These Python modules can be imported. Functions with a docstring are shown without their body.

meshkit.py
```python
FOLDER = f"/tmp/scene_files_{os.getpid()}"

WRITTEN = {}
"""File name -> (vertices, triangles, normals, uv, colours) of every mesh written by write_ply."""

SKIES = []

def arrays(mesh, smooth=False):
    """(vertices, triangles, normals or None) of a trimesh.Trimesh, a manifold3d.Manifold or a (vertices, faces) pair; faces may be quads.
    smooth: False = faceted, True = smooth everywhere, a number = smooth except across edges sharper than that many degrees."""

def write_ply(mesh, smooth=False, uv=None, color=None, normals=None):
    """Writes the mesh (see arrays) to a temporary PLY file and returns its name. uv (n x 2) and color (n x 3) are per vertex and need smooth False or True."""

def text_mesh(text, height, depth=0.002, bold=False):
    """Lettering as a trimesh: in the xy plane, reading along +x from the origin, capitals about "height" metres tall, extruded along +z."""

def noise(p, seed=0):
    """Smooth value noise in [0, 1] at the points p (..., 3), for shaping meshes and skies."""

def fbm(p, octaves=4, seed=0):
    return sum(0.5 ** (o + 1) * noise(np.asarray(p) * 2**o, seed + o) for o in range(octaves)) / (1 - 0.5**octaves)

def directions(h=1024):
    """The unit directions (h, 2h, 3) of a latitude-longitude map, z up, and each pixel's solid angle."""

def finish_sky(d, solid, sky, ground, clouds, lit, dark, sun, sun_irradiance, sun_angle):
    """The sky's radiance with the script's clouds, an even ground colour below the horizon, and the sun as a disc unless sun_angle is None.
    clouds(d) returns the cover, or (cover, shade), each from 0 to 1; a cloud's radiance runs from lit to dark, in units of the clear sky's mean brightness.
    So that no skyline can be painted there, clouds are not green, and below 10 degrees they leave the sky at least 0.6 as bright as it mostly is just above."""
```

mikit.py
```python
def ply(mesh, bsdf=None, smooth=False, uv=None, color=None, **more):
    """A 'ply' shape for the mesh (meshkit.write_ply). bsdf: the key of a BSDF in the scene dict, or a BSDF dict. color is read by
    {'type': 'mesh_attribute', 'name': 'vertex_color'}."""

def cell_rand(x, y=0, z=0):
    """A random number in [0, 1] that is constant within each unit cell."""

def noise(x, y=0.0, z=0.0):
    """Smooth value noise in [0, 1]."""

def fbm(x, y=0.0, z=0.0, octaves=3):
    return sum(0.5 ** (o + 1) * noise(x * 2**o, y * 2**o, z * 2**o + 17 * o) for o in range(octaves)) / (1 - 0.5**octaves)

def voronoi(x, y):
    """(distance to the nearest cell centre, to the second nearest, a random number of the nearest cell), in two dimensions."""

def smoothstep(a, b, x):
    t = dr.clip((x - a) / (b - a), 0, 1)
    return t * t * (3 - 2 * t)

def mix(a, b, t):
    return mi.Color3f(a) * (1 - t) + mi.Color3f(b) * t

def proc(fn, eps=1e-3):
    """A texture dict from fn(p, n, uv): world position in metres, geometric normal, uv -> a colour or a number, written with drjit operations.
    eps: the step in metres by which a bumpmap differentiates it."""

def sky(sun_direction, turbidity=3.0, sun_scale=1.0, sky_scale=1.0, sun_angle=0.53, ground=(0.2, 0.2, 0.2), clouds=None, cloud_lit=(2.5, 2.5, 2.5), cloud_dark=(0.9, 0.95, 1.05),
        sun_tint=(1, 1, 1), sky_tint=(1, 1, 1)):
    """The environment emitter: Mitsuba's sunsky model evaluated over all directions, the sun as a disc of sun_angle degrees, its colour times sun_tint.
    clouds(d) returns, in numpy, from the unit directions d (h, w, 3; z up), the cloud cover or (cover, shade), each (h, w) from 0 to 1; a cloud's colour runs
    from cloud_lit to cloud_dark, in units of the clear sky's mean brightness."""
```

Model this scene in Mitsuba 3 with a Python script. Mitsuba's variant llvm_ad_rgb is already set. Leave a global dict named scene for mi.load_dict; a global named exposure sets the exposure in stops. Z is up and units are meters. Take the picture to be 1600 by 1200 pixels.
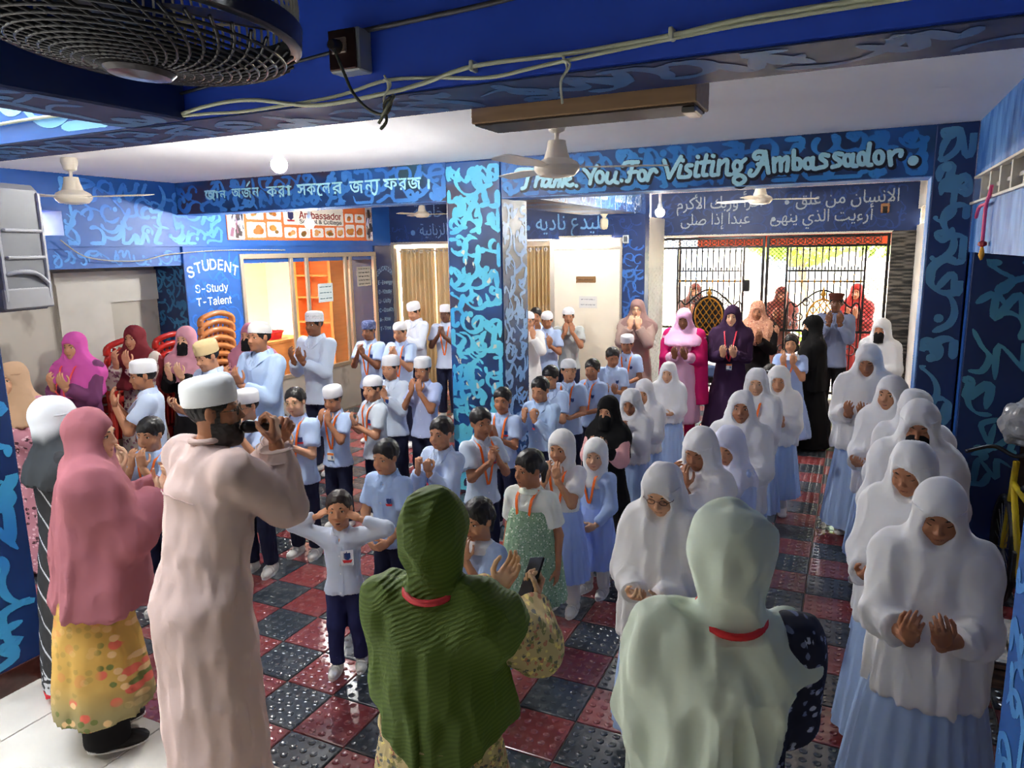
import math, random, json
import numpy as np, trimesh, shapely
from shapely.geometry import Polygon, LineString, Point
import drjit as dr
import mitsuba as mi
import mikit, meshkit
from mikit import proc, noise, fbm, voronoi, smoothstep, mix, cell_rand

T = mi.ScalarTransform4f
scene, labels = {}, {}
exposure = 2.55

# ---------------------------------------------------------------- camera, sky, light
CAM = np.array([1.071, -2.900, 2.206])
PITCH, ROLL, YAW = 0.1839, -0.0176, -0.443
_fx = np.array([math.cos(YAW), -math.sin(YAW), 0]); _fy = np.array([math.sin(YAW), math.cos(YAW), 0]); _fz = np.array([0, 0, 1.0])
FWD = math.cos(PITCH) * _fy - math.sin(PITCH) * _fz
_up = math.sin(PITCH) * _fy + math.cos(PITCH) * _fz
UP = -math.sin(ROLL) * _fx + math.cos(ROLL) * _up
scene['camera'] = {'type': 'perspective', 'fov': 2 * math.degrees(math.atan(800 / 1128.8)), 'fov_axis': 'x',
                   'near_clip': 0.05, 'far_clip': 200.0,
                   'to_world': T().look_at(origin=CAM.tolist(), target=(CAM + FWD).tolist(), up=UP.tolist())}


def clouds(d):
    c = meshkit.fbm(d * np.array([2.0, 2.0, 4.0]) + 5, 4)
    return np.clip(0.75 + (c - 0.5) * 2.0, 0, 1), np.clip((c - 0.45) * 1.5, 0, 1)


SUN = (-0.60, -0.45, 0.60)
scene['sky'] = mikit.sky(SUN, turbidity=4.0, sun_scale=20.0, sky_scale=24.0, ground=(0.35, 0.33, 0.3), clouds=clouds,
                         cloud_lit=(1.43, 1.5, 1.5), cloud_dark=(0.86, 0.95, 1.0))
SKYK = 1.0
BULB = 250.0        # radiance of the room's bulbs
TUBE = 26.0


# ---------------------------------------------------------------- helpers
def lin(c):
    c = np.asarray(c, float) / 255.0
    return np.where(c < 0.04045, c / 12.92, ((c + 0.055) / 1.055) ** 2.4)


def numbered(key):
    if key not in scene and key not in labels and not any(k.startswith(key + '__') for k in scene):
        return key
    base, i = key, 1
    while True:
        k = '%s_%03d' % (base, i)
        if k not in scene and k not in labels:
            return k
        i += 1


_count = {}


def nkey(base):
    n = _count.get(base, 0)
    _count[base] = n + 1
    return base if n == 0 else '%s_%03d' % (base, n)


def tag(key, label=None, cat=None, group=None, kind=None):
    d = labels.setdefault(key, {})
    for k, v in (('label', label), ('category', cat), ('group', group), ('kind', kind)):
        if v:
            d[k] = v


def thing(base, label, cat, group=None):
    k = nkey(base)
    tag(k, label, cat, group)
    return k


def put(base, mesh, bsdf, parent=None, col=None, smooth=False, label=None, kind=None, vc=None, to=None, **more):
    """One entry of the scene. col: one sRGB colour for the whole mesh (for the vertex coloured materials); vc: linear colours per vertex."""
    key = nkey((parent + '__' if parent else '') + base)
    if isinstance(mesh, dict):
        d = dict(mesh)
    else:
        if hasattr(mesh, 'to_mesh'):
            m = mesh.to_mesh(); mesh = (m.vert_properties[:, :3], m.tri_verts)
        if isinstance(mesh, trimesh.Trimesh):
            mesh = (np.asarray(mesh.vertices), np.asarray(mesh.faces))
        color = None
        if col is not None or vc is not None:
            if smooth not in (True, False):
                mm = trimesh.graph.smooth_shade(trimesh.Trimesh(mesh[0], mesh[1], process=False), angle=math.radians(smooth), facet_minarea=None)
                mesh, smooth = (np.asarray(mm.vertices), np.asarray(mm.faces)), True
            color = vc if vc is not None else np.tile(lin(col), (len(mesh[0]), 1))
        d = mikit.ply(mesh, bsdf, smooth=smooth, color=color, **more)
    if to is not None:
        d['to_world'] = to
    scene[key] = d
    if label or kind:
        tag(key, label, kind=kind)
    return key


def cat(ms):
    vs, fs, n = [], [], 0
    for m in ms:
        v, f = (np.asarray(m.vertices), np.asarray(m.faces)) if isinstance(m, trimesh.Trimesh) else (np.asarray(m[0], float), np.asarray(m[1]))
        vs.append(v); fs.append(f + n); n += len(v)
    return np.vstack(vs), np.vstack(fs)


_BOXF = np.array([[0, 1, 3], [0, 3, 2], [4, 6, 7], [4, 7, 5], [0, 4, 5], [0, 5, 1], [2, 3, 7], [2, 7, 6], [0, 2, 6], [0, 6, 4], [1, 5, 7], [1, 7, 3]])


def box(x0, x1, y0, y1, z0, z1, b=0.0):
    x0, x1 = min(x0, x1), max(x0, x1); y0, y1 = min(y0, y1), max(y0, y1); z0, z1 = min(z0, z1), max(z0, z1)
    if b <= 0:
        return np.array([[x, y, z] for x in (x0, x1) for y in (y0, y1) for z in (z0, z1)], float), _BOXF.copy()
    p = []
    for x, sx in ((x0, 1), (x1, -1)):
        for y, sy in ((y0, 1), (y1, -1)):
            for z, sz in ((z0, 1), (z1, -1)):
                p += [[x, y + sy * b, z + sz * b], [x + sx * b, y, z + sz * b], [x + sx * b, y + sy * b, z]]
    m = trimesh.Trimesh(p, process=False).convex_hull
    return np.asarray(m.vertices), np.asarray(m.faces)


def xf(m, M):
    v, f = m
    M = np.asarray(M, float)
    v = v @ M[:3, :3].T + M[:3, 3]
    return (v, f[:, ::-1]) if np.linalg.det(M[:3, :3]) < 0 else (v, f)


def mat(loc=(0, 0, 0), R=None, s=1.0):
    M = np.eye(4)
    M[:3, :3] = (np.eye(3) if R is None else np.asarray(R, float)) * s
    M[:3, 3] = loc
    return M


def rx(a): c, s = math.cos(a), math.sin(a); return np.array([[1, 0, 0], [0, c, -s], [0, s, c]])
def ry(a): c, s = math.cos(a), math.sin(a); return np.array([[c, 0, s], [0, 1, 0], [-s, 0, c]])
def rz(a): c, s = math.cos(a), math.sin(a); return np.array([[c, -s, 0], [s, c, 0], [0, 0, 1]])


def tube(pts, r, n=8, closed=False):
    p = np.asarray(pts, float)
    r = np.broadcast_to(np.asarray(r, float), (len(p),))
    t = (np.roll(p, -1, 0) - np.roll(p, 1, 0)) if closed else np.gradient(p, axis=0)
    t /= np.linalg.norm(t, axis=1, keepdims=True) + 1e-12
    a = np.cross(t[0], [0, 0, 1.0] if abs(t[0][2]) < 0.9 else [1.0, 0, 0]); a /= np.linalg.norm(a)
    A = []
    for k in range(len(p)):
        a = a - t[k] * np.dot(a, t[k]); a /= np.linalg.norm(a) + 1e-12; A.append(a)
    A = np.array(A); B = np.cross(t, A)
    an = np.arange(n) * 2 * np.pi / n
    v = (p[:, None] + r[:, None, None] * (np.cos(an)[None, :, None] * A[:, None] + np.sin(an)[None, :, None] * B[:, None])).reshape(-1, 3)
    m = len(p)
    i, j = np.meshgrid(np.arange(m if closed else m - 1), np.arange(n), indexing='ij')
    i2, j2 = (i + 1) % m, (j + 1) % n
    q = np.stack([i * n + j, i * n + j2, i2 * n + j2, i2 * n + j], -1).reshape(-1, 4)
    f = np.vstack([q[:, [0, 1, 2]], q[:, [0, 2, 3]]])
    if not closed:
        v = np.vstack([v, p[:1], p[-1:]])
        k = np.arange(n)
        f = np.vstack([f, np.stack([k, np.full(n, m * n), (k + 1) % n], 1)[:, [0, 1, 2]],
                       np.stack([(m - 1) * n + k, (m - 1) * n + (k + 1) % n, np.full(n, m * n + 1)], 1)])
    return v, f


def lathe(prof, n=24, cap=False):
    """Revolve (r, z) profile about z; closes at the axis where r is 0."""
    p = np.asarray(prof, float)
    an = np.arange(n) * 2 * np.pi / n
    v = np.stack([p[:, None, 0] * np.cos(an), p[:, None, 0] * np.sin(an), np.broadcast_to(p[:, None, 1], (len(p), n))], -1).reshape(-1, 3)
    i, j = np.meshgrid(np.arange(len(p) - 1), np.arange(n), indexing='ij'); j2 = (j + 1) % n
    q = np.stack([i * n + j, i * n + j2, (i + 1) * n + j2, (i + 1) * n + j], -1).reshape(-1, 4)
    return v, np.vstack([q[:, [0, 1, 2]], q[:, [0, 2, 3]]])


def spline(pts, n=6, closed=False):
    p = np.asarray(pts, float)
    if len(p) < 3 and not closed:
        t = np.linspace(0, 1, n + 1)[:, None]
        return p[0] * (1 - t) + p[-1] * t
    out, m = [], len(p)
    for i in range(m if closed else m - 1):
        p0, p1, p2, p3 = (p[(i - 1) % m], p[i], p[(i + 1) % m], p[(i + 2) % m]) if closed else (p[max(i - 1, 0)], p[i], p[i + 1], p[min(i + 2, m - 1)])
        for t in np.arange(n) / n:
            out.append(0.5 * ((2 * p1) + (-p0 + p2) * t + (2 * p0 - 5 * p1 + 4 * p2 - p3) * t * t + (-p0 + 3 * p1 - 3 * p2 + p3) * t ** 3))
    if not closed:
        out.append(p[-1])
    return np.array(out)


def extrude(poly, d):
    return cat([trimesh.creation.extrude_polygon(g, d, engine='earcut') for g in getattr(poly, 'geoms', [poly]) if g.area > 1e-9])


def plane_map(m, o, U, V, N):
    """(u, v, n) coordinates of a mesh -> world."""
    v, f = m
    U, V, N = (np.asarray(x, float) for x in (U, V, N))
    w = np.asarray(o, float) + v[:, :1] * U + v[:, 1:2] * V + v[:, 2:3] * N
    return (w, f[:, ::-1]) if np.dot(np.cross(U, V), N) < 0 else (w, f)


# ---------------------------------------------------------------- materials
def bs(key, d, two=True):
    scene[key] = {'type': 'twosided', 'b': d} if two else d


VC = {'type': 'mesh_attribute', 'name': 'vertex_color'}
def rgb(c): return {'type': 'rgb', 'value': [float(x) for x in lin(c)]}
def pr(color, rough=0.6, **k): return {'type': 'principled', 'base_color': color, 'roughness': rough, **k}


bs('cloth', pr(VC, 0.9, specular=0.2))
bs('satin', pr(VC, 0.55, specular=0.35))
bs('skin', pr(VC, 0.5, specular=0.35))
bs('paint', pr(VC, 0.5, specular=0.4))
bs('gloss', pr(VC, 0.18, specular=0.5))
bs('metal', pr(VC, 0.35, metallic=0.9))
bs('hairmat', pr(VC, 0.42, specular=0.4))


def wall_fn(p, n, uv):
    a = fbm(p.x * 1.7 + 3, p.y * 1.7, p.z * 1.7 + 1, 3)
    b = fbm(p.x * 2.3 + 11, p.y * 2.3 + 5, p.z * 2.3, 3)
    c = mix(mi.Color3f(0.006, 0.022, 0.085), mi.Color3f(0.012, 0.07, 0.26), smoothstep(0.35, 0.62, a))
    c = mix(c, mi.Color3f(0.045, 0.022, 0.03), 0.75 * smoothstep(0.56, 0.66, b))
    return mix(c, mi.Color3f(0.008, 0.05, 0.05), 0.7 * smoothstep(0.62, 0.72, fbm(p.x * 2 - 7, p.y * 2 + 3, p.z * 2 + 9, 2)))


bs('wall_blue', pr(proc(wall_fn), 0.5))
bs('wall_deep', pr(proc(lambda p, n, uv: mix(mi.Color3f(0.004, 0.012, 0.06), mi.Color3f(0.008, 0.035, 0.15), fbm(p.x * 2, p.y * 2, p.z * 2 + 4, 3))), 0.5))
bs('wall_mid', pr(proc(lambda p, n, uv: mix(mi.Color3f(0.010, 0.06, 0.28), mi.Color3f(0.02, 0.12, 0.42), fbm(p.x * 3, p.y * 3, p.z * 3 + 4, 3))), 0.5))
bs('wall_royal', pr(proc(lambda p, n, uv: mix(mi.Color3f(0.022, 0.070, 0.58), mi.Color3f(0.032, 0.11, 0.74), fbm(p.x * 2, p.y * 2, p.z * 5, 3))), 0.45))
bs('wall_sky', pr(proc(lambda p, n, uv: mix(mi.Color3f(0.03, 0.13, 0.42), mi.Color3f(0.12, 0.3, 0.62), smoothstep(0.3, 0.7, fbm(p.x * 9, p.y * 9, p.z * 3, 4)))), 0.55))
bs('ceiling_white', pr(proc(lambda p, n, uv: mix(mi.Color3f(0.66, 0.66, 0.68), mi.Color3f(0.8, 0.8, 0.81), fbm(p.x * 0.9, p.y * 0.9, 3, 4))), 0.7))


def plaster_fn(p, n, uv):
    a = fbm(p.x * 1.3, p.y * 1.3, p.z * 1.3, 4)
    c = mix(mi.Color3f(0.30, 0.27, 0.23), mi.Color3f(0.46, 0.43, 0.37), a)
    s = smoothstep(0.60, 0.72, fbm(p.x * 4, p.y * 4, p.z * 2.2 + 7, 4))
    return mix(c, mi.Color3f(0.17, 0.145, 0.12), 0.6 * s)


bs('plaster', pr(proc(plaster_fn), 0.85))
bs('plaster_pale', pr(proc(lambda p, n, uv: mix(mi.Color3f(0.42, 0.40, 0.36), mi.Color3f(0.58, 0.55, 0.50), fbm(p.x * 3, p.y * 3, p.z * 3, 4))), 0.8))


def tile_fn(c0, c1, scuff):
    def fn(p, n, uv):
        a = fbm(p.x * 7, p.y * 7, 2, 4)
        c = mix(c0, c1, a)
        return mix(c, scuff, 0.35 * smoothstep(0.55, 0.75, fbm(p.x * 21, p.y * 21, 5, 3)))
    return fn


bs('tile_red', pr(proc(tile_fn(mi.Color3f(0.13, 0.022, 0.025), mi.Color3f(0.22, 0.04, 0.042), mi.Color3f(0.26, 0.11, 0.1))), 0.17, specular=0.8, clearcoat=1.0, clearcoat_gloss=0.9))
bs('tile_black', pr(proc(tile_fn(mi.Color3f(0.014, 0.02, 0.027), mi.Color3f(0.035, 0.045, 0.055), mi.Color3f(0.11, 0.12, 0.12))), 0.17, specular=0.8, clearcoat=1.0, clearcoat_gloss=0.9))
bs('tile_white', pr(proc(lambda p, n, uv: mix(mi.Color3f(0.44, 0.40, 0.35), mi.Color3f(0.54, 0.50, 0.44), fbm(p.x * 3, p.y * 3, 1, 4))), 0.2))
bs('grout', pr(proc(lambda p, n, uv: mix(mi.Color3f(0.18, 0.14, 0.11), mi.Color3f(0.36, 0.3, 0.25), fbm(p.x * 6, p.y * 6, 0, 3))), 0.8))
bs('skirt_brown', pr(proc(lambda p, n, uv: mix(mi.Color3f(0.028, 0.010, 0.008), mi.Color3f(0.07, 0.024, 0.018), fbm(p.x * 30, p.y * 30, p.z * 30, 3))), 0.2))
bs('aluminium', pr(rgb((190, 180, 165)), 0.35, metallic=0.7))
bs('iron', pr(rgb((22, 20, 20)), 0.35, metallic=0.3))
bs('gold', pr(rgb((186, 132, 52)), 0.35, metallic=0.8))
bs('orange_wood', pr(proc(lambda p, n, uv: mix(mi.Color3f(0.66, 0.23, 0.06), mi.Color3f(0.80, 0.34, 0.10), fbm(p.x * 3, p.y * 3, p.z * 22, 3))), 0.4))
bs('dark_wood', pr(proc(lambda p, n, uv: mix(mi.Color3f(0.03, 0.018, 0.012), mi.Color3f(0.16, 0.09, 0.045), smoothstep(0.35, 0.7, fbm(p.x * 5, p.y * 40, p.z * 40, 3)))), 0.5))
bs('board_wood', pr(proc(lambda p, n, uv: mix(mi.Color3f(0.20, 0.115, 0.055), mi.Color3f(0.36, 0.22, 0.11), fbm(p.x * 5, p.y * 40, p.z * 40, 3))), 0.5))
bs('curtain_cloth', pr(proc(lambda p, n, uv: mix(mi.Color3f(0.50, 0.36, 0.17), mi.Color3f(0.66, 0.50, 0.26), fbm(p.x * 5, p.y * 2, p.z * 1, 3))), 0.7, sheen=0.3))
bs('cream_paint', pr(rgb((236, 226, 205)), 0.45))
bs('off_white', pr(rgb((215, 208, 190)), 0.5))
scene['pane_glass'] = {'type': 'thindielectric'}
bs('slate', pr(proc(lambda p, n, uv: mix(mi.Color3f(0.02, 0.02, 0.018), mi.Color3f(0.17, 0.155, 0.13), smoothstep(0.3, 0.8, noise(p.x * 9, p.y * 9, p.z * 45)))), 0.5))
bs('bark', pr(proc(lambda p, n, uv: mix(mi.Color3f(0.06, 0.04, 0.03), mi.Color3f(0.16, 0.12, 0.09), fbm(p.x * 20, p.y * 20, p.z * 4, 3))), 0.9))
bs('outdoor_ground', pr(rgb((170, 160, 145)), 0.9))

# ---------------------------------------------------------------- the setting
def struct(name, mesh, bsdf, **k):
    key = put(name, mesh, bsdf, **k)
    labels.setdefault(key, {})['kind'] = 'structure'
    return key


CEIL, SOF = 2.95, 2.63
S = 0.30
# floor slab with the grout colour, and the tiles on it
fl = struct('floor', cat([box(-7.6, 4.2, -6.5, 7.45, -0.12, -0.012)]), 'grout')


def stud_tile(s, n=5, g=0.004, h=0.0035):
    """An embossed floor tile: bevelled slab with n x n round studs, each with a dimple."""
    a = s / 2 - g
    b = a - 0.004
    v = [[sx * r, sy * r, z] for r, z in ((a, -0.012), (a, -0.003), (b, 0.0)) for sx, sy in ((-1, -1), (1, -1), (1, 1), (-1, 1))]
    f = []
    for k in (0, 4):
        for i in range(4):
            j = (i + 1) % 4
            f += [[k + i, k + j, k + 4 + j], [k + i, k + 4 + j, k + 4 + i]]
    f += [[8, 9, 10], [8, 10, 11]]
    an = np.arange(8) * np.pi / 4
    for i in range(n):
        for j in range(n):
            cx, cy = ((i + 0.5) / n - 0.5) * 2 * a, ((j + 0.5) / n - 0.5) * 2 * a
            o = len(v)
            for r, z in ((0.019, 0.0002), (0.0145, h)):
                v += [[cx + r * math.cos(t), cy + r * math.sin(t), z] for t in an]
            v += [[cx, cy, 0.0004]]
            for k in range(8):
                q = (k + 1) % 8
                f += [[o + k, o + q, o + 8 + q], [o + k, o + 8 + q, o + 8 + k], [o + 8 + k, o + 8 + q, o + 16]]
    return np.array(v, float), np.array(f)


tm = stud_tile(S)
TR, TB = mikit.ply(tm, 'tile_red'), mikit.ply(tm, 'tile_black')
cells = []
for i in range(-20, 8):
    for j in range(-3, 25):
        x, y = (i + 0.5) * S, (j + 0.5) * S
        if y < -0.80 or y > 7.45 or x > 2.3:
            continue
        if x < -5.5:
            continue
        d = np.array([x, y, 0]) - CAM
        zz = d @ FWD
        px = 800 + 1128.8 * (d @ np.cross(FWD, UP)) / zz
        py = 600 - 1128.8 * (d @ UP) / zz
        vis = -150 < px < 1750 and py < 1330
        cells.append((0 if vis else 1, float(np.linalg.norm(d)), x, y, (i + j) % 2))
cells.sort()
rest = {0: [], 1: []}
for k, (_, _, x, y, par) in enumerate(cells):
    red = par == 0
    if k < 300:
        put('red_tile' if red else 'black_tile', TR if red else TB, None, parent=fl, to=T().translate([x, y, 0]))
    else:
        rest[0 if red else 1].append((tm[0] + [x, y, 0], tm[1]))
for q, (nm, bsn) in enumerate((('far_red_tiles', 'tile_red'), ('far_black_tiles', 'tile_black'))):
    if rest[q]:
        put(nm, cat(rest[q]), bsn, parent=fl, kind='stuff')
wt = mikit.ply(box(-0.297, 0.297, -0.297, 0.297, -0.012, 0.006, 0.002), 'tile_white')
for i in range(-9, 4):
    for j in range(4):
        x, y = 0.6 * i + 0.3 + 0.02, -0.82 - 0.3 - 0.6 * j
        if x < 1.8 and (x > -5.0):
            put('white_tile', wt, None, parent=fl, to=T().translate([x, y, 0]))

# ceilings
struct('ceiling', box(-5.6, 1.9, -0.87, 8.0, CEIL, CEIL + 0.1), 'ceiling_white')
struct('ceiling_entrance', box(-1.1, 3.2, -3.3, -1.14, 3.32, 3.42), 'wall_deep')

# the yard at the left of the entrance is open to the sky; unseen walls, added tall round it and behind the camera, hold back sun and daylight
struct('wall_yard_added', cat([box(-5.9, -5.5, -4.8, -1.2, 0, 8.6), box(-5.9, 3.4, -5.0, -4.8, 0, 8.6), box(3.2, 3.4, -4.8, -1.2, 0, 3.4), box(-6.0, -5.9, -1.2, 1.1, 2.2, 4.2)]), 'plaster')
struct('ceiling_yard_added', box(-5.9, -1.1, -4.9, -3.7, 3.32, 3.42), 'plaster')  # unseen roof added over part of the yard to let in less daylight
struct('ceiling_entrance_back', box(-1.1, 3.3, -4.9, -3.3, 3.32, 3.42), 'wall_deep')

# beams
def swirl(kind, r):
    if kind == 0:
        return [(-.5, -.18), (-.28, .16), (0, .02), (.25, -.16), (.5, .16)]
    if kind == 1:
        a = np.linspace(-2.4, 2.0, 7); return [(.32 * math.cos(t), .32 * math.sin(t)) for t in a]
    if kind == 2:
        a = np.linspace(0, 5.4, 9); return [((.1 + .05 * t) * math.cos(t), (.1 + .05 * t) * math.sin(t)) for t in a]
    if kind == 3:
        return [(-.45, .3), (-.42, -.1), (-.1, -.28), (.2, -.2), (.32, .05), (.2, .22), (.08, .08), (.3, -.05), (.5, -.02)]
    if kind == 4:
        return [(-.1, .5), (-.05, .1), (.02, -.2), (-.2, -.45), (-.45, -.35)]
    if kind == 5:
        return [(-.5, .05), (-.2, -.15), (.1, -.12), (.35, .1), (.42, .38)]
    return [(-.4, -.3), (-.15, .3), (.1, -.25), (.25, .2), (.5, -.05)]


def ribbon(p, w, z):
    p = np.asarray(p, float)
    t = np.gradient(p, axis=0); t /= np.linalg.norm(t, axis=1, keepdims=True) + 1e-9
    n = np.stack([-t[:, 1], t[:, 0]], 1)
    s = np.linspace(0, 1, len(p))
    ww = w * (0.35 + 0.65 * np.abs(t[:, 0] * 0.55 + t[:, 1] * 0.83)) * np.clip(np.minimum(s, 1 - s) * 9 + 0.25, 0, 1)
    v = np.vstack([p + n * ww[:, None] / 2, p - n * ww[:, None] / 2])
    m = len(p); i = np.arange(m - 1)
    f = np.vstack([np.stack([i, i + m, i + m + 1], 1), np.stack([i, i + m + 1, i + 1], 1)])
    return np.column_stack([v, np.full(len(v), z)]), f


def strokes(parent, o, U, V, N, w, h, seed, cell=0.2, wid=0.03, cols=((90, 175, 215), (40, 110, 190)), holes=(), dens=1.0, name='painted_stroke', reps=2):
    """Painted calligraphic brush strokes over a wall face of w x h metres: thin raised paint, one mesh."""
    rnd = random.Random(seed)
    ms, vc = [], []
    nu, nv = max(1, round(w / cell)), max(1, round(h / cell))
    k = 0
    c0, c1 = lin(cols[0]), lin(cols[1])
    for i in range(nu):
        for j in range(nv):
            for rep in range(reps):
                if rnd.random() > dens * (1 if rep == 0 else 0.75):
                    continue
                cx, cy = (i + 0.5 + rnd.uniform(-.3, .3)) * w / nu, (j + 0.5 + rnd.uniform(-.3, .3)) * h / nv
                kind = rnd.randrange(7)
                a = rnd.choice((0, .3, -.4, 1.2, 1.6, 2.8)) + rnd.uniform(-.3, .3)
                sc = cell * rnd.uniform(1.0, 1.7) * (1 if rep == 0 else .75)
                p = np.array(swirl(kind, rnd)) * sc
                if rnd.random() < 0.5:
                    p[:, 0] *= -1
                p = p @ np.array([[math.cos(a), math.sin(a)], [-math.sin(a), math.cos(a)]]) + [cx, cy]
                p = spline(p, 5)
                m_ = wid * 0.5
                p[:, 0] = np.clip(p[:, 0], m_, w - m_); p[:, 1] = np.clip(p[:, 1], m_, h - m_)
                if any(x0 < cx < x1 and y0 < cy < y1 for x0, x1, y0, y1 in holes):
                    continue
                k += 1
                m = ribbon(p, wid * rnd.uniform(.75, 1.2), 0.0010 + 0.00002 * (k % 40))
                ms.append(m)
                g = meshkit.noise(np.column_stack([m[0][:, 0] * 3 + seed, m[0][:, 1] * 3, np.zeros(len(m[0]))]))[:, None]
                vc.append(c0 * g + c1 * (1 - g))
                if rnd.random() < 0.25:
                    d = Point(cx + rnd.uniform(-.5, .5) * cell, cy + rnd.uniform(-.5, .5) * cell)
                    if wid < d.x < w - wid and wid < d.y < h - wid:
                        an = np.arange(10) * .2 * np.pi
                        v = np.vstack([[d.x, d.y, .0019], np.column_stack([d.x + wid * .55 * np.cos(an), d.y + wid * .55 * np.sin(an), np.full(10, .0019)])])
                        ii = np.arange(10)
                        ms.append((v, np.stack([np.zeros(10, int), ii + 1, (ii + 1) % 10 + 1], 1)))
                        vc.append(np.tile(c0 * .7 + c1 * .3, (11, 1)))
    if ms:
        put(name, plane_map(cat(ms), o, U, V, N), 'paint', parent=parent, vc=np.vstack(vc), kind='stuff')


EX, EY, EZ = np.eye(3)
CY = ((110, 195, 225), (40, 120, 200))
DK = ((45, 105, 165), (22, 62, 130))
MD = ((80, 150, 220), (40, 100, 185))

b = struct('beam_front', box(-6.2, 3.0, -1.14, -0.87, SOF, 3.34, 0.006), 'wall_royal')
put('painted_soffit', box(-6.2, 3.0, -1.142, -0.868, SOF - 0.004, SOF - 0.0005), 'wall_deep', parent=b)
strokes(b, (-4.5, -1.14, SOF - 0.0045), EX, EY, -EZ, 6.6, 0.27, 3, cell=0.2, wid=0.05, cols=((60, 110, 160), (30, 70, 125)))
put('painted_bay', box(-6.2, -1.18, -1.146, -1.14, SOF, 3.34), 'wall_mid', parent=b)
strokes(b, (-4.2, -1.146, SOF), EX, EZ, -EY, 3.0, 0.6, 8, cell=0.26, wid=0.06, cols=((150, 205, 240), (110, 180, 235)))
b = struct('beam_entrance', box(-1.18, -0.9, -3.4, -1.14, SOF, 3.34, 0.006), 'wall_deep')
strokes(b, (-1.18, -3.4, SOF), EX, EY, -EZ, 0.28, 2.26, 5, cell=0.2, wid=0.05, cols=((70, 115, 160), (30, 70, 125)))

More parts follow.
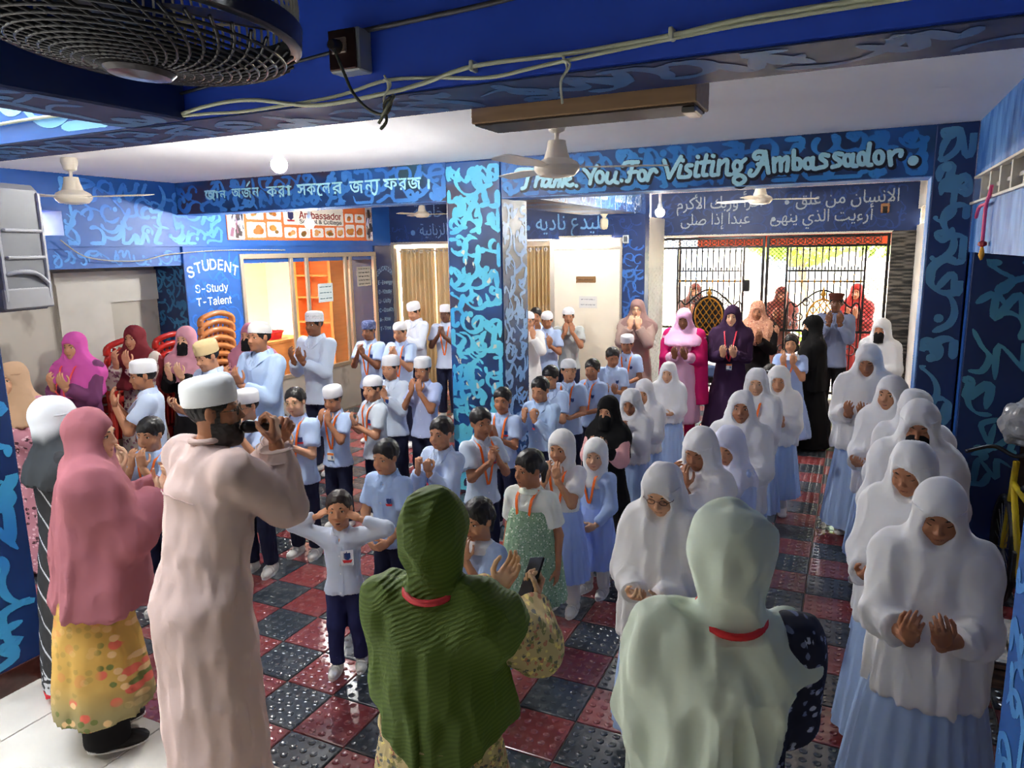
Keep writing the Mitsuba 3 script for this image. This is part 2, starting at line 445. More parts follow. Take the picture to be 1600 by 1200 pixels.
bt = struct('beam_greeting', box(-1.64, 1.5, 2.673, 2.95, SOF, CEIL), 'wall_blue')
put('soffit_edge', box(-1.64, 1.5, 2.668, 2.95, SOF - 0.006, SOF), 'wall_sky', parent=bt)
strokes(bt, (-1.64, 2.673, SOF), EX, EZ, -EY, 3.1, 0.32, 11, cell=0.19, wid=0.05, cols=((58, 140, 205), (26, 88, 160)))
bg = struct('beam_proverb', box(-5.44, -2.17, 2.673, 2.95, SOF, CEIL), 'wall_blue')
put('soffit_edge', box(-5.44, -2.17, 2.668, 2.95, SOF - 0.006, SOF), 'wall_sky', parent=bg)
strokes(bg, (-5.44, 2.673, SOF), EX, EZ, -EY, 3.27, 0.32, 12, cell=0.19, wid=0.045, cols=((70, 135, 205), (35, 90, 165)))
bd = struct('beam_inner', box(-2.17, -1.45, 2.95, 6.55, SOF, CEIL), 'wall_blue')
strokes(bd, (-1.45, 2.95, SOF), EY, EZ, EX, 3.6, 0.32, 13, cell=0.15, wid=0.025, cols=((70, 110, 170), (35, 70, 130)))

# the pillar in the middle
pl = struct('pillar_middle', box(-2.172, -1.642, 2.668, 3.2, 0, CEIL, 0.012), 'wall_blue')
strokes(pl, (-2.165, 2.667, 0.02), EX, EZ, -EY, 0.516, 2.90, 21, cell=0.2, wid=0.052, dens=1.0, reps=3, cols=((105, 205, 220), (45, 150, 215)))
strokes(pl, (-1.641, 2.68, 0.02), EY, EZ, EX, 0.50, 2.58, 22, cell=0.2, wid=0.045, reps=3, cols=((150, 190, 230), (90, 150, 215)))
rnd = random.Random(4)
for i in range(26):   # chipped paint showing the plaster
    u, z = rnd.uniform(-2.12, -1.69), rnd.uniform(0.9, 2.2)
    a = np.sort(np.array([rnd.uniform(0, 6.28) for _ in range(7)])); r = [rnd.uniform(.006, .028) for _ in range(7)]
    pts = [(u + q * math.cos(t), z + 1.3 * q * math.sin(t)) for q, t in zip(r, a)]
    pg = Polygon(pts).buffer(0)
    if pg.area > 1e-5:
        put('paint_chip', plane_map(extrude(pg, 0.0006), (0, 2.6655, 0), EX, EZ, -EY), 'paint', parent=pl, col=(205, 210, 200))

# right hand pillar and wall
pr_ = struct('pillar_right', box(1.482, 1.72, 2.66, 2.95, 0, CEIL, 0.006), 'wall_deep')
strokes(pr_, (1.49, 2.659, 0.1), EX, EZ, -EY, 0.225, 2.84, 31, cell=0.22, wid=0.055, cols=((95, 150, 175), (40, 95, 150)), dens=1.0)
put('painted_side', box(1.476, 1.482, 2.665, 2.95, 0, SOF), 'wall_sky', parent=pr_)
p2 = struct('pillar_far_right', box(1.735, 2.10, 2.55, 2.95, 0, 2.16, 0.006), 'wall_deep')
put('painted_side', box(1.729, 1.735, 2.555, 2.66, 0, 2.14), 'wall_mid', parent=p2)
strokes(p2, (1.74, 2.549, 0.6), EX, EZ, -EY, 0.35, 1.5, 32, cell=0.25, wid=0.055, cols=((80, 145, 165), (40, 100, 150)))
wr = struct('wall_right', cat([box(1.72, 1.92, -1.1, 2.66, 2.605, CEIL + .05), box(1.72, 1.92, -1.1, 2.66, 2.14, 2.445), box(1.72, 1.92, -1.1, -0.2, 2.445, 2.605)]), 'wall_sky')
vb = struct('trim_1', cat([box(1.73, 1.85, y, y + 0.045, 2.445, 2.605) for y in np.arange(-0.2, 2.66, 0.33)] + [box(1.76, 1.83, -0.2, 2.66, 2.515, 2.535), box(1.712, 1.75, -0.2, 2.66, 2.597, 2.61), box(1.70, 1.75, -0.2, 2.66, 2.437, 2.45)]), 'off_white')
struct('wall_right_back', cat([box(1.72, 1.9, 2.95, 7.7, 2.62, CEIL), box(1.72, 1.9, 2.95, 7.7, 0, 2.42), box(1.72, 1.9, 2.95, 5.2, 2.42, 2.62)]), 'plaster_pale')
vb2 = struct('trim_2', cat([box(1.74, 1.85, y, y + 0.05, 2.42, 2.62) for y in np.arange(5.2, 7.6, 0.3)] + [box(1.76, 1.83, 5.2, 7.6, 2.51, 2.53)]), 'off_white')
struct('wall_store', cat([box(3.2, 3.35, -1.2, 7.7, 0, 3.0), box(1.9, 3.3, 2.95, 3.1, 0, 2.14), box(1.9, 3.35, -1.2, 3.0, 2.95, 3.05)]), 'skirt_brown')
pn = struct('pillar_near_right', box(1.475, 1.75, -1.14, -0.87, 0, SOF, 0.006), 'wall_mid')
strokes(pn, (1.4745, -1.13, 0.0), EY, EZ, -EX, 0.25, 2.6, 33, cell=0.2, wid=0.045, cols=((90, 160, 220), (50, 110, 190)))
pf = struct('pillar_near_left', box(-3.05, -2.735, -1.14, -0.77, 0.12, SOF, 0.006), 'wall_deep')
strokes(pf, (-2.734, -1.13, 0.13), EY, EZ, EX, 0.35, 2.48, 34, cell=0.24, wid=0.06, cols=((70, 160, 200), (28, 90, 170)))
put('skirting', box(-3.06, -2.725, -1.15, -0.76, 0, 0.13), 'skirt_brown', parent=pf)

# left wall: upper band, recess, student panel, canteen opening, education panel
wl = struct('wall_left', cat([box(-5.9, -5.44, -1.2, 1.1, 2.28, CEIL), box(-5.9, -5.44, 1.1, 1.42, 2.62, CEIL), box(-5.9, -5.44, 1.1, 1.42, 2.28, 2.40),
                              box(-5.9, -5.44, 1.42, 6.6, 2.30, CEIL)]), 'wall_mid')
strokes(wl, (-5.439, 1.42, 2.31), EY, EZ, EX, 1.85, 0.62, 41, cell=0.19, wid=0.045, cols=((95, 165, 225), (50, 115, 200)))
put('lower_band', box(-5.9, -5.47, -1.2, 6.6, 2.10, 2.31), 'wall_mid', parent=wl)
strokes(wl, (-5.469, 1.3, 2.105), EY, EZ, EX, 1.4, 0.17, 42, cell=0.12, wid=0.03, cols=((80, 150, 215), (45, 105, 190)))
struct('wall_left_plaster', cat([box(-5.9, -5.44, -1.2, 1.2, 0, 2.1), box(-6.05, -5.9, 1.2, 2.75, 0, 2.2)]), 'plaster')
np_ = struct('wall_niche', cat([box(-5.9, -5.86, 1.55, 2.1, 1.02, 1.95), box(-5.9, -5.875, 1.55, 2.72, 1.74, 2.06), box(-5.9, -5.87, 1.3, 1.42, 0, 2.1)]), 'plaster_pale')
ps = struct('panel_student', box(-6.0, -5.44, 2.69, 3.47, 0, 2.30, 0.004), 'wall_mid')
put('painted_side', box(-6.0, -5.443, 2.684, 2.69, 0, 2.12), 'wall_deep', parent=ps)
strokes(ps, (-5.9, 2.683, 0.1), EX, EZ, -EY, 0.45, 2.0, 43, cell=0.16, wid=0.034, cols=((60, 130, 170), (20, 80, 130)))
strokes(ps, (-5.439, 2.70, 0.05), EY, EZ, EX, 0.75, 2.2, 44, cell=0.2, wid=0.03, cols=((40, 110, 195), (30, 90, 180)), dens=.7)
pe = struct('panel_education', box(-5.9, -5.44, 6.13, 6.6, 0, 2.30, 0.004), 'wall_deep')
pc = struct('wall_canteen_base', box(-5.5, -5.44, 3.47, 6.13, 0, 0.64), 'plaster')

# back wall with the door, pier and the band above
bw = struct('wall_back', cat([box(-5.6, -1.45, 6.55, 6.75, 2.335, CEIL), box(-1.76, -1.45, 6.55, 6.75, 0, 2.335)]), 'wall_deep')
strokes(bw, (-1.755, 6.549, 0.9), EX, EZ, -EY, 0.3, 1.42, 51, cell=0.18, wid=0.028, cols=((60, 110, 180), (30, 75, 150)))
strokes(bw, (-5.4, 6.549, 2.345), EX, EZ, -EY, 3.9, 0.26, 52, cell=0.16, wid=0.02, cols=((28, 62, 125), (22, 50, 110)), dens=.6)
struct('wall_return', cat([box(-1.62, -1.45, 6.75, 7.6, 0, 2.6)] + [box(-1.452, -1.44, 6.76 + .1 * k, 6.85 + .1 * k, z, z + .055) for k in range(8) for z in np.arange(0.3 + .03 * (k % 2), 1.9, .075)]), 'plaster_pale')
gw = struct('wall_gate', cat([box(-1.65, 1.75, 7.6, 7.8, 2.36, CEIL), box(-1.75, -1.55, 7.6, 7.8, 0, 2.36)]), 'wall_deep')
strokes(gw, (-1.5, 7.599, 2.38), EX, EZ, -EY, 3.1, 0.55, 53, cell=0.18, wid=0.026, cols=((30, 66, 130), (22, 50, 110)), dens=.7)
put('lintel', box(-1.56, 1.46, 7.56, 7.62, 2.335, 2.362), 'off_white', parent=gw)
sill = struct('trim_3', cat([box(-1.55, 1.75, 7.44, 7.95, 0.0, 0.16, .006), box(-1.55, 1.75, 7.40, 7.45, 0, 0.03)]), 'tile_white')
rn = np.random.default_rng(5)
sl = []
for k, z in enumerate(np.arange(0.0, 2.35, 0.024)):
    x = 1.45
    while x < 1.74:
        w = rn.uniform(.06, .16); d = rn.uniform(0, .018)
        sl.append(box(x, min(x + w, 1.75), 7.57 - d, 7.8, z + .001, z + .023)); x += w
sp = struct('wall_slate', box(1.452, 1.75, 7.58, 7.8, 0, 2.36), 'slate')
put('stacked_slate', cat(sl), 'slate', parent=sp, kind='stuff')

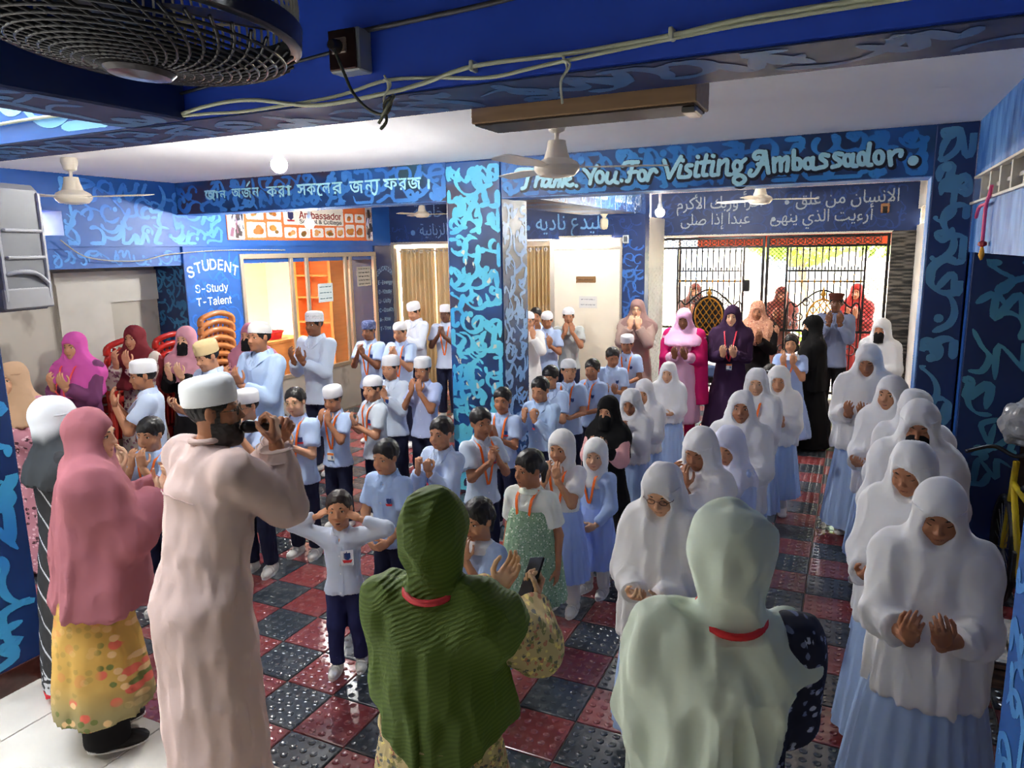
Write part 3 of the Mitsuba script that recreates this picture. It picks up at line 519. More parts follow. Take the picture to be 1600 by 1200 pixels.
# ---------------------------------------------------------------- lettering
D = json.loads(r'''{"thank":[[[-1502,2832],[-1466,2849],[-1337,2840]],[[-1374,2842],[-1402,2758],[-1421,2707],[-1450,2696]],[[-1288,2865],[-1314,2774],[-1332,2708]],[[-1324,2749],[-1289,2776],[-1262,2766],[-1274,2710]],[[-1205,2756],[-1245,2765],[-1264,2725],[-1240,2703],[-1208,2732]],[[-1190,2762],[-1208,2712],[-1186,2700]],[[-1144,2760],[-1171,2700]],[[-1163,2733],[-1125,2761],[-1113,2746],[-1131,2698]],[[-1063,2791],[-1097,2696]],[[-1027,2753],[-1072,2728],[-1035,2698],[-1007,2707]],[[-978,2695],[-975,2692]],[[-913,2817],[-888,2793],[-864,2757]],[[-808,2835],[-848,2766],[-864,2704]],[[-755,2736],[-761,2721],[-772,2712],[-785,2710],[-797,2716],[-807,2729],[-812,2745],[-811,2763],[-804,2778],[-794,2787],[-781,2789],[-768,2783],[-759,2771],[-754,2754],[-755,2736]],[[-719,2776],[-729,2722],[-704,2701],[-676,2719]],[[-652,2777],[-665,2716],[-636,2699]],[[-609,2715],[-606,2713]],[[-598,2822],[-567,2845],[-479,2842]],[[-520,2842],[-535,2770],[-550,2712],[-567,2708]],[[-550,2771],[-493,2773]],[[-420,2731],[-426,2718],[-436,2709],[-448,2708],[-460,2713],[-469,2724],[-474,2740],[-473,2755],[-468,2769],[-457,2777],[-445,2779],[-434,2774],[-424,2762],[-420,2747],[-420,2731]],[[-381,2778],[-405,2704]],[[-393,2744],[-359,2782],[-336,2762]],[[-282,2841],[-259,2782],[-240,2714]],[[-240,2714],[-192,2797],[-155,2859]],[[-155,2795],[-171,2722],[-146,2714]],[[-144,2834],[-140,2831]],[[-74,2793],[-106,2794],[-114,2769],[-84,2743],[-93,2717],[-132,2712]],[[-36,2811],[-47,2724],[-21,2716]],[[-34,2852],[-30,2848]],[[30,2857],[8,2732],[37,2719]],[[-9,2808],[53,2811]],[[80,2807],[69,2724],[95,2716]],[[76,2851],[81,2847]],[[122,2814],[118,2717]],[[120,2777],[160,2814],[180,2803],[178,2723],[204,2712]],[[276,2757],[270,2745],[261,2737],[250,2736],[239,2741],[230,2751],[225,2765],[226,2780],[231,2792],[240,2800],[251,2801],[262,2796],[271,2786],[276,2772],[276,2757]],[[275,2788],[304,2811]],[[248,2732],[230,2715],[285,2698],[307,2669],[271,2642],[232,2660],[236,2692],[262,2701]],[[344,2731],[336,2709],[363,2696],[398,2741],[418,2799],[437,2853]],[[437,2853],[451,2779],[465,2709]],[[437,2851],[383,2857],[361,2831],[380,2808],[396,2818]],[[391,2772],[453,2773]],[[496,2803],[504,2717]],[[503,2774],[527,2803],[542,2792],[548,2719]],[[547,2774],[574,2806],[590,2794],[587,2717]],[[626,2847],[632,2725]],[[676,2746],[671,2733],[663,2725],[653,2723],[642,2728],[634,2739],[629,2753],[629,2768],[634,2781],[642,2789],[653,2790],[663,2785],[672,2775],[676,2760],[676,2746]],[[746,2744],[741,2732],[733,2725],[723,2724],[712,2728],[704,2738],[699,2752],[699,2766],[704,2778],[712,2785],[723,2787],[733,2782],[741,2772],[746,2758],[746,2744]],[[751,2790],[753,2729],[777,2717]],[[848,2799],[812,2808],[802,2787],[833,2759],[835,2732],[792,2722]],[[934,2802],[899,2809],[888,2788],[920,2760],[921,2734],[879,2723]],[[995,2749],[991,2736],[983,2728],[973,2726],[963,2732],[955,2742],[950,2757],[950,2772],[955,2785],[962,2793],[972,2795],[982,2790],[990,2779],[995,2764],[995,2749]],[[1001,2795],[1002,2730],[1026,2720]],[[1082,2753],[1078,2739],[1070,2730],[1060,2729],[1050,2734],[1042,2746],[1038,2761],[1037,2778],[1041,2791],[1049,2800],[1059,2802],[1069,2796],[1077,2785],[1081,2769],[1082,2753]],[[1098,2858],[1093,2736],[1116,2722]],[[1183,2754],[1179,2740],[1171,2731],[1160,2729],[1149,2735],[1140,2747],[1135,2763],[1135,2780],[1140,2794],[1148,2803],[1159,2805],[1169,2799],[1178,2787],[1183,2771],[1183,2754]],[[1219,2798],[1233,2716]],[[1226,2769],[1254,2800],[1288,2798],[1287,2769]]],"dot":[1362,2733],"beng":[["া",-4882,-4809,2771,2843],["ন",-4808,-4729,2767,2843],["অ",-4647,-4523,2766,2852],["জ",-4513,-4383,2753,2851],["ন",-4374,-4283,2764,2850],["ক",-4189,-4050,2755,2850],["র",-4043,-3955,2742,2850],["া",-3947,-3870,2754,2851],["স",-3806,-3694,2748,2851],["ক",-3692,-3579,2748,2851],["ে",-3574,-3503,2733,2848],["ল",-3505,-3408,2751,2848],["র",-3389,-3266,2741,2849],["জ",-3189,-3032,2735,2846],["ন",-3014,-2924,2744,2846],["ফ",-2814,-2661,2750,2846],["র",-2652,-2564,2742,2844],["জ",-2555,-2417,2739,2842],["।",-2352,-2326,2737,2821]],"bs":[[[-5012,2845],[-4874,2844]],[[-4988,2832],[-5004,2811],[-4984,2784],[-4954,2768],[-4918,2779]],[[-4962,2823],[-4930,2826],[-4909,2807],[-4937,2790],[-4962,2802]],[[-4891,2840],[-4893,2799],[-4906,2777],[-4889,2760]],[[-4437,2871],[-4397,2908]],[[-2923,2841],[-2856,2842]],[[-2882,2841],[-2883,2766],[-2907,2718],[-2936,2733]]],"gl":{"a1":[[[913,0,912,46,917,46,918,0]],[[872,33,876,37,889,26,894,25,895,31,894,45,899,46,900,29,897,20,903,12,903,6,899,1,877,0,877,6,886,12,890,17,890,20],[886,6,895,5,897,6,898,11,896,14,893,14]],[[875,-18,875,-16,877,-15,875,-13,876,-6,879,-4,884,-4,884,-7,878,-8,878,-12,880,-14,887,-13,887,-16,880,-19]],[[786,7,785,46,790,46,791,12,793,6,802,5,805,6,808,13,808,17,810,18,813,17,812,7,815,5,820,5,824,8,825,17,830,18,830,6,837,5,841,8,840,22,845,22,847,8,851,5,858,5,862,8,862,15,859,21,859,25,861,26,864,26,865,24,867,17,867,7,865,3,859,0,850,0,844,4,838,0,831,0,827,3,822,0,814,0,809,3,804,0,793,0,787,4]],[[858,34,859,39,863,39,864,37,863,33]],[[738,4,740,10,741,11,744,10,745,7,743,-2,747,-8,754,-10,764,-9,769,-6,772,0,771,10,767,18,772,20,777,8,777,-1,774,-8,770,-12,762,-15,751,-15,745,-13,740,-9,738,-4]],[[754,30,759,31,760,26,755,25]],[[640,5,642,11,646,11,647,8,645,4,645,-1,646,-4,654,-9,663,-9,671,-6,674,0,673,11,671,15,672,18,677,17,678,9,684,5,689,6,692,9,696,19,701,23,710,22,715,14,715,6,711,1,702,0,694,4,689,0,679,1,676,-8,673,-11,666,-14,652,-14,645,-11,640,-4],[697,8,703,5,709,6,710,9,709,15,706,18,702,18,699,15]],[[656,27,657,32,662,31,661,26]],[[520,-6,521,6,523,10,525,10,528,9,525,2,525,-3,528,-9,536,-12,543,-12,554,-9,558,-5,559,0,550,0,546,2,544,5,545,15,551,21,558,21,562,18,565,5,576,6,577,8,576,46,581,46,582,13,585,6,599,5,595,10,594,20,596,24,602,28,612,28,613,23,602,22,599,18,600,12,608,7,615,10,618,10,619,8,619,6,616,4,599,0,585,0,581,3,575,0,564,0,562,-8,557,-13,546,-17,534,-17,527,-15,523,-12],[550,7,553,5,560,5,559,12,556,16,552,16,550,14,549,11]],[[556,29,557,34,561,34,562,32,561,28]],[[547,33,552,34,553,29,548,28]],[[373,0,372,46,377,46,378,0]],[[312,-14,311,-9,320,-6,326,1,327,10,323,18,324,21,327,22,329,20,334,6,350,5,356,7,357,10,349,10,345,12,343,15,344,25,350,32,357,32,361,29,364,22,364,12,360,4,350,0,334,0,330,2,327,-6,320,-12],[348,21,349,16,352,15,359,16,358,23,355,27,350,26]],[[354,44,359,45,360,40,355,39]],[[345,44,350,45,351,40,346,39]],[[298,46,298,49,300,50,298,52,299,58,302,60,308,60,308,57,302,57,301,53,303,51,310,52,311,48,301,45]],[[303,41,308,41,308,0,303,0]],[[254,-14,254,-9,265,-6,269,-1,269,0,258,1,256,3,255,5,256,15,261,21,269,22,275,15,276,11,275,-2,269,-10,259,-14],[260,9,263,5,271,6,269,15,266,17,261,14]],[[226,-11,227,-9,234,-7,240,-1,242,3,242,10,238,20,243,21,247,12,247,2,245,-3,240,-9,234,-13,228,-15]],[[154,8,155,21,158,22,160,21,159,11,163,6,173,4,186,4,198,7,200,13,198,46,204,46,204,23,206,8,210,5,215,5,220,8,217,25,222,26,225,16,224,5,217,0,207,0,202,4,198,1,188,-1,169,-1,159,2]],[[215,-11,216,-6,220,-6,221,-8,220,-12]],[[175,18,182,20,182,22,177,25,177,29,185,35,187,31,182,29,181,27,186,22,186,18,179,14,175,14]],[[126,0,125,46,130,46,131,0]],[[86,32,86,35,90,37,101,27,107,25,108,30,107,45,109,46,113,45,113,28,110,20,116,12,116,5,114,2,110,0,90,0,90,6,96,9,103,19,96,26],[99,6,108,5,111,7,111,11,109,14,106,14,106,12]],[[30,-14,29,-9,38,-6,44,1,45,11,41,20,44,22,47,20,51,7,54,5,68,5,74,8,72,16,58,28,58,32,65,38,79,45,85,44,84,53,88,56,93,56,93,53,88,53,87,49,89,47,95,47,96,44,87,41,83,42,83,40,64,31,78,16,79,13,78,4,69,0,52,0,48,2,45,-6,38,-12]],[[1,-10,1,0,4,6,11,9,23,10,22,17,18,20,12,19,9,14,4,15,5,18,9,23,13,25,22,24,27,18,28,7,26,2,19,4,12,4,7,1,6,-8,9,-24,4,-24]]],"a2":[[[814,46,814,49,816,50,814,52,815,58,818,60,824,60,824,57,818,57,817,53,819,51,826,52,827,48,817,45]],[[819,41,824,41,824,0,819,0]],[[788,-11,789,-9,796,-7,802,-1,804,3,804,10,800,20,805,21,809,12,809,2,807,-3,802,-9,796,-13,790,-15]],[[765,-2,765,2,772,3,767,10,767,16,769,20,774,23,782,23,783,22,782,18,775,18,772,11,776,6,786,8,787,3,769,-3]],[[753,-11,754,-6,759,-7,758,-12]],[[676,17,678,22,682,21,681,12,682,9,685,6,694,4,718,6,729,11,732,15,737,13,736,8,738,6,749,5,754,9,751,25,756,26,759,16,759,8,754,1,750,0,735,1,730,6,725,3,715,0,691,-1,681,2,677,6]],[[744,-11,745,-6,750,-7,749,-12]],[[707,31,712,32,713,27,708,26]],[[698,31,703,32,704,27,699,26]],[[648,0,647,46,652,46,653,0]],[[594,2,595,7,608,5,613,7,614,13,605,27,608,30,611,29,614,24,620,8,624,5,631,6,633,11,631,46,637,45,638,8,635,2,630,0,622,0,617,4,610,0,600,0]],[[602,37,603,42,607,42,608,40,607,36]],[[545,-4,546,8,547,11,550,11,552,10,550,-2,553,-7,562,-10,569,-10,578,-7,582,-3,583,1,571,6,568,9,568,16,570,20,577,26,587,27,590,25,589,21,581,22,577,20,573,15,573,12,576,9,585,6,588,3,588,-2,586,-6,579,-12,570,-15,558,-15,549,-11]],[[567,-22,572,-21,573,-26,568,-27]],[[559,-26,560,-21,564,-21,565,-23,564,-27]],[[516,-7,521,-6,522,-11,517,-12]],[[408,-3,408,5,410,11,413,11,415,10,413,-2,417,-7,424,-9,433,-9,441,-7,446,-3,446,0,442,3,437,4,437,9,441,9,451,5,458,5,461,19,469,27,476,26,479,21,479,13,476,9,476,6,488,5,491,6,493,8,495,18,500,18,499,8,504,5,513,5,517,8,514,25,517,26,519,26,520,24,522,16,521,5,517,1,501,0,496,4,491,0,481,0,482,-7,480,-11,477,-13,465,-12,460,-7,457,0,451,0,451,-5,449,-8,436,-14,417,-13,410,-8],[464,2,465,-5,469,-8,475,-8,477,-6,477,-1,473,2],[464,13,463,6,466,6,472,9,474,18,472,22,467,19]],[[507,-7,512,-6,513,-11,508,-12]],[[492,30,497,31,498,26,493,25]],[[235,3,237,7,249,5,254,7,255,10,254,16,247,26,247,28,250,30,252,30,260,15,261,9,265,5,271,5,275,8,277,18,282,17,281,8,282,6,299,5,294,13,294,20,296,24,302,28,312,28,313,23,302,22,299,18,300,12,308,7,315,10,318,10,319,8,319,6,316,4,299,0,284,0,279,3,273,0,263,0,258,4,251,0,241,0]],[[275,-7,280,-6,281,-11,276,-12]],[[224,0,223,46,228,46,229,0]],[[190,-19,190,-16,192,-15,190,-13,191,-6,194,-4,199,-4,199,-7,193,-8,193,-12,195,-14,201,-13,202,-16,195,-19]],[[192,0,191,46,196,46,197,0]],[[159,5,161,7,173,5,178,7,179,10,178,16,171,26,172,29,175,30,179,25,184,14,183,5,175,0,165,0,160,2]],[[167,37,168,42,173,41,172,36]],[[147,0,146,46,151,46,152,0]],[[2,-3,2,5,4,11,9,10,7,3,8,-4,11,-7,18,-9,32,-8,40,-3,40,0,38,2,31,4,31,9,35,9,46,5,53,6,54,8,53,46,58,46,59,12,60,8,64,5,69,5,73,8,76,18,80,17,79,8,83,5,85,5,87,10,96,19,106,24,116,23,121,17,120,7,113,1,105,-1,87,-1,79,1,76,4,71,0,62,0,57,3,52,0,45,0,45,-5,43,-8,30,-14,11,-13,4,-8],[90,5,102,4,112,6,116,10,116,15,111,19,104,18,100,16]]],"a3":[[[168,3,170,7,182,5,187,7,188,10,187,16,180,26,180,28,183,30,185,30,193,15,194,9,198,5,204,5,209,8,211,18,216,18,215,8,216,6,220,5,230,6,231,8,230,46,235,46,236,13,239,6,254,5,262,8,262,10,254,10,250,12,248,15,249,25,255,32,264,31,269,22,269,12,266,5,262,2,255,0,239,0,235,3,229,0,217,0,212,3,206,0,196,0,191,4,184,0,174,0],[253,21,254,16,257,15,264,16,263,23,260,27,255,26]],[[255,40,256,45,261,44,260,39]],[[213,-7,218,-6,219,-11,214,-12]],[[204,-7,209,-6,210,-11,205,-12]],[[134,-12,135,0,142,9,136,16,136,24,138,28,144,32,154,32,155,31,154,26,147,27,144,26,141,23,141,18,146,14,151,14,160,17,161,12,147,7,140,-1,139,-10,140,-13,145,-18,159,-20,169,-17,170,-22,161,-25,146,-24,141,-22,136,-17]],[[86,7,85,46,90,46,92,7,96,5,103,5,108,8,108,15,105,21,105,25,110,26,113,17,113,7,111,3,105,0,90,1]],[[104,38,109,39,110,34,105,33]],[[52,3,54,7,66,5,71,7,72,14,64,26,65,29,69,30,77,15,76,5,69,0,58,0]],[[2,12,2,17,5,22,12,27,18,28,18,33,23,33,25,8,30,5,37,5,41,8,41,14,38,25,43,26,46,16,46,8,41,1,27,0,24,1,20,6,9,6,5,8],[7,17,11,11,19,11,19,23,11,21]],[[40,-7,45,-6,46,-11,41,-12]],[[31,-7,36,-6,37,-11,32,-12]]],"a4":[[[285,3,287,7,299,5,304,7,305,10,304,16,297,26,297,28,300,30,302,30,310,15,311,9,315,5,321,5,325,8,327,18,332,18,331,8,337,5,345,6,349,18,353,17,352,7,355,5,360,5,363,7,365,18,370,18,369,7,372,5,377,5,381,8,378,25,381,26,383,26,386,17,386,7,384,3,379,0,371,0,366,3,362,0,354,0,349,3,344,0,333,0,329,2,328,4,323,0,313,0,308,4,301,0,291,0]],[[324,26,325,31,330,30,329,25]],[[251,-12,252,0,259,9,253,16,253,24,255,28,261,32,271,32,272,31,271,26,264,27,261,26,258,23,258,18,263,14,268,14,277,17,278,12,264,7,257,-1,256,-10,257,-13,262,-18,276,-20,286,-17,287,-22,278,-25,263,-24,258,-22,253,-17]],[[224,0,223,46,228,46,229,0]],[[174,-11,175,-9,183,-6,189,1,190,11,186,18,188,22,191,22,195,10,198,6,204,5,208,7,209,12,207,46,212,46,214,20,214,8,212,3,206,0,197,0,196,2,193,2,191,-5,186,-10,179,-14,176,-14]],[[183,35,188,36,189,31,184,30]],[[145,46,150,46,151,12,153,6,163,5,168,8,168,14,165,21,165,25,170,26,173,16,173,7,168,1,153,0,147,4]],[[163,-7,168,-6,169,-11,164,-12]],[[70,12,71,20,76,25,86,28,86,33,91,33,92,10,94,6,102,5,106,6,108,8,110,18,115,18,114,8,115,6,119,5,130,6,132,9,132,15,129,21,129,25,131,26,134,26,135,24,137,17,137,7,135,3,129,0,116,0,111,3,105,0,95,0,89,3,88,6,74,7],[75,15,79,11,87,11,87,22,85,23,79,21,75,17]],[[128,38,133,39,134,34,129,33]],[[112,-11,113,-6,118,-7,117,-12]],[[103,-7,108,-6,109,-11,104,-12]],[[85,46,90,47,91,42,86,41]],[[76,42,77,47,81,47,82,45,81,41]]],"a5":[[[499,7,498,46,503,46,505,7,509,5,516,5,521,8,521,15,518,21,518,25,523,26,526,17,526,7,524,3,518,0,503,1]],[[517,38,522,39,523,34,518,33]],[[382,12,383,20,388,25,398,28,398,33,403,33,404,9,406,6,409,5,415,5,420,8,422,18,427,18,426,7,431,5,440,6,443,10,445,18,449,17,448,8,452,5,454,5,456,10,465,19,475,24,485,23,490,17,490,9,487,4,482,1,474,-1,456,-1,448,1,445,4,440,0,428,0,423,3,417,0,407,0,401,3,400,6,386,7],[469,16,459,4,471,4,481,6,485,10,485,15,480,19,473,18],[387,17,391,11,399,11,399,22,397,23,391,21]],[[424,-11,425,-6,430,-7,429,-12]],[[415,-11,416,-6,421,-7,420,-12]],[[397,46,402,47,403,42,398,41]],[[388,42,389,47,393,47,394,45,393,41]],[[323,7,322,46,327,46,329,7,334,5,352,6,354,9,352,16,338,28,338,32,345,38,359,45,363,44,363,40,344,31,356,19,359,13,358,4,353,1,349,0,327,1]],[[289,5,291,7,303,5,308,7,309,10,308,16,301,26,302,29,305,30,309,25,314,14,313,5,305,0,295,0,290,2]],[[297,41,302,42,303,37,298,36]],[[240,12,241,20,246,25,256,28,256,33,261,33,263,7,267,5,273,5,278,8,278,14,275,21,275,25,280,26,283,16,283,7,278,1,265,0,259,3,258,6,244,7],[245,17,249,11,257,11,257,22,255,23,249,21]],[[273,-11,274,-6,278,-6,279,-8,278,-12]],[[255,42,256,47,260,47,261,45,260,41]],[[246,42,247,47,251,47,252,45,251,41]],[[171,7,170,46,175,46,176,12,178,6,182,5,194,6,203,9,207,12,204,16,197,18,188,17,187,22,190,23,199,23,210,18,211,16,218,15,218,10,211,9,199,2,191,0,175,1]],[[191,31,192,36,196,36,197,34,196,30]],[[70,12,71,20,76,25,86,28,86,33,91,33,92,10,94,6,98,5,105,6,107,10,108,18,113,18,112,8,117,5,125,5,127,8,126,46,132,45,132,19,133,16,147,24,157,23,162,17,162,10,160,6,154,2,146,0,115,0,110,3,104,0,95,0,89,3,88,6,74,7],[141,16,132,5,142,5,153,7,156,9,157,15,155,18,148,19],[75,17,79,11,87,11,87,22,85,23,79,21]],[[102,26,102,29,104,30,102,32,102,37,106,40,111,40,111,37,106,37,105,33,107,31,113,32,114,28,104,25]],[[85,42,86,47,90,47,91,45,90,41]],[[76,42,77,47,81,47,82,45,81,41]]],"a6":[[[740,0,739,46,744,46,745,0]],[[686,2,687,7,700,5,705,7,706,13,697,27,700,30,703,29,706,24,711,10,714,6,720,5,724,7,725,12,723,46,728,46,730,20,730,8,728,3,722,0,714,0,709,4,702,0,692,0]],[[694,37,695,42,699,42,700,40,699,36]],[[637,4,639,11,642,11,644,10,642,-2,645,-7,654,-10,668,-8,674,-3,675,1,663,6,660,9,660,16,662,20,669,26,679,27,682,25,681,21,673,22,669,20,665,15,665,12,668,9,677,6,680,3,680,-2,678,-6,669,-13,662,-15,650,-15,644,-13,638,-7]],[[659,-22,664,-21,665,-26,660,-27]],[[651,-26,652,-21,656,-21,657,-23,656,-27]],[[532,-7,532,3,535,11,542,19,547,22,550,23,557,22,564,6,570,5,574,7,573,46,578,46,579,13,582,6,596,5,592,10,591,20,593,24,599,28,609,28,610,23,599,22,596,18,597,12,605,7,612,10,615,10,616,8,616,6,613,4,596,0,582,0,577,3,572,0,564,0,560,2,557,-1,551,-1,546,1,539,8,537,2,537,-4,541,-24,538,-25,536,-25,535,-22],[544,14,545,9,550,5,555,4,557,5,556,13,553,18,546,16]],[[484,7,483,46,488,46,490,7,494,5,501,5,506,8,506,14,503,21,503,25,508,26,511,16,510,5,503,0,488,1]],[[501,-7,506,-6,507,-11,502,-12]],[[376,-7,376,3,379,11,386,19,391,22,394,23,401,22,408,6,414,5,418,7,417,46,422,46,423,13,426,6,438,5,438,8,435,11,436,21,443,27,449,27,452,26,457,19,457,12,453,5,467,6,469,11,467,46,473,45,474,8,471,2,466,0,454,0,447,2,440,0,426,0,421,3,416,0,408,0,405,2,401,-1,395,-1,390,1,383,8,381,2,381,-4,385,-24,382,-25,380,-25,379,-22],[440,14,442,9,448,8,451,11,452,17,448,22,445,22,441,19],[388,14,389,9,394,5,399,4,401,5,400,13,397,18,390,16]],[[447,39,452,40,453,35,448,34]],[[438,35,439,40,443,40,444,38,443,34]],[[204,-7,204,3,207,11,214,19,219,22,222,23,229,22,236,6,242,5,246,7,245,46,250,46,251,13,254,6,268,5,264,10,263,20,265,24,271,28,281,28,282,23,271,22,268,18,269,12,277,7,284,10,287,10,288,8,288,6,285,4,268,0,254,0,249,3,244,0,236,0,232,2,229,-1,223,-1,218,1,211,8,209,2,209,-4,213,-24,210,-25,208,-25,207,-22],[216,14,217,9,222,5,227,4,229,5,228,13,225,18,218,16]],[[176,46,181,46,182,0,177,0]],[[136,33,140,37,153,26,158,25,159,31,158,45,163,46,164,29,161,20,167,12,167,6,163,1,141,0,141,6,150,12,154,17,154,20],[150,6,159,5,161,6,162,11,160,14,157,14]],[[139,-18,139,-16,141,-15,139,-13,140,-6,143,-4,148,-4,148,-7,142,-8,142,-12,144,-14,151,-13,151,-16,144,-19]],[[50,7,49,46,54,46,55,12,57,6,66,5,69,6,72,13,72,17,74,18,77,17,76,7,79,5,84,5,88,8,89,17,94,18,94,6,101,5,105,8,104,22,109,22,111,8,115,5,122,5,126,8,126,15,123,21,123,25,125,26,128,26,129,24,131,17,131,7,129,3,123,0,114,0,108,4,102,0,95,0,91,3,86,0,78,0,73,3,68,0,57,0,54,1]],[[122,38,127,39,128,34,123,33]],[[2,-4,3,8,6,11,9,9,7,-2,11,-8,23,-10,32,-7,35,-3,36,5,31,18,35,20,37,19,41,8,41,-1,38,-8,34,-12,26,-15,15,-15,6,-11]],[[18,26,19,31,24,30,23,25]]],"ন":[[[-1,42,-1,50,50,50,50,42,43,41,43,0,34,0,34,16,23,25,16,26,12,23,12,19,18,15,14,8,11,8,8,10,3,17,4,28,11,33,22,33,34,27,34,42]]],"অ":[[[-1,42,-1,50,75,50,75,42,67,42,67,0,57,0,56,4,49,11,45,11,38,7,24,7,17,10,8,19,3,29,2,35,10,37,16,22,22,16,28,14,37,15,41,18,42,21,41,29,39,31,34,32,31,30,31,25,23,24,22,33,26,38,23,42],[34,42,35,39,43,38,48,34,51,28,51,17,58,13,58,42]]],"জ":[[[-1,42,-1,50,78,50,78,42,51,41,52,39,56,37,68,37,71,33,72,28,69,22,69,11,72,1,64,-1,62,0,60,8,61,29,47,33,40,40,35,38,30,33,30,29,32,27,35,27,44,31,53,28,54,15,52,11,47,6,42,4,27,4,19,7,11,14,7,20,2,32,2,36,10,38,14,25,19,17,27,12,36,11,42,13,45,17,45,23,39,20,27,20,22,24,21,34,27,40,27,42]]],"ক":[[[-1,42,-1,50,68,50,68,42,42,42,42,40,54,37,62,30,64,26,64,19,63,16,58,12,47,12,47,19,54,20,55,25,52,29,42,32,42,0,32,0,28,7,26,7,20,13,10,17,6,17,2,24,2,27,20,36,31,39,33,40,33,42],[15,23,21,21,31,13,33,13,33,31,24,29,16,25]]],"র":[[[-1,42,-1,50,50,50,50,42,42,42,42,0,32,0,32,2,23,11,13,16,5,17,2,24,2,27,5,29,22,37,31,39,33,40,33,42],[15,23,26,18,28,15,33,13,33,31,19,27,15,25]],[[8,2,8,7,11,10,16,10,19,7,19,2,16,-1,11,-1]]],"া":[[[-1,43,-1,50,3,50,7,48,7,55,14,55,16,50,24,50,24,42,16,42,16,0,7,0,7,37,3,42]]],"স":[[[-1,42,-1,50,56,50,56,42,49,41,49,0,40,0,40,25,36,28,31,25,25,14,20,10,11,10,7,12,4,15,3,19,9,22,13,17,18,18,20,22,19,29,16,34,9,37,3,37,2,38,3,42],[19,41,24,36,25,31,30,35,37,35,38,33,40,33,40,42,19,42]]],"ল":[[[-1,42,-1,50,61,50,61,42,53,42,53,0,44,0,44,25,40,28,34,26,34,20,29,19,26,20,25,25,22,28,17,29,14,28,12,26,12,21,16,17,20,16,18,8,15,8,9,11,3,19,3,28,5,32,9,35,22,36,29,32,33,35,44,34,44,42]]],"ফ":[[[-1,42,-1,50,70,50,70,42,18,42,18,40,23,38,27,34,28,28,16,23,16,20,28,16,33,11,35,11,35,40,53,38,59,35,64,30,66,26,65,16,60,12,49,12,49,19,56,20,57,25,53,30,44,32,44,-1,35,-1,27,8,19,12,6,15,3,24,17,31,17,33,3,38,3,42]]],"।":[[[15,50,24,50,24,0,15,0]]],"ে":[[[-1,42,-1,50,31,50,31,42,26,42,22,40,16,34,12,24,12,17,15,10,22,7,29,9,32,4,31,1,16,0,7,6,3,15,3,26,7,36,11,42]]]}}''')


def poly2(rings, s=1.0, dx=0.0, dz=0.0):
    out = []
    for g in rings:
        r = [[(dx + s * q[i], dz + s * q[i + 1]) for i in range(0, len(q), 2)] for q in g]
        out.append(Polygon(r[0], r[1:]).buffer(0))
    return shapely.union_all(out)


def brush(lines, w):
    return shapely.union_all([LineString(spline(np.array(l, float) / 1000, 5)).buffer(w / 2, quad_segs=4) for l in lines])


grt = brush(D['thank'], 0.030)
grt = shapely.union_all([grt, Point(D['dot'][0] / 1000, D['dot'][1] / 1000).buffer(0.032)])
put('greeting_shadow', plane_map(extrude(shapely.affinity.translate(grt.buffer(0.012), 0.008, -0.008), 0.0006), (0, 2.6705, 0), EX, EZ, -EY), 'paint', parent=bt, col=(8, 14, 34))
put('greeting_lettering', plane_map(extrude(grt, 0.001), (0, 2.6698, 0), EX, EZ, -EY), 'paint', parent=bt, col=(165, 214, 226), label='pale blue painted words Thank You For Visiting Ambassador')
bp = [brush(D['bs'], 0.019)]
for ch, xl, xr, zb, zt in D['beng']:
    g = poly2(D['gl'][ch])
    x0, y0, x1, y1 = g.bounds
    bp.append(shapely.affinity.affine_transform(g, [(xr - xl) / 1000 / (x1 - x0), 0, 0, (zt - zb) / 1000 / (y1 - y0), xl / 1000 - x0 * (xr - xl) / 1000 / (x1 - x0), zb / 1000 - y0 * (zt - zb) / 1000 / (y1 - y0)]))
put('proverb_lettering', plane_map(extrude(shapely.union_all(bp), 0.001), (0, 2.6698, 0), EX, EZ, -EY), 'paint', parent=bg, col=(165, 220, 230), label='pale blue painted Bengali sentence')


def arab(parent, key, x0, x1, z, y, col, hscale=1.0):
    g = poly2(D['gl'][key]); a0, b0, a1, b1 = g.bounds
    s = (x1 - x0) / (a1 - a0)
    g = shapely.affinity.affine_transform(g, [s, 0, 0, s * hscale, x0 - a0 * s, z])
    put('arabic_lettering', plane_map(extrude(g.buffer(.0015, quad_segs=1).simplify(.002), 0.001), (0, y, 0), EX, EZ, -EY), 'paint', parent=parent, col=col)


def disc(parent, x, z, y, r, col):
    put('painted_dot', plane_map(extrude(Point(x, z).buffer(r, quad_segs=5), .001), (0, y, 0), EX, EZ, -EY), 'paint', parent=parent, col=col)


AR = (150, 160, 170)
arab(gw, 'a1', -1.28, 1.50, 2.72, 7.5965, AR, 1.15)
arab(gw, 'a2', -1.22, 1.22, 2.50, 7.5965, AR, 1.15)
disc(gw, 0.02, 2.545, 7.5965, .03, AR); disc(gw, 0.18, 2.76, 7.5965, .03, AR)
arab(bw, 'a3', -3.0, -1.95, 2.46, 6.5465, (110, 160, 205), 1.2); disc(bw, -3.12, 2.50, 6.5465, .035, (90, 140, 190))
arab(bw, 'a4', -4.9, -3.95, 2.44, 6.5465, (95, 130, 175), 1.2); disc(bw, -5.02, 2.48, 6.5465, .04, (85, 125, 175))
arab(bw, 'a5', -5.0, -3.4, 2.70, 6.5465, (95, 130, 175), 1.1)
g6 = poly2(D['gl']['a6']); q = g6.bounds; s6 = 2.2 / (q[2] - q[0])
put('arabic_lettering', plane_map(extrude(shapely.affinity.affine_transform(g6, [s6, 0, 0, s6 * 1.3, 4.1, 2.72]).buffer(.001, quad_segs=1).simplify(.002), .001), (-1.4485, 0, 0), EY, EZ, EX), 'paint', parent=bd, col=(150, 165, 185))


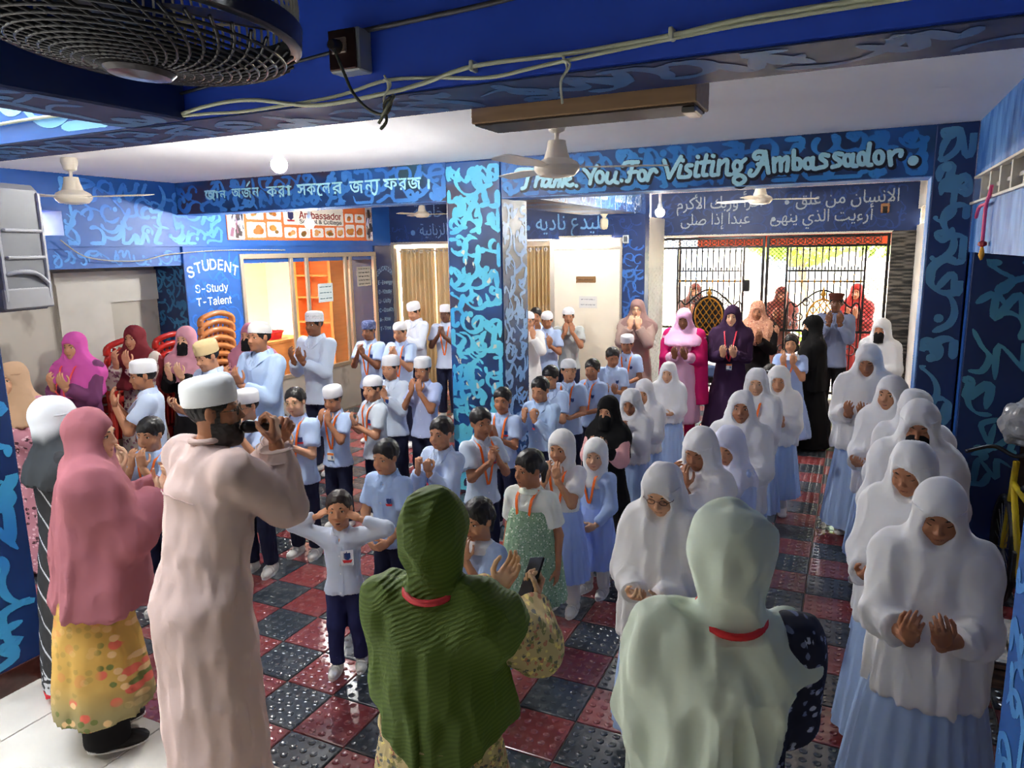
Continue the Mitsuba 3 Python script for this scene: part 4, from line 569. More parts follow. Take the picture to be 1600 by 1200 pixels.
def wall_text(parent, text, h, y, z, col, name='lettering'):
    m = meshkit.text_mesh(text, h, 0.001, True)
    v, f = np.asarray(m.vertices), np.asarray(m.faces)
    v[:, 0] -= v[:, 0].mean() * 0
    put(name, plane_map((v, f), (-5.4385, y, z), EY, EZ, EX), 'paint', parent=parent, col=col)


def arc_text(parent, text, h, yc, zc, w, rise, col):
    ms = []
    for i, ch in enumerate(text):
        t = (i + .5) / len(text) - .5
        m = meshkit.text_mesh(ch, h, 0.001, True)
        v, f = np.asarray(m.vertices).copy(), np.asarray(m.faces)
        v[:, 0] -= (v[:, 0].max() + v[:, 0].min()) / 2
        a = -t * 4 * rise / w * 1.0
        c, s = math.cos(a), math.sin(a)
        ms.append((np.column_stack([c * v[:, 0] - s * v[:, 1] + t * w, s * v[:, 0] + c * v[:, 1] - 4 * rise * t * t, v[:, 2]]), f))
    put('arched_lettering', plane_map(cat(ms), (-5.4385, yc, zc), EY, EZ, EX), 'paint', parent=parent, col=col)


WH = (205, 220, 235)
arc_text(ps, 'STUDENT', 0.115, 3.08, 2.045, 0.70, 0.10, WH)
for t, z in (('S-Study', 1.80), ('T-Talent', 1.655)):
    wall_text(ps, t, 0.085, 2.80, z, WH)
arc_text(pe, 'EDUCATION', 0.065, 6.36, 1.93, 0.40, 0.10, (120, 150, 180))
for t, z in (('E-Energy', 1.72), ('D-Kindly', 1.58), ('U-Unity', 1.44), ('C-Quality', 1.30), ('A-Able', 1.16), ('T-True', 1.02)):
    wall_text(pe, t, 0.06, 6.17, z, (130, 160, 185))

# ---------------------------------------------------------------- lamps and fans
def bulb(x, y, ztop, zb, label, group=None, lit=True, r=0.052):
    t = thing('light_bulb', label, 'light bulb', group)
    put('holder', xf(lathe([(0, 0), (.05, 0), (.05, -.012), (.03, -.03), (.022, -.035), (.022, -.075), (0, -.075)], 16), mat((x, y, ztop))), 'gloss', t, col=(225, 222, 212), smooth=40)
    if ztop - zb > .16:
        put('stem', xf(lathe([(.016, 0), (.016, -(ztop - zb - .11))], 10), mat((x, y, ztop - .05))), 'gloss', t, col=(225, 222, 212), smooth=40)
    put('base', xf(lathe([(.015, .10), (.024, .085), (.034, .03), (.036, .02)], 16), mat((x, y, zb))), 'gloss', t, col=(235, 235, 235), smooth=40)
    m = xf(lathe([(.0, -r), (r * .5, -r * .86), (r * .87, -r * .5), (r, 0), (r * .95, r * .4), (.034, r * .7)], 16)[0:2], mat((x, y, zb)))
    if lit:
        d = mikit.ply((m[0], m[1][:, ::-1]), 'gloss', smooth=False, color=np.ones((len(m[0]), 3)) * .8)
        v, f = m
        tri = v[f]; n = np.cross(tri[:, 1] - tri[:, 0], tri[:, 2] - tri[:, 0]).sum(1)
        c = tri.mean(1) - [x, y, zb]
        nn = np.cross(tri[:, 1] - tri[:, 0], tri[:, 2] - tri[:, 0])
        if (nn * c).sum() > 0:
            d = mikit.ply((v, f), 'gloss', smooth=False, color=np.ones((len(v), 3)) * .8)
        d['emitter'] = {'type': 'area', 'radiance': {'type': 'rgb', 'value': [BULB, BULB * .985, BULB * .93]}}
        put('globe', d, None, t)
    else:
        put('globe', m, 'gloss', t, col=(225, 222, 210), smooth=True)


bulb(-2.30, 0.80, CEIL, 2.762, 'glowing round bulb in a white holder on the front ceiling, left of the middle', 'lit bulbs')
bulb(-4.22, 3.3, CEIL, 2.511, 'glowing bulb hanging before the orange food banner', 'lit bulbs')
bulb(-0.88, 5.0, CEIL, 2.57, 'glowing round bulb over the black gate, beside the far ceiling fan', 'lit bulbs')
t = thing('lantern_bulb', 'unlit pale lamp hanging before the white door', 'light bulb')
put('holder', xf(lathe([(0, .05), (.05, .05), (.025, .02), (.025, 0), (0, 0)], 14), mat((-1.80, 5.9, 2.57))), 'gloss', t, col=(200, 192, 170), smooth=40)
put('body', xf(lathe([(0, 0), (.04, -.005), (.05, -.03), (.05, -.11), (.03, -.135), (0, -.14)], 16), mat((-1.80, 5.9, 2.57))), 'gloss', t, col=(196, 186, 158), smooth=40)


def ceiling_fan(x, y, z, ang, label, sc=1.0, ztop=CEIL):
    """z: height of the motor's middle."""
    t = thing('ceiling_fan', label, 'ceiling fan', 'white ceiling fans')
    iv = (206, 196, 178)
    put('canopy', xf(lathe([(0, ztop - z), (.055, ztop - z), (.06, ztop - z - .03), (.045, ztop - z - .09), (.02, ztop - z - .10)], 20), mat((x, y, z))), 'gloss', t, col=iv, smooth=40)
    put('rod', xf(lathe([(.013, ztop - z - .08), (.013, .1)], 10), mat((x, y, z))), 'gloss', t, col=iv, smooth=True)
    put('motor', xf(lathe([(0, .15), (.05, .148), (.058, .10), (.075, .05), (.115, .03), (.13, .01), (.13, -.01), (.122, -.022), (.115, -.03), (.10, -.045), (.04, -.055), (0, -.056)], 32), mat((x, y, z), s=sc)), 'gloss', t, col=iv, smooth=35)
    for k in range(3):
        a = ang + k * 2 * math.pi / 3
        pl_ = Polygon([(.11, -.03), (.2, -.035), (.3, -.06), (.60, -.055), (.63, -.04), (.63, .045), (.6, .055), (.3, .055), (.2, .03), (.11, .025)])
        m = extrude(pl_, .004)
        v = np.asarray(m[0]); v = v @ rx(.16).T
        put('blade', xf((v, m[1]), mat((x, y, z), rz(a), sc)), 'gloss', t, col=iv, smooth=20)


ceiling_fan(-0.51, 1.08, 2.66, 0.42, 'white ceiling fan nearest the greeting beam, hub before the word Thank')
ceiling_fan(-4.40, 0.84, 2.66, 0.35, 'white ceiling fan at the left, over the women by the plaster wall')
ceiling_fan(0.06, 5.7, 2.70, 0.40, 'white ceiling fan over the gate', 1.0)
ceiling_fan(-4.35, 5.75, 2.70, 0.42, 'white ceiling fan before the curtains, left of the middle pillar', .8)

def nrm_(v):
    return np.asarray(v, float) / np.linalg.norm(v)


# the big pedestal style fan head hanging from the entrance beam
FC = CAM + 1.50 * np.array([-0.752, 0.618, 0.2640])
dirv = np.array([-0.745, 0.624, 0]) / np.linalg.norm([-0.745, 0.624])
side = np.cross(dirv, [0, 0, 1.0])
ax = nrm_(np.array([0, 0, -1.0]) - side * .085 + dirv * .02)
a1 = side - ax * np.dot(side, ax); a1 /= np.linalg.norm(a1); a2 = np.cross(ax, a1)
FM = mat(FC, np.stack([a1, a2, ax], 1))
t = thing('wall_fan', 'large black cage fan hanging from the beam in the upper left corner', 'fan')
R0 = 0.258
put('rim', xf(lathe([(R0, -.022), (R0 + .008, -.018), (R0 + .008, .018), (R0, .022), (R0 - .012, .02), (R0 - .012, -.02), (R0, -.022)], 72), FM), 'gloss', t, col=(38, 40, 44), smooth=50)
rings = []
for r in np.linspace(.055, R0 - .02, 13):
    z = .070 * math.sqrt(max(0, 1 - (r / (R0 + .01)) ** 2)) + .012
    an = np.linspace(0, 2 * np.pi, 56, endpoint=False)
    rings.append(tube(np.column_stack([r * np.cos(an), r * np.sin(an), np.full(56, z)]), .0032, 5, True))
for k in range(44):
    a0 = k * 2 * math.pi / 44
    rr = np.linspace(.05, R0 - .005, 9)
    aa = a0 + .9 * (rr / R0) ** 1.2
    zz = .070 * np.sqrt(np.maximum(0, 1 - (rr / (R0 + .01)) ** 2)) + .012
    rings.append(tube(np.column_stack([rr * np.cos(aa), rr * np.sin(aa), zz]), .0032, 5))
put('front_grille', xf(cat(rings), FM), 'gloss', t, col=(34, 36, 38), smooth=True)
put('badge', xf(lathe([(0, .096), (.05, .092), (.058, .084), (.055, .076), (0, .074)], 32), FM), 'gloss', t, col=(60, 56, 60), smooth=40)
back = []
for k in range(84):
    a0 = k * 2 * math.pi / 84
    pts = [(R0, -.02), (R0 - .004, -.07), (R0 - .03, -.11), (.17, -.15), (.07, -.17)]
    pts = spline(np.array(pts), 3)
    back.append(tube(np.column_stack([pts[:, 0] * math.cos(a0), pts[:, 0] * math.sin(a0), pts[:, 1]]), .0026, 5))
for r, z in ((R0 - .004, -.07), (.215, -.128), (.12, -.161)):
    an = np.linspace(0, 2 * np.pi, 48, endpoint=False)
    back.append(tube(np.column_stack([r * np.cos(an), r * np.sin(an), np.full(48, z)]), .003, 5, True))
put('back_cage', xf(cat(back), FM), 'gloss', t, col=(196, 190, 172), smooth=True)
put('motor', xf(lathe([(0, -.30), (.07, -.30), (.085, -.27), (.085, -.18), (.05, -.165), (.02, -.05), (0, -.05)], 24), FM), 'gloss', t, col=(30, 30, 32), smooth=40)
for k in range(3):
    a = k * 2 * math.pi / 3
    bl = spline(np.array([(.04, -.04), (.14, -.11), (.225, -.09), (.24, .02), (.17, .08), (.05, .04)]), 4, True)
    m = extrude(Polygon(bl).buffer(0), .003)
    v = m[0] @ rx(.35).T
    put('blade', xf((v + [0, 0, -.03], m[1]), FM @ mat(R=rz(a))), 'gloss', t, col=(58, 60, 62), smooth=30)
q = FC - ax * .28
put('bracket', tube(spline([q, q - ax * .08, [q[0] - .02, -1.30, 3.12], [q[0], -1.15, 3.12]], 5), .018, 10), 'gloss', t, col=(30, 30, 32), smooth=True)

# socket box, cables
t = thing('socket_box', 'switch box with a plug on the royal blue beam', 'socket')
put('body', box(-.272, -.172, -1.20, -1.14, 2.69, 2.80, .004), 'gloss', t, col=(150, 158, 160))
put('face_plate', box(-.268, -.180, -1.207, -1.199, 2.695, 2.797, .002), 'metal', t, col=(70, 52, 48))
put('socket', box(-.255, -.205, -1.214, -1.206, 2.735, 2.775, .003), 'gloss', t, col=(120, 105, 95))
put('plug', xf(lathe([(0, .03), (.012, .03), (.016, .02), (.018, 0)], 12), mat((-.232, -1.212, 2.752), rx(math.pi / 2))), 'gloss', t, col=(40, 38, 38), smooth=40)


def cable(pts, r, col, label, name='cable', cat_='cable', n=8):
    k = nkey(name)
    tag(k, label, cat_)
    v, f = tube(spline(np.array(pts, float), n), r, 7)
    scene[k] = mikit.ply((v, f), 'gloss', smooth=True, color=np.tile(lin(col), (len(v), 1)))
    return k


def at_y(px, py, y):
    d = FWD + (px - 800) / 1128.8 * np.cross(FWD, UP) - (py - 600) / 1128.8 * UP
    return CAM + (y - CAM[1]) / d[1] * d


def at_z(px, py, z):
    d = FWD + (px - 800) / 1128.8 * np.cross(FWD, UP) - (py - 600) / 1128.8 * UP
    return CAM + (z - CAM[2]) / d[2] * d


def at_x(px, py, x):
    d = FWD + (px - 800) / 1128.8 * np.cross(FWD, UP) - (py - 600) / 1128.8 * UP
    return CAM + (x - CAM[0]) / d[0] * d


CR = (196, 200, 176)
cable([[-3.4, -1.16, 2.66], [-1.6, -1.155, 2.70], [-1.2, -1.155, 2.652], [-1.02, -1.15, 2.64], [-.78, -1.165, 2.66], [-.60, -1.165, 2.66], [-.36, -1.165, 2.622], [-.12, -1.165, 2.63], [.0, -1.16, 2.644], [.16, -1.165, 2.668], [.42, -1.16, 2.668], [.66, -1.16, 2.676], [.86, -1.16, 2.69], [1.4, -1.16, 2.694], [2.2, -1.16, 2.70]], .006, CR, 'cream power cable sagging along the blue beam')
cable([[-1.0, -1.152, 2.645], [-.80, -1.155, 2.64], [-.62, -1.158, 2.632], [-.30, -1.158, 2.64], [-.12, -1.158, 2.664], [.03, -1.158, 2.655], [.2, -1.165, 2.636], [.36, -1.165, 2.648], [.7, -1.158, 2.672], [.9, -1.158, 2.680], [1.5, -1.158, 2.688], [2.2, -1.16, 2.69]], .005, CR, 'second cream cable crossing under the first on the blue beam')
cable([[-.19, -1.155, 2.80], [0.0, -1.155, 2.805], [.25, -1.155, 2.815], [.5, -1.155, 2.842], [.8, -1.155, 2.87]], .007, (70, 70, 74), 'dark grey conduit running up from the socket box')
cable([[-.9, -1.155, 2.71], [-.6, -1.155, 2.735], [-.28, -1.155, 2.76]], .005, (48, 52, 60), 'dark cable between the cage fan and the socket box')
cable([[-.232, -1.235, 2.752], [-.20, -1.235, 2.68], [-.17, -1.235, 2.62], [-.12, -1.235, 2.575], [-.07, -1.235, 2.562], [-.05, -1.235, 2.60], [-.075, -1.235, 2.585], [-.07, -1.235, 2.545], [-.09, -1.235, 2.525]], .0042, (70, 74, 62), 'dark plug lead hanging down with a knotted end')
kn = tube(spline(np.array([[-.085, -1.235, 2.555], [-.06, -1.245, 2.575], [-.045, -1.235, 2.60], [-.055, -1.225, 2.605], [-.07, -1.235, 2.57], [-.095, -1.235, 2.54]]), 5), .0045, 7)
put('knot', kn, 'gloss', 'cable_004', col=(120, 124, 104), smooth=True)
for k, (x, z, l) in enumerate(((-.115, 2.664, .1), (.40, 2.652, .10), (.15, 2.668, .02), (.66, 2.678, .02))):
    kk = nkey('cable_tie'); tag(kk, ('loose string tying the cables left of the middle of the beam', 'loose string with a bow tying the cables at the middle of the beam', 'small cable clip at the sagging cable, left', 'small cable clip on the beam to the right')[k], 'cable tie')
    m = cat([tube(spline(np.array([[x, -1.17, z + .01], [x + .012, -1.172, z - .02], [x - .004, -1.172, z - .05], [x, -1.172, z - l]]), 4), .003, 6), tube(spline(np.array([[x, -1.172, z], [x + .02, -1.172, z - .012], [x + .01, -1.172, z - .03]]), 4), .003, 6)]) if l > .05 else box(x - .005, x + .005, -1.173, -1.14, z - .012, z + .014, .002)
    scene[kk] = mikit.ply(m, 'gloss', smooth=False, color=np.tile(lin((205, 208, 190)), (len(m[0]), 1)))

# wooden tube light board by the beam
t = thing('light_board', 'old wooden board of a tube light under the front ceiling edge', 'board')
put('board', box(-.03, .655, -.84, -.66, 2.588, 2.70, .003), 'board_wood', t)
put('underside', box(-.02, .645, -.832, -.67, 2.582, 2.589), 'paint', t, col=(58, 44, 34))
put('end_clip', box(.61, .65, -.82, -.72, 2.565, 2.583, .004), 'metal', t, col=(120, 118, 112))
for k in range(2):
    put('hanger', tube([[.1 + .4 * k, -.75, 2.69], [.1 + .4 * k, -.75, CEIL]], .004, 6), 'metal', t, col=(60, 60, 60))

# loudspeaker on the near left pillar
t = thing('loudspeaker', 'grey loudspeaker cabinet seen from behind beside the near left pillar', 'speaker')
SM = mat((-2.98, -.50, 1.93), rz(.18))
def sb(*a): return xf(box(*a), SM)
put('cabinet', sb(-.34, .06, -.17, .16, 0, .66, .03), 'paint', t, col=(112, 114, 118))
put('front_grille', sb(-.37, .0, -.215, -.165, 0.01, .65, .01), 'paint', t, col=(12, 12, 13))
for z in (.27, .41):
    put('rib', sb(.05, .075, -.10, .13, z, z + .018, .006), 'paint', t, col=(165, 166, 168))
put('side_frame', xf(cat([box(.055, .07, .12, .145, .05, .62, .006), box(.055, .07, -.14, -.115, .05, .62, .006)]), SM), 'paint', t, col=(160, 162, 166))
put('handle', xf(tube(spline(np.array([[.06, -.12, .19], [.075, -.05, .205], [.075, .05, .195], [.06, .13, .14]]), 5), .012, 8), SM), 'paint', t, col=(150, 152, 156), smooth=True)
put('foot_panel', sb(.05, .068, -.15, .15, .01, .12, .008), 'paint', t, col=(150, 150, 152))
put('bracket', sb(-.2, .0, -.40, -.19, .3, .34, .004), 'paint', t, col=(30, 30, 32))

# left wall cable
cable([[-5.40, 1.35, 2.36], [-5.40, 1.6, 2.20], [-5.40, 2.1, 2.16], [-5.40, 2.5, 2.22], [-5.40, 3.2, 2.255], [-5.40, 4.2, 2.25]], .006, (165, 160, 150), 'thin pale wire looping along the left wall')

# ---------------------------------------------------------------- the banner over the canteen
t = thing('food_banner', 'orange printed banner with food pictures over the canteen window', 'banner')
put('sheet', box(-5.438, -5.43, 3.32, 6.09, 2.37, 2.86), 'satin', t, col=(212, 112, 62))


def card(y0, y1, z0, z1, col, d=.003, x=-5.43):
    p = shapely.box(y0, z0, y1, z1).buffer(-.02).buffer(.02, quad_segs=3)
    m = extrude(p, d)
    return plane_map(m, (x, 0, 0), EY, EZ, EX)


for k, (y0, y1, z0, z1) in enumerate(((3.62, 3.92, 2.40, 2.58), (3.95, 4.20, 2.41, 2.59), (4.24, 4.46, 2.40, 2.53), (4.50, 4.72, 2.40, 2.53), (4.76, 4.98, 2.41, 2.53), (5.02, 5.22, 2.41, 2.54), (5.26, 5.42, 2.41, 2.55), (5.46, 5.66, 2.42, 2.59), (5.70, 5.88, 2.42, 2.59), (3.62, 3.90, 2.61, 2.75), (3.95, 4.2, 2.62, 2.76), (5.46, 5.64, 2.62, 2.74), (5.68, 5.90, 2.62, 2.74))):
    cc = put('picture_card', card(y0, y1, z0, z1, None), 'satin', t, col=(225, 220, 214))
    rnd = random.Random(k)
    ms, vc = [], []
    for q in range(5):
        p = Point((y0 + y1) / 2 + rnd.uniform(-.2, .2) * (y1 - y0), (z0 + z1) / 2 + rnd.uniform(-.2, .15) * (z1 - z0)).buffer(rnd.uniform(.12, .24) * (z1 - z0), quad_segs=3)
        m = plane_map(extrude(shapely.affinity.scale(p, 1.5, 1), .001 + .0003 * q), (-5.427, 0, 0), EY, EZ, EX)
        ms.append(m); vc.append(np.tile(lin(rnd.choice(((196, 130, 60), (160, 96, 44), (205, 150, 90), (120, 90, 50), (188, 108, 58)))), (len(m[0]), 1)))
    put('food_print', cat(ms), 'satin', cc, vc=np.vstack(vc))
tp = put('title_panel', card(4.24, 5.42, 2.565, 2.86, None), 'satin', t, col=(222, 216, 206))
for txt, h, y, z, c in (('Ambassador', .085, 4.52, 2.65, (120, 40, 42)), ('School & College', .05, 4.52, 2.585, (70, 66, 70))):
    m = meshkit.text_mesh(txt, h, .001, True)
    v = np.asarray(m.vertices).copy(); v[:, 0] *= .85 / (v[:, 0].max() - v[:, 0].min())
    put('banner_lettering', plane_map((v, np.asarray(m.faces)), (-5.4265, y, z), EY, EZ, EX), 'satin', tp, col=c)
cr = plane_map(extrude(Polygon([(4.32, 2.72), (4.42, 2.72), (4.42, 2.65), (4.37, 2.62), (4.32, 2.65)]), .001), (-5.4265, 0, 0), EY, EZ, EX)
put('crest', cr, 'satin', tp, col=(40, 42, 80))
put('crest_ribbon', plane_map(extrude(Polygon([(4.30, 2.625), (4.44, 2.625), (4.43, 2.605), (4.31, 2.605)]), .001), (-5.4265, 0, 0), EY, EZ, EX), 'satin', tp, col=(150, 40, 45))
for y0, y1 in ((3.325, 3.58), (5.93, 6.085)):
    cc = put('photo_strip', card(y0, y1, 2.375, 2.855, None), 'satin', t, col=(188, 186, 188))
    rnd = random.Random(int(y0 * 100)); ms, vc = [], []
    for q in range(26):
        p = shapely.box(0, 0, rnd.uniform(.02, .06), rnd.uniform(.05, .16))
        p = shapely.affinity.translate(shapely.affinity.rotate(p, rnd.uniform(-25, 25)), rnd.uniform(y0 + .01, y1 - .06), rnd.uniform(2.385, 2.70))
        p = p.intersection(shapely.box(y0, 2.376, y1, 2.853))
        if p.area > 1e-5:
            m = plane_map(extrude(p, .0008 + .0001 * q), (-5.427, 0, 0), EY, EZ, EX)
            ms.append(m); vc.append(np.tile(lin(rnd.choice(((50, 52, 66), (225, 222, 225), (130, 90, 110), (70, 60, 60), (190, 190, 215), (160, 130, 110)))), (len(m[0]), 1)))
    put('photo_print', cat(ms), 'satin', cc, vc=np.vstack(vc))

# ---------------------------------------------------------------- the canteen behind glass
win = struct('window_1', cat([box(-5.47, -5.42, 3.47, 6.13, 2.15, 2.21, .004), box(-5.47, -5.42, 3.47, 6.13, .63, .68, .004), box(-5.47, -5.42, 3.47, 3.52, .66, 2.17, .004), box(-5.47, -5.42, 6.07, 6.13, .66, 2.17, .004)]), 'aluminium')
for y in (4.33, 4.62, 5.42, 5.53):
    put('stile', box(-5.46, -5.425, y - .028, y + .028, .66, 2.16, .004), 'aluminium', win)
for y0, y1, x in ((4.62, 5.42, -5.44), (5.53, 6.08, -5.436)):
    put('pane', (np.array([[x, y0, .68], [x, y1, .68], [x, y1, 2.15], [x, y0, 2.15]]), np.array([[0, 1, 2], [0, 2, 3]])), 'pane_glass', win)
struct('canteen_shell', cat([box(-8.2, -5.5, 3.3, 3.36, 0, 2.6), box(-8.2, -5.5, 6.75, 6.85, 0, 2.6), box(-8.3, -8.2, 3.3, 6.85, 0, 2.6), box(-8.3, -5.5, 3.3, 6.85, 2.4, 2.5)]), 'cream_paint')
t = thing('light_tube', 'lit tube lamp inside the canteen under its ceiling', 'lamp')
put('housing', box(-6.9, -6.8, 4.1, 5.3, 2.36, 2.40, .004), 'off_white', t)
d = mikit.ply(box(-6.88, -6.82, 4.12, 5.28, 2.335, 2.36), 'gloss', color=np.ones((8, 3)) * .8)
d['emitter'] = {'type': 'area', 'radiance': {'type': 'rgb', 'value': [TUBE * 1.5, TUBE * 1.40, TUBE * 1.15]}}
put('tube', d, None, t)
# shelf unit at the back: orange boards
t = thing('shelf_unit', 'orange wooden shelf unit at the back of the canteen', 'shelf')
put('back_panel', box(-8.19, -8.17, 3.4, 5.25, 0, 2.38), 'orange_wood', t)
for y in (3.42, 4.3, 5.2):
    put('upright', box(-8.17, -7.80, y - .02, y + .02, 0, 2.36, .003), 'orange_wood', t)
for z in (.35, .75, 1.12, 1.5, 1.92, 2.3):
    put('shelf_board', box(-8.17, -7.80, 3.4, 5.2, z - .015, z + .015, .003), 'orange_wood', t)
goods = [((238, 236, 232), 'white plastic jar on the canteen shelf'), ((210, 205, 215), 'pale packet on the canteen shelf'), ((200, 70, 70), 'red packet on the canteen shelf'), ((120, 60, 140), 'purple packet stack on the canteen shelf'), ((230, 190, 70), 'yellow bottle on the canteen shelf')]
rnd = random.Random(9)
for z, ys in ((1.515, (3.62, 3.85, 4.05, 4.45, 4.62, 4.78, 4.95)), (1.135, (3.55, 3.7, 4.1, 4.5, 4.9)), (.765, (3.6, 4.0, 4.6))):
    for y in ys:
        c, lb = rnd.choice(goods)
        kind = rnd.randrange(2)
        nm = 'jar' if kind == 0 else 'packet'
        colr = {'white': 0}.get('', 0)
        lv = ('top' if z > 1.4 else 'middle' if z > 1 else 'low')
        cname = lb.split()[0]
        if kind == 0:
            t2 = thing('jar', '%s jar on the %s canteen shelf' % (cname, lv), 'jar', '%s jars on the %s canteen shelf' % (cname, lv))
            put('body', xf(lathe([(0, 0), (.065, 0), (.07, .02), (.07, .17), (.05, .20)], 14), mat((-7.95, y, z))), 'gloss', t2, col=c, smooth=40)
            put('lid', xf(lathe([(.056, .19), (.056, .23), (0, .232)], 14), mat((-7.95, y, z))), 'gloss', t2, col=(200, 60, 50), smooth=40)
        else:
            k2 = nkey('packet'); tag(k2, '%s packet on the %s canteen shelf' % (cname, lv), 'packet', '%s packets on the %s canteen shelf' % (cname, lv))
            m = box(-8.02, -7.9, y - .07, y + .07, z, z + rnd.uniform(.14, .24), .015)
            scene[k2] = mikit.ply(m, 'gloss', color=np.tile(lin(c), (len(m[0]), 1)))
t = thing('shelf_cabinet', 'tall orange display cabinet at the right end of the canteen', 'cabinet')
put('side_panel', box(-7.2, -6.5, 6.70, 6.74, 0, 2.3), 'orange_wood', t)
for x in (-7.2, -6.5):
    put('upright', box(x - .03, x + .03, 6.35, 6.74, 0, 2.3, .003), 'orange_wood', t)
for z in (.4, .75, 1.1, 1.5, 1.85, 2.28):
    put('shelf_board', box(-7.2, -6.5, 6.35, 6.74, z - .015, z + .015, .003), 'orange_wood', t)
t = thing('canteen_desk', 'orange wooden desk behind the canteen window', 'desk')
put('desktop', box(-6.9, -6.1, 4.1, 5.35, .98, 1.02, .005), 'orange_wood', t)
put('front_panel', box(-6.15, -6.12, 4.15, 5.3, .1, .98), 'orange_wood', t)
for x, y in ((-6.85, 4.15), (-6.85, 5.28), (-6.14, 4.15), (-6.14, 5.28)):
    put('leg', box(x - .03, x + .03, y - .03, y + .03, 0, .98, .004), 'orange_wood', t)
for k, (y, c, lb) in enumerate(((4.35, (225, 95, 45), 'orange plastic basket on the canteen desk'), (4.85, (205, 40, 48), 'red plastic basket on the canteen desk'))):
    t = thing('basket', lb, 'basket')
    put('body', xf(lathe([(0, 0), (.14, 0), (.17, .10), (.165, .10), (.135, .008), (0, .008)], 20), mat((-6.4, y, 1.02)) @ np.diag([1, 1.3, 1, 1.0])), 'gloss', t, col=c, smooth=40)
    put('rim', xf(tube(np.array([[.172 * math.cos(a), .172 * math.sin(a), .10] for a in np.linspace(0, 6.283, 24, endpoint=False)]), .008, 6, True), mat((-6.4, y, 1.02)) @ np.diag([1, 1.3, 1, 1.0])), 'gloss', t, col=c, smooth=True)


def notice(x0, y0, z0, x1, y1, z1, lines, label, col, ink, nrm):
    """A paper sheet on a vertical plane from corner to corner, with lines of print."""
    t = thing('notice', label, 'notice')
    U = np.array([x1 - x0, y1 - y0, 0.0]); w = np.linalg.norm(U); U /= w
    h = z1 - z0
    put('paper', plane_map(box(0, w, 0, h, 0, .002), (x0, y0, z0), U, EZ, nrm), 'paint', t, col=col)
    rn_ = random.Random(len(label))
    for k in range(lines):                     # too small to read: rows of word marks
        u = .10 * w; zc = h * (1 - (k + .6) / (lines + .2))
        ms = []
        while u < .86 * w:
            e = min(u + rn_.uniform(.10, .24) * w, .90 * w)
            ms.append(box(u, e, zc - .022 * h, zc + .03 * h, .002, .0026)); u = e + .04 * w
        put('print_row', plane_map(cat(ms), (x0, y0, z0), U, EZ, nrm), 'paint', t, col=ink, kind='stuff')


notice(-5.43, 4.80, 1.55, -5.43, 5.10, 1.80, 3, 'pale blue notice on the canteen glass', (205, 220, 222), (90, 120, 130), EX)
notice(-5.43, 5.66, 1.72, -5.43, 5.99, 2.00, 5, 'grey printed notice hanging at the right end of the canteen window', (170, 166, 158), (70, 68, 64), EX)

# ---------------------------------------------------------------- curtains, door
cw = struct('window_2', cat([box(-5.42, -2.76, 6.53, 6.60, 2.31, 2.345, .003), box(-5.42, -5.37, 6.53, 6.60, 0, 2.33, .003), box(-2.79, -2.745, 6.53, 6.60, 0, 2.33, .003)]), 'aluminium')
put('pane', (np.array([[-5.38, 6.56, 0], [-2.78, 6.56, 0], [-2.78, 6.56, 2.31], [-5.38, 6.56, 2.31]]), np.array([[0, 1, 2], [0, 2, 3]])), 'pane_glass', cw)
for k, (x0, x1) in enumerate(((-5.36, -4.75), (-4.72, -4.0), (-3.95, -3.35), (-3.3, -2.82))):
    t = thing('curtain', ('mustard curtain at the left end of the glass front', 'mustard curtain left of the middle pillar', 'mustard curtain hidden partly by the middle pillar', 'mustard curtain beside the white door')[k], 'curtain')
    n = 70
    u = np.linspace(0, 1, n); x = x0 + (x1 - x0) * u
    zz = np.array([0.05, .6, 1.2, 1.8, 2.16, 2.25])
    V = []
    for z in zz:
        a = .035 * (1 - .25 * (z > 2))
        V.append(np.column_stack([x, 6.68 + a * np.sin(u * 2 * np.pi * 8) + .012 * np.sin(u * 37 + z), np.full(n, z)]))
    V = np.vstack(V); m = len(zz)
    i, j = np.meshgrid(np.arange(m - 1), np.arange(n - 1), indexing='ij'); a = i * n + j
    q = np.stack([a, a + 1, a + n + 1, a + n], -1).reshape(-1, 4)
    put('drape', (V, np.vstack([q[:, [0, 1, 2]], q[:, [0, 2, 3]]])), 'curtain_cloth', t, smooth=True)
    for e_ in np.arange(x0 + .04, x1, .12):
        put('eyelet', xf(lathe([(.028, 0), (.028, .008), (.016, .008), (.016, 0)], 12), mat((e_, 6.66, 2.20), rx(math.pi / 2))), 'metal', t, col=(210, 200, 180))
t = thing('curtain_rod', 'metal rod carrying the mustard curtains', 'rod')
put('rod', tube([[-5.38, 6.68, 2.21], [-2.80, 6.68, 2.21]], .012, 8), 'metal', t, col=(190, 180, 160), smooth=True)
struct('wall_behind_curtain', box(-5.6, -2.7, 7.2, 7.3, 0, 2.6), 'cream_paint')

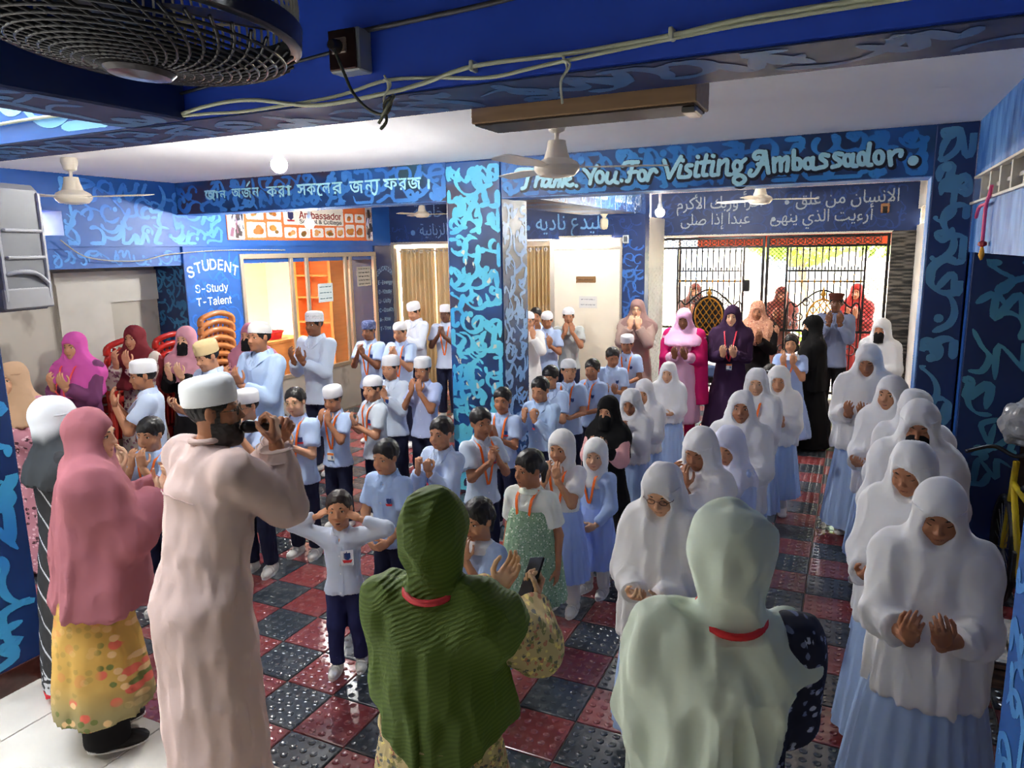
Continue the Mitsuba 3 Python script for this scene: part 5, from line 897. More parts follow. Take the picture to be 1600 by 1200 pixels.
dk = struct('door_1', box(-2.73, -1.78, 6.535, 6.575, 0.01, 2.19, .004), 'cream_paint')
put('frame', cat([box(-2.76, -1.75, 6.53, 6.60, 2.19, 2.225, .003), box(-2.76, -2.725, 6.53, 6.60, 0, 2.34, .003), box(-1.785, -1.755, 6.53, 6.60, 0, 2.34, .003)]), 'aluminium', dk)
put('transom_panel', box(-2.725, -1.785, 6.545, 6.575, 2.225, 2.335), 'off_white', dk)
put('name_plate', box(-2.40, -2.12, 6.527, 6.535, 1.745, 1.83, .002), 'paint', dk, col=(122, 88, 52))
put('name_lettering', cat([box(-2.37, -2.30, 6.5255, 6.527, 1.78, 1.79), box(-2.285, -2.15, 6.5255, 6.527, 1.778, 1.788)]), 'paint', dk, col=(84, 56, 30), kind='stuff')
put('handle', tube(spline(np.array([[-2.66, 6.53, 1.0], [-2.66, 6.49, 1.02], [-2.66, 6.49, 1.14], [-2.66, 6.53, 1.16]]), 4), .01, 8), 'metal', dk, col=(190, 185, 175), smooth=True)
notice(-2.36, 6.534, 1.40, -2.10, 6.534, 1.56, 2, 'white paper notice on the cream door', (214, 212, 206), (120, 120, 125), -EY)
t = thing('door_lamp', 'bright tube lamp over the cream door', 'lamp')
put('housing', box(-2.62, -1.9, 6.44, 6.548, 2.345, 2.375, .004), 'off_white', t)
d = mikit.ply(box(-2.60, -1.92, 6.45, 6.50, 2.318, 2.345), 'gloss', color=np.ones((8, 3)) * .8)
d['emitter'] = {'type': 'area', 'radiance': {'type': 'rgb', 'value': [TUBE * .8, TUBE * .74, TUBE * .62]}}
put('tube', d, None, t)
t = thing('door_alarm', 'small white box with grey grille on the pier beside the door', 'alarm box')
put('case', box(-1.745, -1.665, 6.51, 6.55, 2.26, 2.37, .008), 'gloss', t, col=(180, 186, 190))
put('grille', box(-1.73, -1.68, 6.506, 6.512, 2.28, 2.35, .002), 'paint', t, col=(86, 92, 98))

# ---------------------------------------------------------------- the iron gate
GY = 7.62


def lattice(x0, x1, z0, z1, p=.055, w=.009):
    ms = []
    bxs = shapely.box(x0, z0, x1, z1)
    for sgn in (1, -1):
        for c in np.arange(x0 - (z1 - z0) - p, x1 + (z1 - z0) + p, p):
            a, b_ = (c, z0), (c + (z1 - z0), z1)
            if sgn < 0:
                a, b_ = (c, z1), (c + (z1 - z0), z0)
            l = LineString([a, b_]).intersection(bxs)
            if l.length > .01 and l.geom_type == 'LineString':
                (u0, w0), (u1, w1) = l.coords[0], l.coords[-1]
                d_ = np.array([u1 - u0, w1 - w0]); d_ /= np.linalg.norm(d_); nn = np.array([-d_[1], d_[0]]) * w / 2
                v = np.array([[u0 + nn[0], GY - .004 * sgn, w0 + nn[1]], [u0 - nn[0], GY - .004 * sgn, w0 - nn[1]], [u1 - nn[0], GY - .004 * sgn, w1 - nn[1]], [u1 + nn[0], GY - .004 * sgn, w1 + nn[1]]])
                v2 = v + [0, .008, 0]
                ms.append((np.vstack([v, v2]), np.array([[0, 1, 2], [0, 2, 3], [4, 6, 5], [4, 7, 6], [0, 4, 5], [0, 5, 1], [3, 2, 6], [3, 6, 7]])))
    return cat(ms)


def scroll(cx, cz, r, turns=1.4, flip=1, w=.008, start=0.0):
    t_ = np.linspace(0, turns * 2 * np.pi, 22)
    rr = r * (1 - .75 * t_ / t_[-1])
    return tube(np.column_stack([cx + flip * rr * np.cos(t_ + start), np.full(22, GY), cz + rr * np.sin(t_ + start)]), w, 5)


def spear(x, z, s=1.0):
    return xf(lathe([(0, .075 * s), (.006 * s, .05 * s), (.016 * s, .02 * s), (.007 * s, .006 * s), (.012 * s, 0), (.007 * s, -.012 * s)], 6), mat((x, GY, z)))


gp = mikit.ply(box(-.007, .007, -.007, .007, 0, 1.97), 'iron')
for gi, (x0, x1) in enumerate(((-1.52, -.07), (-.05, 1.44))):
    g_ = thing('gate_leaf', ('left leaf of the black and gold wrought iron gate', 'right leaf of the black and gold wrought iron gate')[gi], 'gate')
    z0, z1 = .20, 2.33
    put('frame', cat([box(x0, x0 + .035, GY - .018, GY + .018, z0, z1, .003), box(x1 - .035, x1, GY - .018, GY + .018, z0, z1, .003), box(x0, x1, GY - .018, GY + .018, z1 - .035, z1, .003), box(x0, x1, GY - .018, GY + .018, z0, z0 + .035, .003), box(x0, x1, GY - .014, GY + .014, 2.17, 2.20), box(x0, x1, GY - .012, GY + .012, 1.04, 1.07), box(x0, x1, GY - .012, GY + .012, 0.52, 0.54)]), 'iron', g_)
    xa, xb = x0 + .27, x1 - .27
    for x in (xa, xb):
        put('mullion', box(x - .012, x + .012, GY - .012, GY + .012, z0, 2.19), 'iron', g_)
    put('lattice_panel', cat([lattice(x0 + .03, xa - .01, 1.06, 2.18), lattice(xb + .01, x1 - .03, 1.06, 2.18)]), 'iron', g_, kind='stuff')
    sc_ = []
    for c in np.arange(x0 + .08, x1 - .05, .115):
        an = np.linspace(0, 6.283, 14, endpoint=False)
        sc_.append(tube(np.column_stack([c + .045 * np.cos(an), np.full(14, GY), 2.25 + .045 * np.sin(an)]), .006, 5, True))
        sc_.append(tube([[c - .055, GY, 2.21], [c + .055, GY, 2.29]], .005, 5)); sc_.append(tube([[c - .055, GY, 2.29], [c + .055, GY, 2.21]], .005, 5))
    put('top_scrollwork', cat(sc_), 'iron', g_, smooth=True)
    nb = 12
    for k in range(nb):
        x = xa + (xb - xa) * (k + .5) / nb
        bk = put('bar', gp, None, g_, to=T().translate([x, GY, z0]))
        put('spear_tip', spear(x, 2.11), 'iron', g_)
    for z in (1.86, 1.72):
        put('cross_rail', box(xa, xb, GY - .010, GY + .010, z - .010, z + .010), 'iron', g_)
        for k in range(nb):
            x = xa + (xb - xa) * (k + .5) / nb
            if z < 1.8:
                put('gold_boss', xf(lathe([(0, .03), (.02, 0), (0, -.03)], 6), mat((x, GY, z))), 'gold', g_)
    for k in range(nb + 1):
        put('short_spear', cat([spear(xa + (xb - xa) * k / nb, 1.87, .9), spear(xa + (xb - xa) * k / nb, 1.12, .9)]), 'iron', g_)
    xm = (x0 + x1) / 2
    arch = spline(np.array([[xm - .46, GY, 1.07], [xm - .45, GY, 1.36], [xm - .40, GY, 1.44], [xm - .34, GY, 1.38], [xm - .26, GY, 1.44], [xm - .12, GY, 1.56], [xm, GY, 1.60], [xm + .12, GY, 1.56], [xm + .26, GY, 1.44], [xm + .34, GY, 1.38], [xm + .40, GY, 1.44], [xm + .45, GY, 1.36], [xm + .46, GY, 1.07]]), 5)
    put('arch', tube(arch, .012, 6), 'iron', g_, smooth=True)
    put('scrollwork', cat([scroll(xm - .2, 1.44, .07), scroll(xm + .2, 1.44, .07, flip=-1), scroll(xm - .3, 1.25, .08, start=2), scroll(xm + .3, 1.25, .08, flip=-1, start=2), scroll(xm - .35, .80, .10), scroll(xm + .35, .80, .10, flip=-1), scroll(xm - .12, .80, .10, start=1), scroll(xm + .12, .80, .10, flip=-1, start=1), scroll(xm - .5, .80, .09, start=3), scroll(xm + .5, .80, .09, flip=-1, start=3)] + [scroll(x0 + .1 + .16 * k, .36, .07, flip=1 if k % 2 else -1) for k in range(8)]), 'iron', g_, smooth=True)
    # gold medallion: oval ring with a lattice inside
    an = np.linspace(0, 6.283, 28, endpoint=False)
    ms = [tube(np.column_stack([xm + .19 * np.cos(an), np.full(28, GY - .01), 1.22 + .26 * np.sin(an)]), .014, 6, True)]
    ell = shapely.affinity.scale(Point(xm, 1.22).buffer(1, quad_segs=10), .18, .25)
    for sgn in (1, -1):
        for c in np.arange(-.5, .5, .085):
            l = LineString([(xm + c - .5 * sgn * .7, .72), (xm + c + .5 * sgn * .7, 1.72)]).intersection(ell)
            if l.length > .04:
                (u0, w0), (u1, w1) = l.coords[0], l.coords[-1]
                ms.append(tube([[u0, GY - .015, w0], [u1, GY - .015, w1]], .009, 5))
    put('gold_medallion', cat(ms + [spear(xm, 1.50, 2.2), scroll(xm - .1, .98, .06), scroll(xm + .1, .98, .06, flip=-1)]), 'gold', g_, smooth=True)
    if gi == 0:
        put('lock_box', box(xb + .0, xb + .09, GY - .04, GY + .01, 1.58, 1.74, .004), 'iron', g_)
    # dark sheet behind the gold medallion
    put('back_sheet', plane_map(extrude(shapely.union_all([ell.buffer(.05), shapely.box(xm - .22, .25, xm + .22, 1.0)]), .003), (0, GY + .02, 0), EX, EZ, -EY), 'iron', g_) if gi == 0 else None

# ---------------------------------------------------------------- outside the gate
struct('street_ground', box(-12, 12, 7.95, 30, -.1, .08), 'outdoor_ground')
t = thing('awning', 'orange red awning outside above the gate', 'awning')
put('cloth', xf(box(-1.5, 1.6, 0, .9, 0, .02), mat((0, 8.0, 2.30), rx(.25))), 'satin', t, col=(232, 96, 48))
put('valance', box(-1.05, 1.50, 7.97, 7.985, 2.175, 2.42, .003), 'satin', t, col=(238, 92, 44))
for x in (-1.5, 1.6):
    put('post', tube([[x, 8.85, .08], [x, 8.85, 2.5]], .02, 8), 'iron', t)
t = thing('street_house', 'pale sunlit house across the street beyond the gate', 'house')
put('wall', box(-9, 1.2, 19, 25, 0, 6), 'cream_paint', t)
for x in (-6.5, -3.5, -.8):
    w_ = put('window', box(x - .6, x + .6, 18.95, 19.0, 1.1, 2.4), 'paint', t, col=(90, 110, 140))
    put('sill', box(x - .7, x + .7, 18.85, 19.0, 1.02, 1.1), 'off_white', t)
struct('street_wall', box(0.8, 9, 16.8, 17.0, 0, 1.4), 'off_white')


def tree(x, y, h, r, seed, label, n=900):
    t = thing('street_tree', label, 'tree', None)
    rn = np.random.default_rng(seed)
    put('trunk', cat([tube(spline(np.array([[x, y, .05], [x + .1, y, h * .3], [x - .05, y + .1, h * .6]]), 4), [.14 - .006 * k for k in range(9)], 8)] + [tube([[x, y, h * .5], [x + .7 * r * math.cos(a), y + .7 * r * math.sin(a), h * .75]], .04, 6) for a in (0.5, 2.6, 4.4)]), 'bark', t, smooth=True)
    c = rn.normal(size=(n, 3)); c /= np.linalg.norm(c, axis=1, keepdims=True); c *= rn.uniform(.5, 1, (n, 1)) ** .5
    c = c * [r, r, r * .75] + [x, y, h * .75]
    R = rn.normal(size=(n, 2, 3)); a = R[:, 0] / np.linalg.norm(R[:, 0], axis=1, keepdims=True)
    b_ = np.cross(a, R[:, 1]); b_ /= np.linalg.norm(b_, axis=1, keepdims=True)
    s = .17
    V = np.stack([c - a * s, c + b_ * s * .45, c + a * s, c - b_ * s * .45], 1).reshape(-1, 3)
    i = np.arange(n) * 4
    put('foliage', (V, np.vstack([np.stack([i, i + 1, i + 2], 1), np.stack([i, i + 2, i + 3], 1)])), 'leaf', t, kind='stuff')


scene['leaf'] = {'type': 'principledthin', 'base_color': rgb((130, 170, 70)), 'roughness': .6, 'diff_trans': .9}
tree(1.9, 14.2, 4.2, 1.7, 1, 'green tree in the sun beyond the right gate leaf')
tree(-.2, 16.5, 3.6, 1.4, 2, 'light green tree behind the middle of the gate')
tree(5.6, 13.5, 3.4, 1.3, 3, 'green tree at the far right beyond the gate')
t = thing('street_shrub', 'low green bush with pink blossoms outside the right gate leaf', 'bush')
rn = np.random.default_rng(8)
n = 700
c = rn.normal(size=(n, 3)); c /= np.linalg.norm(c, axis=1, keepdims=True); c = c * [.95, .4, .5] * rn.uniform(.6, 1, (n, 1)) + [1.0, 9.8, .60]
c[:, 2] = np.maximum(c[:, 2], .09)
V = (c[:, None] + rn.normal(size=(n, 3, 3)) * .06).reshape(-1, 3)
fc = np.arange(3 * n).reshape(-1, 3)
put('foliage', (V[: 3 * 500], fc[:500]), 'leaf', t, kind='stuff')
put('blossom', (V[3 * 500:], fc[:200]), 'cloth', t, col=(225, 90, 130), kind='stuff')

# ---------------------------------------------------------------- chairs, bicycle and the rest
def plastic_chair(x, y, a, z, col, key, lab, group):
    t = thing(key, lab, 'chair', group)
    M = mat((x, y, z), rz(a))
    prof = spline(np.array([[.0, -.20, .425], [.0, 0, .42], [.0, .17, .43]]), 4)
    def sheet(w0, w1, P, th=.012):
        V = []
        for k, p in enumerate(P):
            w = w0 + (w1 - w0) * k / (len(P) - 1)
            V.append([[s * w, p[1], p[2] + .012 * s * s] for s in np.linspace(-1, 1, 7)])
        V = np.array(V).reshape(-1, 3); n_ = 7; m_ = len(P)
        V2 = V + [0, .006, -th]
        i, j = np.meshgrid(np.arange(m_ - 1), np.arange(n_ - 1), indexing='ij'); q0 = i * n_ + j
        q = np.stack([q0, q0 + 1, q0 + n_ + 1, q0 + n_], -1).reshape(-1, 4)
        f = np.vstack([q[:, [0, 1, 2]], q[:, [0, 2, 3]]])
        return np.vstack([V, V2]), np.vstack([f, f[:, ::-1] + len(V)])
    put('seat', xf(sheet(.21, .22, prof), M), 'gloss', t, col=col, smooth=True)
    sl_ = []
    for k in range(7):
        s = (k - 3) / 3.2
        P = spline(np.array([[s * .17, .17, .45], [s * .19, .20, .60], [s * .20, .235, .78]]), 3)
        sl_.append(tube(P, .017 if abs(s) < .9 else .02, 6))
    for q in sl_:
        put('back_slat', xf(q, M), 'gloss', t, col=col, smooth=True)
    put('back_rail', xf(cat([tube(spline(np.array([[-.215, .235, .72], [-.19, .24, .80], [0, .25, .845], [.19, .24, .80], [.215, .235, .72]]), 5), .03, 8)]), M), 'gloss', t, col=col, smooth=True)
    for s in (-1, 1):
        put('leg', xf(tube([[s * .19, -.18, .42], [s * .23, -.21, 0]], .022, 8), M), 'gloss', t, col=col, smooth=True)
        put('leg', xf(tube([[s * .19, .16, .42], [s * .23, .25, 0]], .022, 8), M), 'gloss', t, col=col, smooth=True)


ORD = ('topmost', 'second from the top', 'third from the top', 'fourth from the top', 'fifth from the top', 'sixth from the top', 'seventh from the top', 'eighth from the top', 'ninth from the top', 'lowest')
for k in range(10):
    plastic_chair(-5.19, 2.56 + .006 * k, -math.pi / 2, .085 * k, (178, 112, 62), 'plastic_chair', 'tan slatted plastic chair before the student panel, %s of its stack' % ORD[9 - k], 'stacked tan plastic chairs')
for y, lb in ((1.86, 'red plastic chair in the plaster recess'), (2.40, 'red plastic chair beside the student panel')):
    for k in range(7):
        plastic_chair(-5.62, y, -math.pi / 2, .092 * k, (170, 40, 34), 'red_chair', '%s, %s of its stack' % (lb, ORD[6 - k] if k else 'lowest'), 'stacked red chairs by the student panel' if y > 2 else 'stacked red chairs in the recess')

# bicycle in the dark store on the right
t = thing('bicycle', 'parked bicycle with a yellow frame in the dark store at the right', 'bicycle')
bx, by = 2.0, 1.45


def mir(m):
    v, f = m
    return np.asarray(v) * [1, -1, 1] + [0, 3.55, 0], np.asarray(f)[:, ::-1]


for yy in (by - .1, by + .95):
    an = np.linspace(0, 6.283, 36, endpoint=False)
    put('tyre', mir(tube(np.column_stack([np.full(36, bx), yy + .31 * np.cos(an), .34 + .31 * np.sin(an)]), .024, 8, True)), 'paint', t, col=(20, 20, 21), smooth=True)
    put('spokes', mir(cat([tube([[bx, yy, .34], [bx, yy + .3 * math.cos(a), .34 + .3 * math.sin(a)]], .0022, 4) for a in np.linspace(0, 6.283, 20, endpoint=False)])), 'metal', t, col=(120, 120, 120))
Y_ = (206, 178, 40)
put('frame', mir(cat([tube(p, .018, 8) for p in ([[bx, by - .02, .80], [bx, by + .42, .34]], [[bx, by, .78], [bx, by + .55, .80]], [[bx, by + .42, .34], [bx, by + .58, .86]], [[bx, by + .42, .34], [bx, by + .95, .34]], [[bx, by + .55, .76], [bx, by + .95, .34]], [[bx, by - .1, .34], [bx, by + .01, .92]])])), 'gloss', t, col=Y_, smooth=True)
put('handlebar', mir(tube(spline(np.array([[bx - .27, by + .1, .98], [bx - .12, by, 1.0], [bx, by, .95], [bx + .12, by, 1.0], [bx + .27, by + .1, .98]]), 5), .012, 8)), 'metal', t, col=(90, 90, 92), smooth=True)
put('saddle', mir(xf(lathe([(0, .03), (.06, .02), (.08, 0), (0, -.02)], 14), mat((bx, by + .6, .92)) @ np.diag([1, 1.6, 1, 1.0]))), 'paint', t, col=(18, 18, 18), smooth=True)
put('crank', mir(cat([xf(lathe([(0, .01), (.09, .01), (.09, 0), (0, 0)], 20), mat((bx + .02, by + .42, .34), ry(math.pi / 2))), box(bx + .03, bx + .045, by + .40, by + .44, .17, .34), box(bx - .045, bx - .03, by + .40, by + .44, .34, .51)])), 'metal', t, col=(80, 80, 82))
t = thing('wrapped_bundle', 'bundle in crumpled silvery plastic on the handlebar of the bicycle', 'bundle')
ic = trimesh.creation.icosphere(subdivisions=3, radius=.12)
v = np.asarray(ic.vertices); v = v * (1 + .35 * (meshkit.noise(v * 26) - .5))[:, None]
put('plastic_wrap', (v * [1, 1, 1.2] + [2.02, 2.10, 1.15], np.asarray(ic.faces)), 'gloss', t, col=(150, 152, 156))
t = thing('wooden_stool', 'brown wooden stool beside the right hand row of girls', 'stool')
for k in range(3):
    put('seat_plank', box(1.62 + .12 * k, 1.735 + .12 * k, .30, .72, .52, .55, .005), 'dark_wood', t)
for x, y in ((1.65, .34), (1.93, .34), (1.65, .68), (1.93, .68)):
    put('leg', box(x - .02, x + .02, y - .02, y + .02, 0, .52, .004), 'dark_wood', t)
for y in (.34, .68):
    put('apron', box(1.64, 1.95, y - .01, y + .01, .42, .5), 'dark_wood', t)

# pink tassel hanging from the vents
t = thing('ribbon_tassel', 'pink ribbon with a yellow tassel hanging from the vents on the right wall', 'ribbon')
px_ = [at_x(1550, 290, 1.70), at_x(1546, 305, 1.69), at_x(1541, 320, 1.69), at_x(1538, 345, 1.69), at_x(1535, 378, 1.69)]
put('ribbon', tube(spline(np.array(px_), 5), .010, 5), 'satin', t, col=(238, 92, 140), smooth=True)
put('ribbon_end', tube(spline(np.array([at_x(1541, 318, 1.69), at_x(1530, 324, 1.69), at_x(1525, 340, 1.69)]), 5), .010, 5), 'satin', t, col=(238, 92, 140), smooth=True)
q = at_x(1535, 381, 1.69)
put('bow', xf(cat([lathe([(0, .02), (.022, .008), (.022, -.008), (0, -.02)], 8)]), mat(q) @ np.diag([1, 1.8, 1, 1.0])), 'satin', t, col=(150, 30, 36))
put('tassel', xf(lathe([(.004, 0), (.01, -.03), (.016, -.06), (.006, -.085), (0, -.09)], 8), mat(q)), 'satin', t, col=(222, 160, 50), smooth=True)

t = thing('wall_junction_box', 'broken dark junction box with orange edges on the Arabic panel over the gate', 'junction box')
put('case', box(1.30, 1.40, 7.56, 7.60, 2.58, 2.70, .01), 'paint', t, col=(150, 106, 74))
put('opening', box(1.325, 1.375, 7.555, 7.565, 2.58, 2.66), 'paint', t, col=(10, 10, 12))
t = thing('covered_table', 'small table under a grey blue cloth between the pink cardigan and the purple gown', 'table')
put('cloth_top', box(-.72, -.32, 6.15, 6.55, .60, .74, .02), 'cloth', t, col=(74, 92, 124))
for x in (-.70, -.34):
    for y in (6.18, 6.52):
        put('leg', box(x - .02, x + .02, y - .02, y + .02, 0, .62), 'dark_wood', t)
t = thing('paper_sheets', 'white papers lying on the small covered table by the gate', 'papers')
for k in range(3):
    put('sheet', xf(box(-.14, .14, -.10, .10, 0, .003), mat((-.52, 6.33, .742 + .006 * k), rz(.3 * k - .3) @ rx(.02 * k))), 'cloth', t, col=(214, 212, 210))

# ---------------------------------------------------------------- people: fields of blended shapes, meshed by surface nets
def nrm(v):
    v = np.asarray(v, float)
    return v / (np.linalg.norm(v) + 1e-12)


class Field:
    def __init__(self, h):
        self.h, self.ops = h, []

    def add(self, fn, lo, hi, k=0.02, sub=False):
        self.ops.append((fn, np.asarray(lo, float), np.asarray(hi, float), k, sub))

    def cone(self, a, b, ra, rb, k=0.02, sub=False, flat=False, sq=None):
        """Tapered limb from a to b; flat: cut square at b; sq: (axis, factor) flattens it along a direction."""
        a, b = np.asarray(a, np.float32), np.asarray(b, np.float32)
        ab = b - a; L2 = float(ab @ ab) + 1e-9; L = math.sqrt(L2)
        r = max(ra, rb)

        def fn(x, y, z):
            px, py, pz = x - a[0], y - a[1], z - a[2]
            tt = (px * ab[0] + py * ab[1] + pz * ab[2]) / L2
            t = np.clip(tt, 0, 1)
            dx, dy, dz = px - t * ab[0], py - t * ab[1], pz - t * ab[2]
            if sq is not None:
                w = dx * sq[0][0] + dy * sq[0][1] + dz * sq[0][2]
                g = 1 / sq[1] - 1
                dx, dy, dz = dx + w * g * sq[0][0], dy + w * g * sq[0][1], dz + w * g * sq[0][2]
            d = np.sqrt(dx * dx + dy * dy + dz * dz) - (ra + t * (rb - ra))
            if flat:
                d = np.maximum(d, (tt - 1) * L)
            return d
        self.add(fn, np.minimum(a, b) - r, np.maximum(a, b) + r, k, sub)

    def ell(self, c, r, R=None, k=0.02, sub=False):
        c, r = np.asarray(c, np.float32), np.asarray(r, np.float32)
        R_ = np.eye(3, dtype=np.float32) if R is None else np.asarray(R, np.float32)
        ext = np.sqrt(((R_ * r) ** 2).sum(1)) if R is not None else r

        def fn(x, y, z):
            p = (x - c[0], y - c[1], z - c[2])
            q = [p[0] * R_[0, i] + p[1] * R_[1, i] + p[2] * R_[2, i] for i in range(3)] if R is not None else p
            k0 = np.sqrt((q[0] / r[0]) ** 2 + (q[1] / r[1]) ** 2 + (q[2] / r[2]) ** 2)
            k1 = np.sqrt((q[0] / r[0] ** 2) ** 2 + (q[1] / r[1] ** 2) ** 2 + (q[2] / r[2] ** 2) ** 2) + 1e-6
            return k0 * (k0 - 1) / k1
        self.add(fn, c - ext, c + ext, k, sub)

    def stack(self, prof, k=0.02, folds=None):
        """Upright column of ellipses: rows (z, rx, ry, cx, cy), z rising. folds: (count, amplitude at the bottom, at the top, phase)."""
        P = np.array(prof, float)
        for i_ in range(1, len(P)):
            P[i_, 0] = max(P[i_, 0], P[i_ - 1, 0] + 2e-3)
        zz = np.linspace(P[0, 0], P[-1, 0], 80)
        from scipy.interpolate import PchipInterpolator
        Q = [PchipInterpolator(P[:, 0], P[:, i])(zz) for i in range(1, 5)]
        m = P[:, 1:3].max() * 1.15

        def fn(x, y, z):
            z1 = z.ravel()
            a, b, cx, cy = (np.interp(z1, zz, q).astype(np.float32).reshape(z.shape) for q in Q)
            u, v = (x - cx), (y - cy)
            q = np.sqrt((u / a) ** 2 + (v / b) ** 2)
            if folds:
                th = np.arctan2(v / b, u / a)
                f = np.clip((z - P[0, 0]) / (P[-1, 0] - P[0, 0]), 0, 1)
                amp = folds[1] * (1 - f) + folds[2] * f
                q = q - amp * (np.cos(folds[0] * th + folds[3]) + .5 * np.cos((folds[0] * 1.7 // 1) * th + 2.1 * folds[3] + 1))
            d = (q - 1) * np.minimum(a, b)
            return np.maximum(d, np.maximum(P[0, 0] - z, z - P[-1, 0]))
        lo = [P[:, 3].min() - m, P[:, 4].min() - m, P[0, 0]]; hi = [P[:, 3].max() + m, P[:, 4].max() + m, P[-1, 0]]
        self.add(fn, lo, hi, k)

    def cut(self, n, p0, lo, hi, k=0.004):
        """Removes what lies on the side of the plane that n points to."""
        n = nrm(n)
        self.add(lambda x, y, z: -((x - p0[0]) * n[0] + (y - p0[1]) * n[1] + (z - p0[2]) * n[2]), lo, hi, k, True)

    def mesh(self):
        h = self.h
        lo = np.min([o[1] for o in self.ops if not o[4]], 0) - 3 * h; hi = np.max([o[2] for o in self.ops if not o[4]], 0) + 3 * h
        n = np.ceil((hi - lo) / h).astype(int) + 1
        D = np.full(n, 1.0, np.float32)
        ax = [(lo[i] + h * np.arange(n[i])).astype(np.float32) for i in range(3)]
        for fn, l, u, k, sub in self.ops:
            pad = k + 2.5 * h
            i0 = np.clip(np.floor((l - pad - lo) / h).astype(int), 0, n); i1 = np.clip(np.ceil((u + pad - lo) / h).astype(int) + 1, 0, n)
            if (i1 <= i0).any():
                continue
            s = tuple(slice(a, b) for a, b in zip(i0, i1))
            d = fn(ax[0][s[0]][:, None, None], ax[1][s[1]][None, :, None], ax[2][s[2]][None, None, :])
            A = D[s]
            if sub:
                d = -d
                hh = np.maximum(k - np.abs(A - d), 0) / k
                D[s] = np.maximum(A, d) + hh * hh * (k * .25)
            else:
                hh = np.maximum(k - np.abs(A - d), 0) / k
                D[s] = np.minimum(A, d) - hh * hh * (k * .25)
        return nets(D, lo, h)


def nets(D, lo, h):
    S_ = D < 0
    n = D.shape
    c = sum(S_[i:n[0] - 1 + i, j:n[1] - 1 + j, k:n[2] - 1 + k].astype(np.int8) for i in (0, 1) for j in (0, 1) for k in (0, 1))
    I = np.argwhere((c > 0) & (c < 8))
    idx = np.full(c.shape, -1, np.int32); idx[tuple(I.T)] = np.arange(len(I))
    cnt = np.zeros(len(I)); P = np.zeros((len(I), 3))
    cor = {(i, j, k): D[I[:, 0] + i, I[:, 1] + j, I[:, 2] + k] for i in (0, 1) for j in (0, 1) for k in (0, 1)}
    for a in range(3):
        for b0 in (0, 1):
            for b1 in (0, 1):
                u = [0, 0, 0]; u[(a + 1) % 3] = b0; u[(a + 2) % 3] = b1
                w = list(u); w[a] = 1
                d0, d1 = cor[tuple(u)], cor[tuple(w)]
                m = (d0 < 0) != (d1 < 0)
                t = d0[m] / (d0[m] - d1[m])
                q = np.tile(np.array(u, float), (m.sum(), 1)); q[:, a] = t
                P[m] += q; cnt[m] += 1
    V = lo + h * (I + P / cnt[:, None])
    F = []
    for a in range(3):
        b, c_ = (a + 1) % 3, (a + 2) % 3
        sl0 = [slice(1, n[i] - 1) for i in range(3)]; sl0[a] = slice(0, n[a] - 1)
        sl1 = list(sl0); sl1[a] = slice(1, n[a])
        s0, s1 = S_[tuple(sl0)], S_[tuple(sl1)]
        E_ = np.argwhere(s0 != s1)
        if not len(E_):
            continue
        flip = s0[tuple(E_.T)]
        E_ = E_ + np.array([0 if i == a else 1 for i in range(3)])
        def at(db, dc):
            q = E_.copy(); q[:, b] -= db; q[:, c_] -= dc
            return idx[tuple(q.T)]
        q = np.stack([at(1, 1), at(0, 1), at(0, 0), at(1, 0)], 1)
        q[~flip] = q[~flip][:, ::-1]
        F += [q[:, [0, 1, 2]], q[:, [0, 2, 3]]]
    return V, np.vstack(F)


def cluster(v, f, m, g, K=None):
    """Coarser triangles where m is true (parts that clothes and hair cover)."""
    q = np.floor(v / g).astype(np.int64)
    key = np.where(m, (q[:, 0] + 512) + (q[:, 1] + 512) * 2048 + (q[:, 2] + 512) * 2048 * 2048, -1 - np.arange(len(v)))
    u, first, inv = np.unique(key, return_index=True, return_inverse=True)
    V = np.zeros((len(u), 3)); c = np.bincount(inv, minlength=len(u))
    for k in range(3):
        V[:, k] = np.bincount(inv, v[:, k], len(u)) / c
    F_ = inv[f]
    F_ = F_[(F_[:, 0] != F_[:, 1]) & (F_[:, 1] != F_[:, 2]) & (F_[:, 0] != F_[:, 2])]
    return (V, F_) if K is None else (V, F_, K[first])


def vnormals(v, f):
    n = np.zeros_like(v); t = np.cross(v[f[:, 1]] - v[f[:, 0]], v[f[:, 2]] - v[f[:, 0]])
    for k in range(3):
        np.add.at(n, f[:, k], t)
    return n / (np.linalg.norm(n, axis=1, keepdims=True) + 1e-12)


def relax(v, f, it=1):
    for _ in range(it):
        s = np.zeros_like(v); c = np.zeros(len(v))
        for a, b in ((0, 1), (1, 2), (2, 0)):
            np.add.at(s, f[:, a], v[f[:, b]]); np.add.at(c, f[:, a], 1)
        v = v * .4 + .6 * s / np.maximum(c, 1)[:, None]
    return v


def small_ell(c, r, R=None, n=8, m=6):
    t = np.linspace(0, np.pi, m + 1); p = np.arange(n) * 2 * np.pi / n
    v = np.array([[math.sin(a) * math.cos(b), math.sin(a) * math.sin(b), math.cos(a)] for a in t for b in p]) * r
    if R is not None:
        v = v @ np.asarray(R).T
    i, j = np.meshgrid(np.arange(m), np.arange(n), indexing='ij'); j2 = (j + 1) % n
    q = np.stack([i * n + j, (i + 1) * n + j, (i + 1) * n + j2, i * n + j2], -1).reshape(-1, 4)
    return v + np.asarray(c), np.vstack([q[:, [0, 1, 2]], q[:, [0, 2, 3]]])


_cache = {}


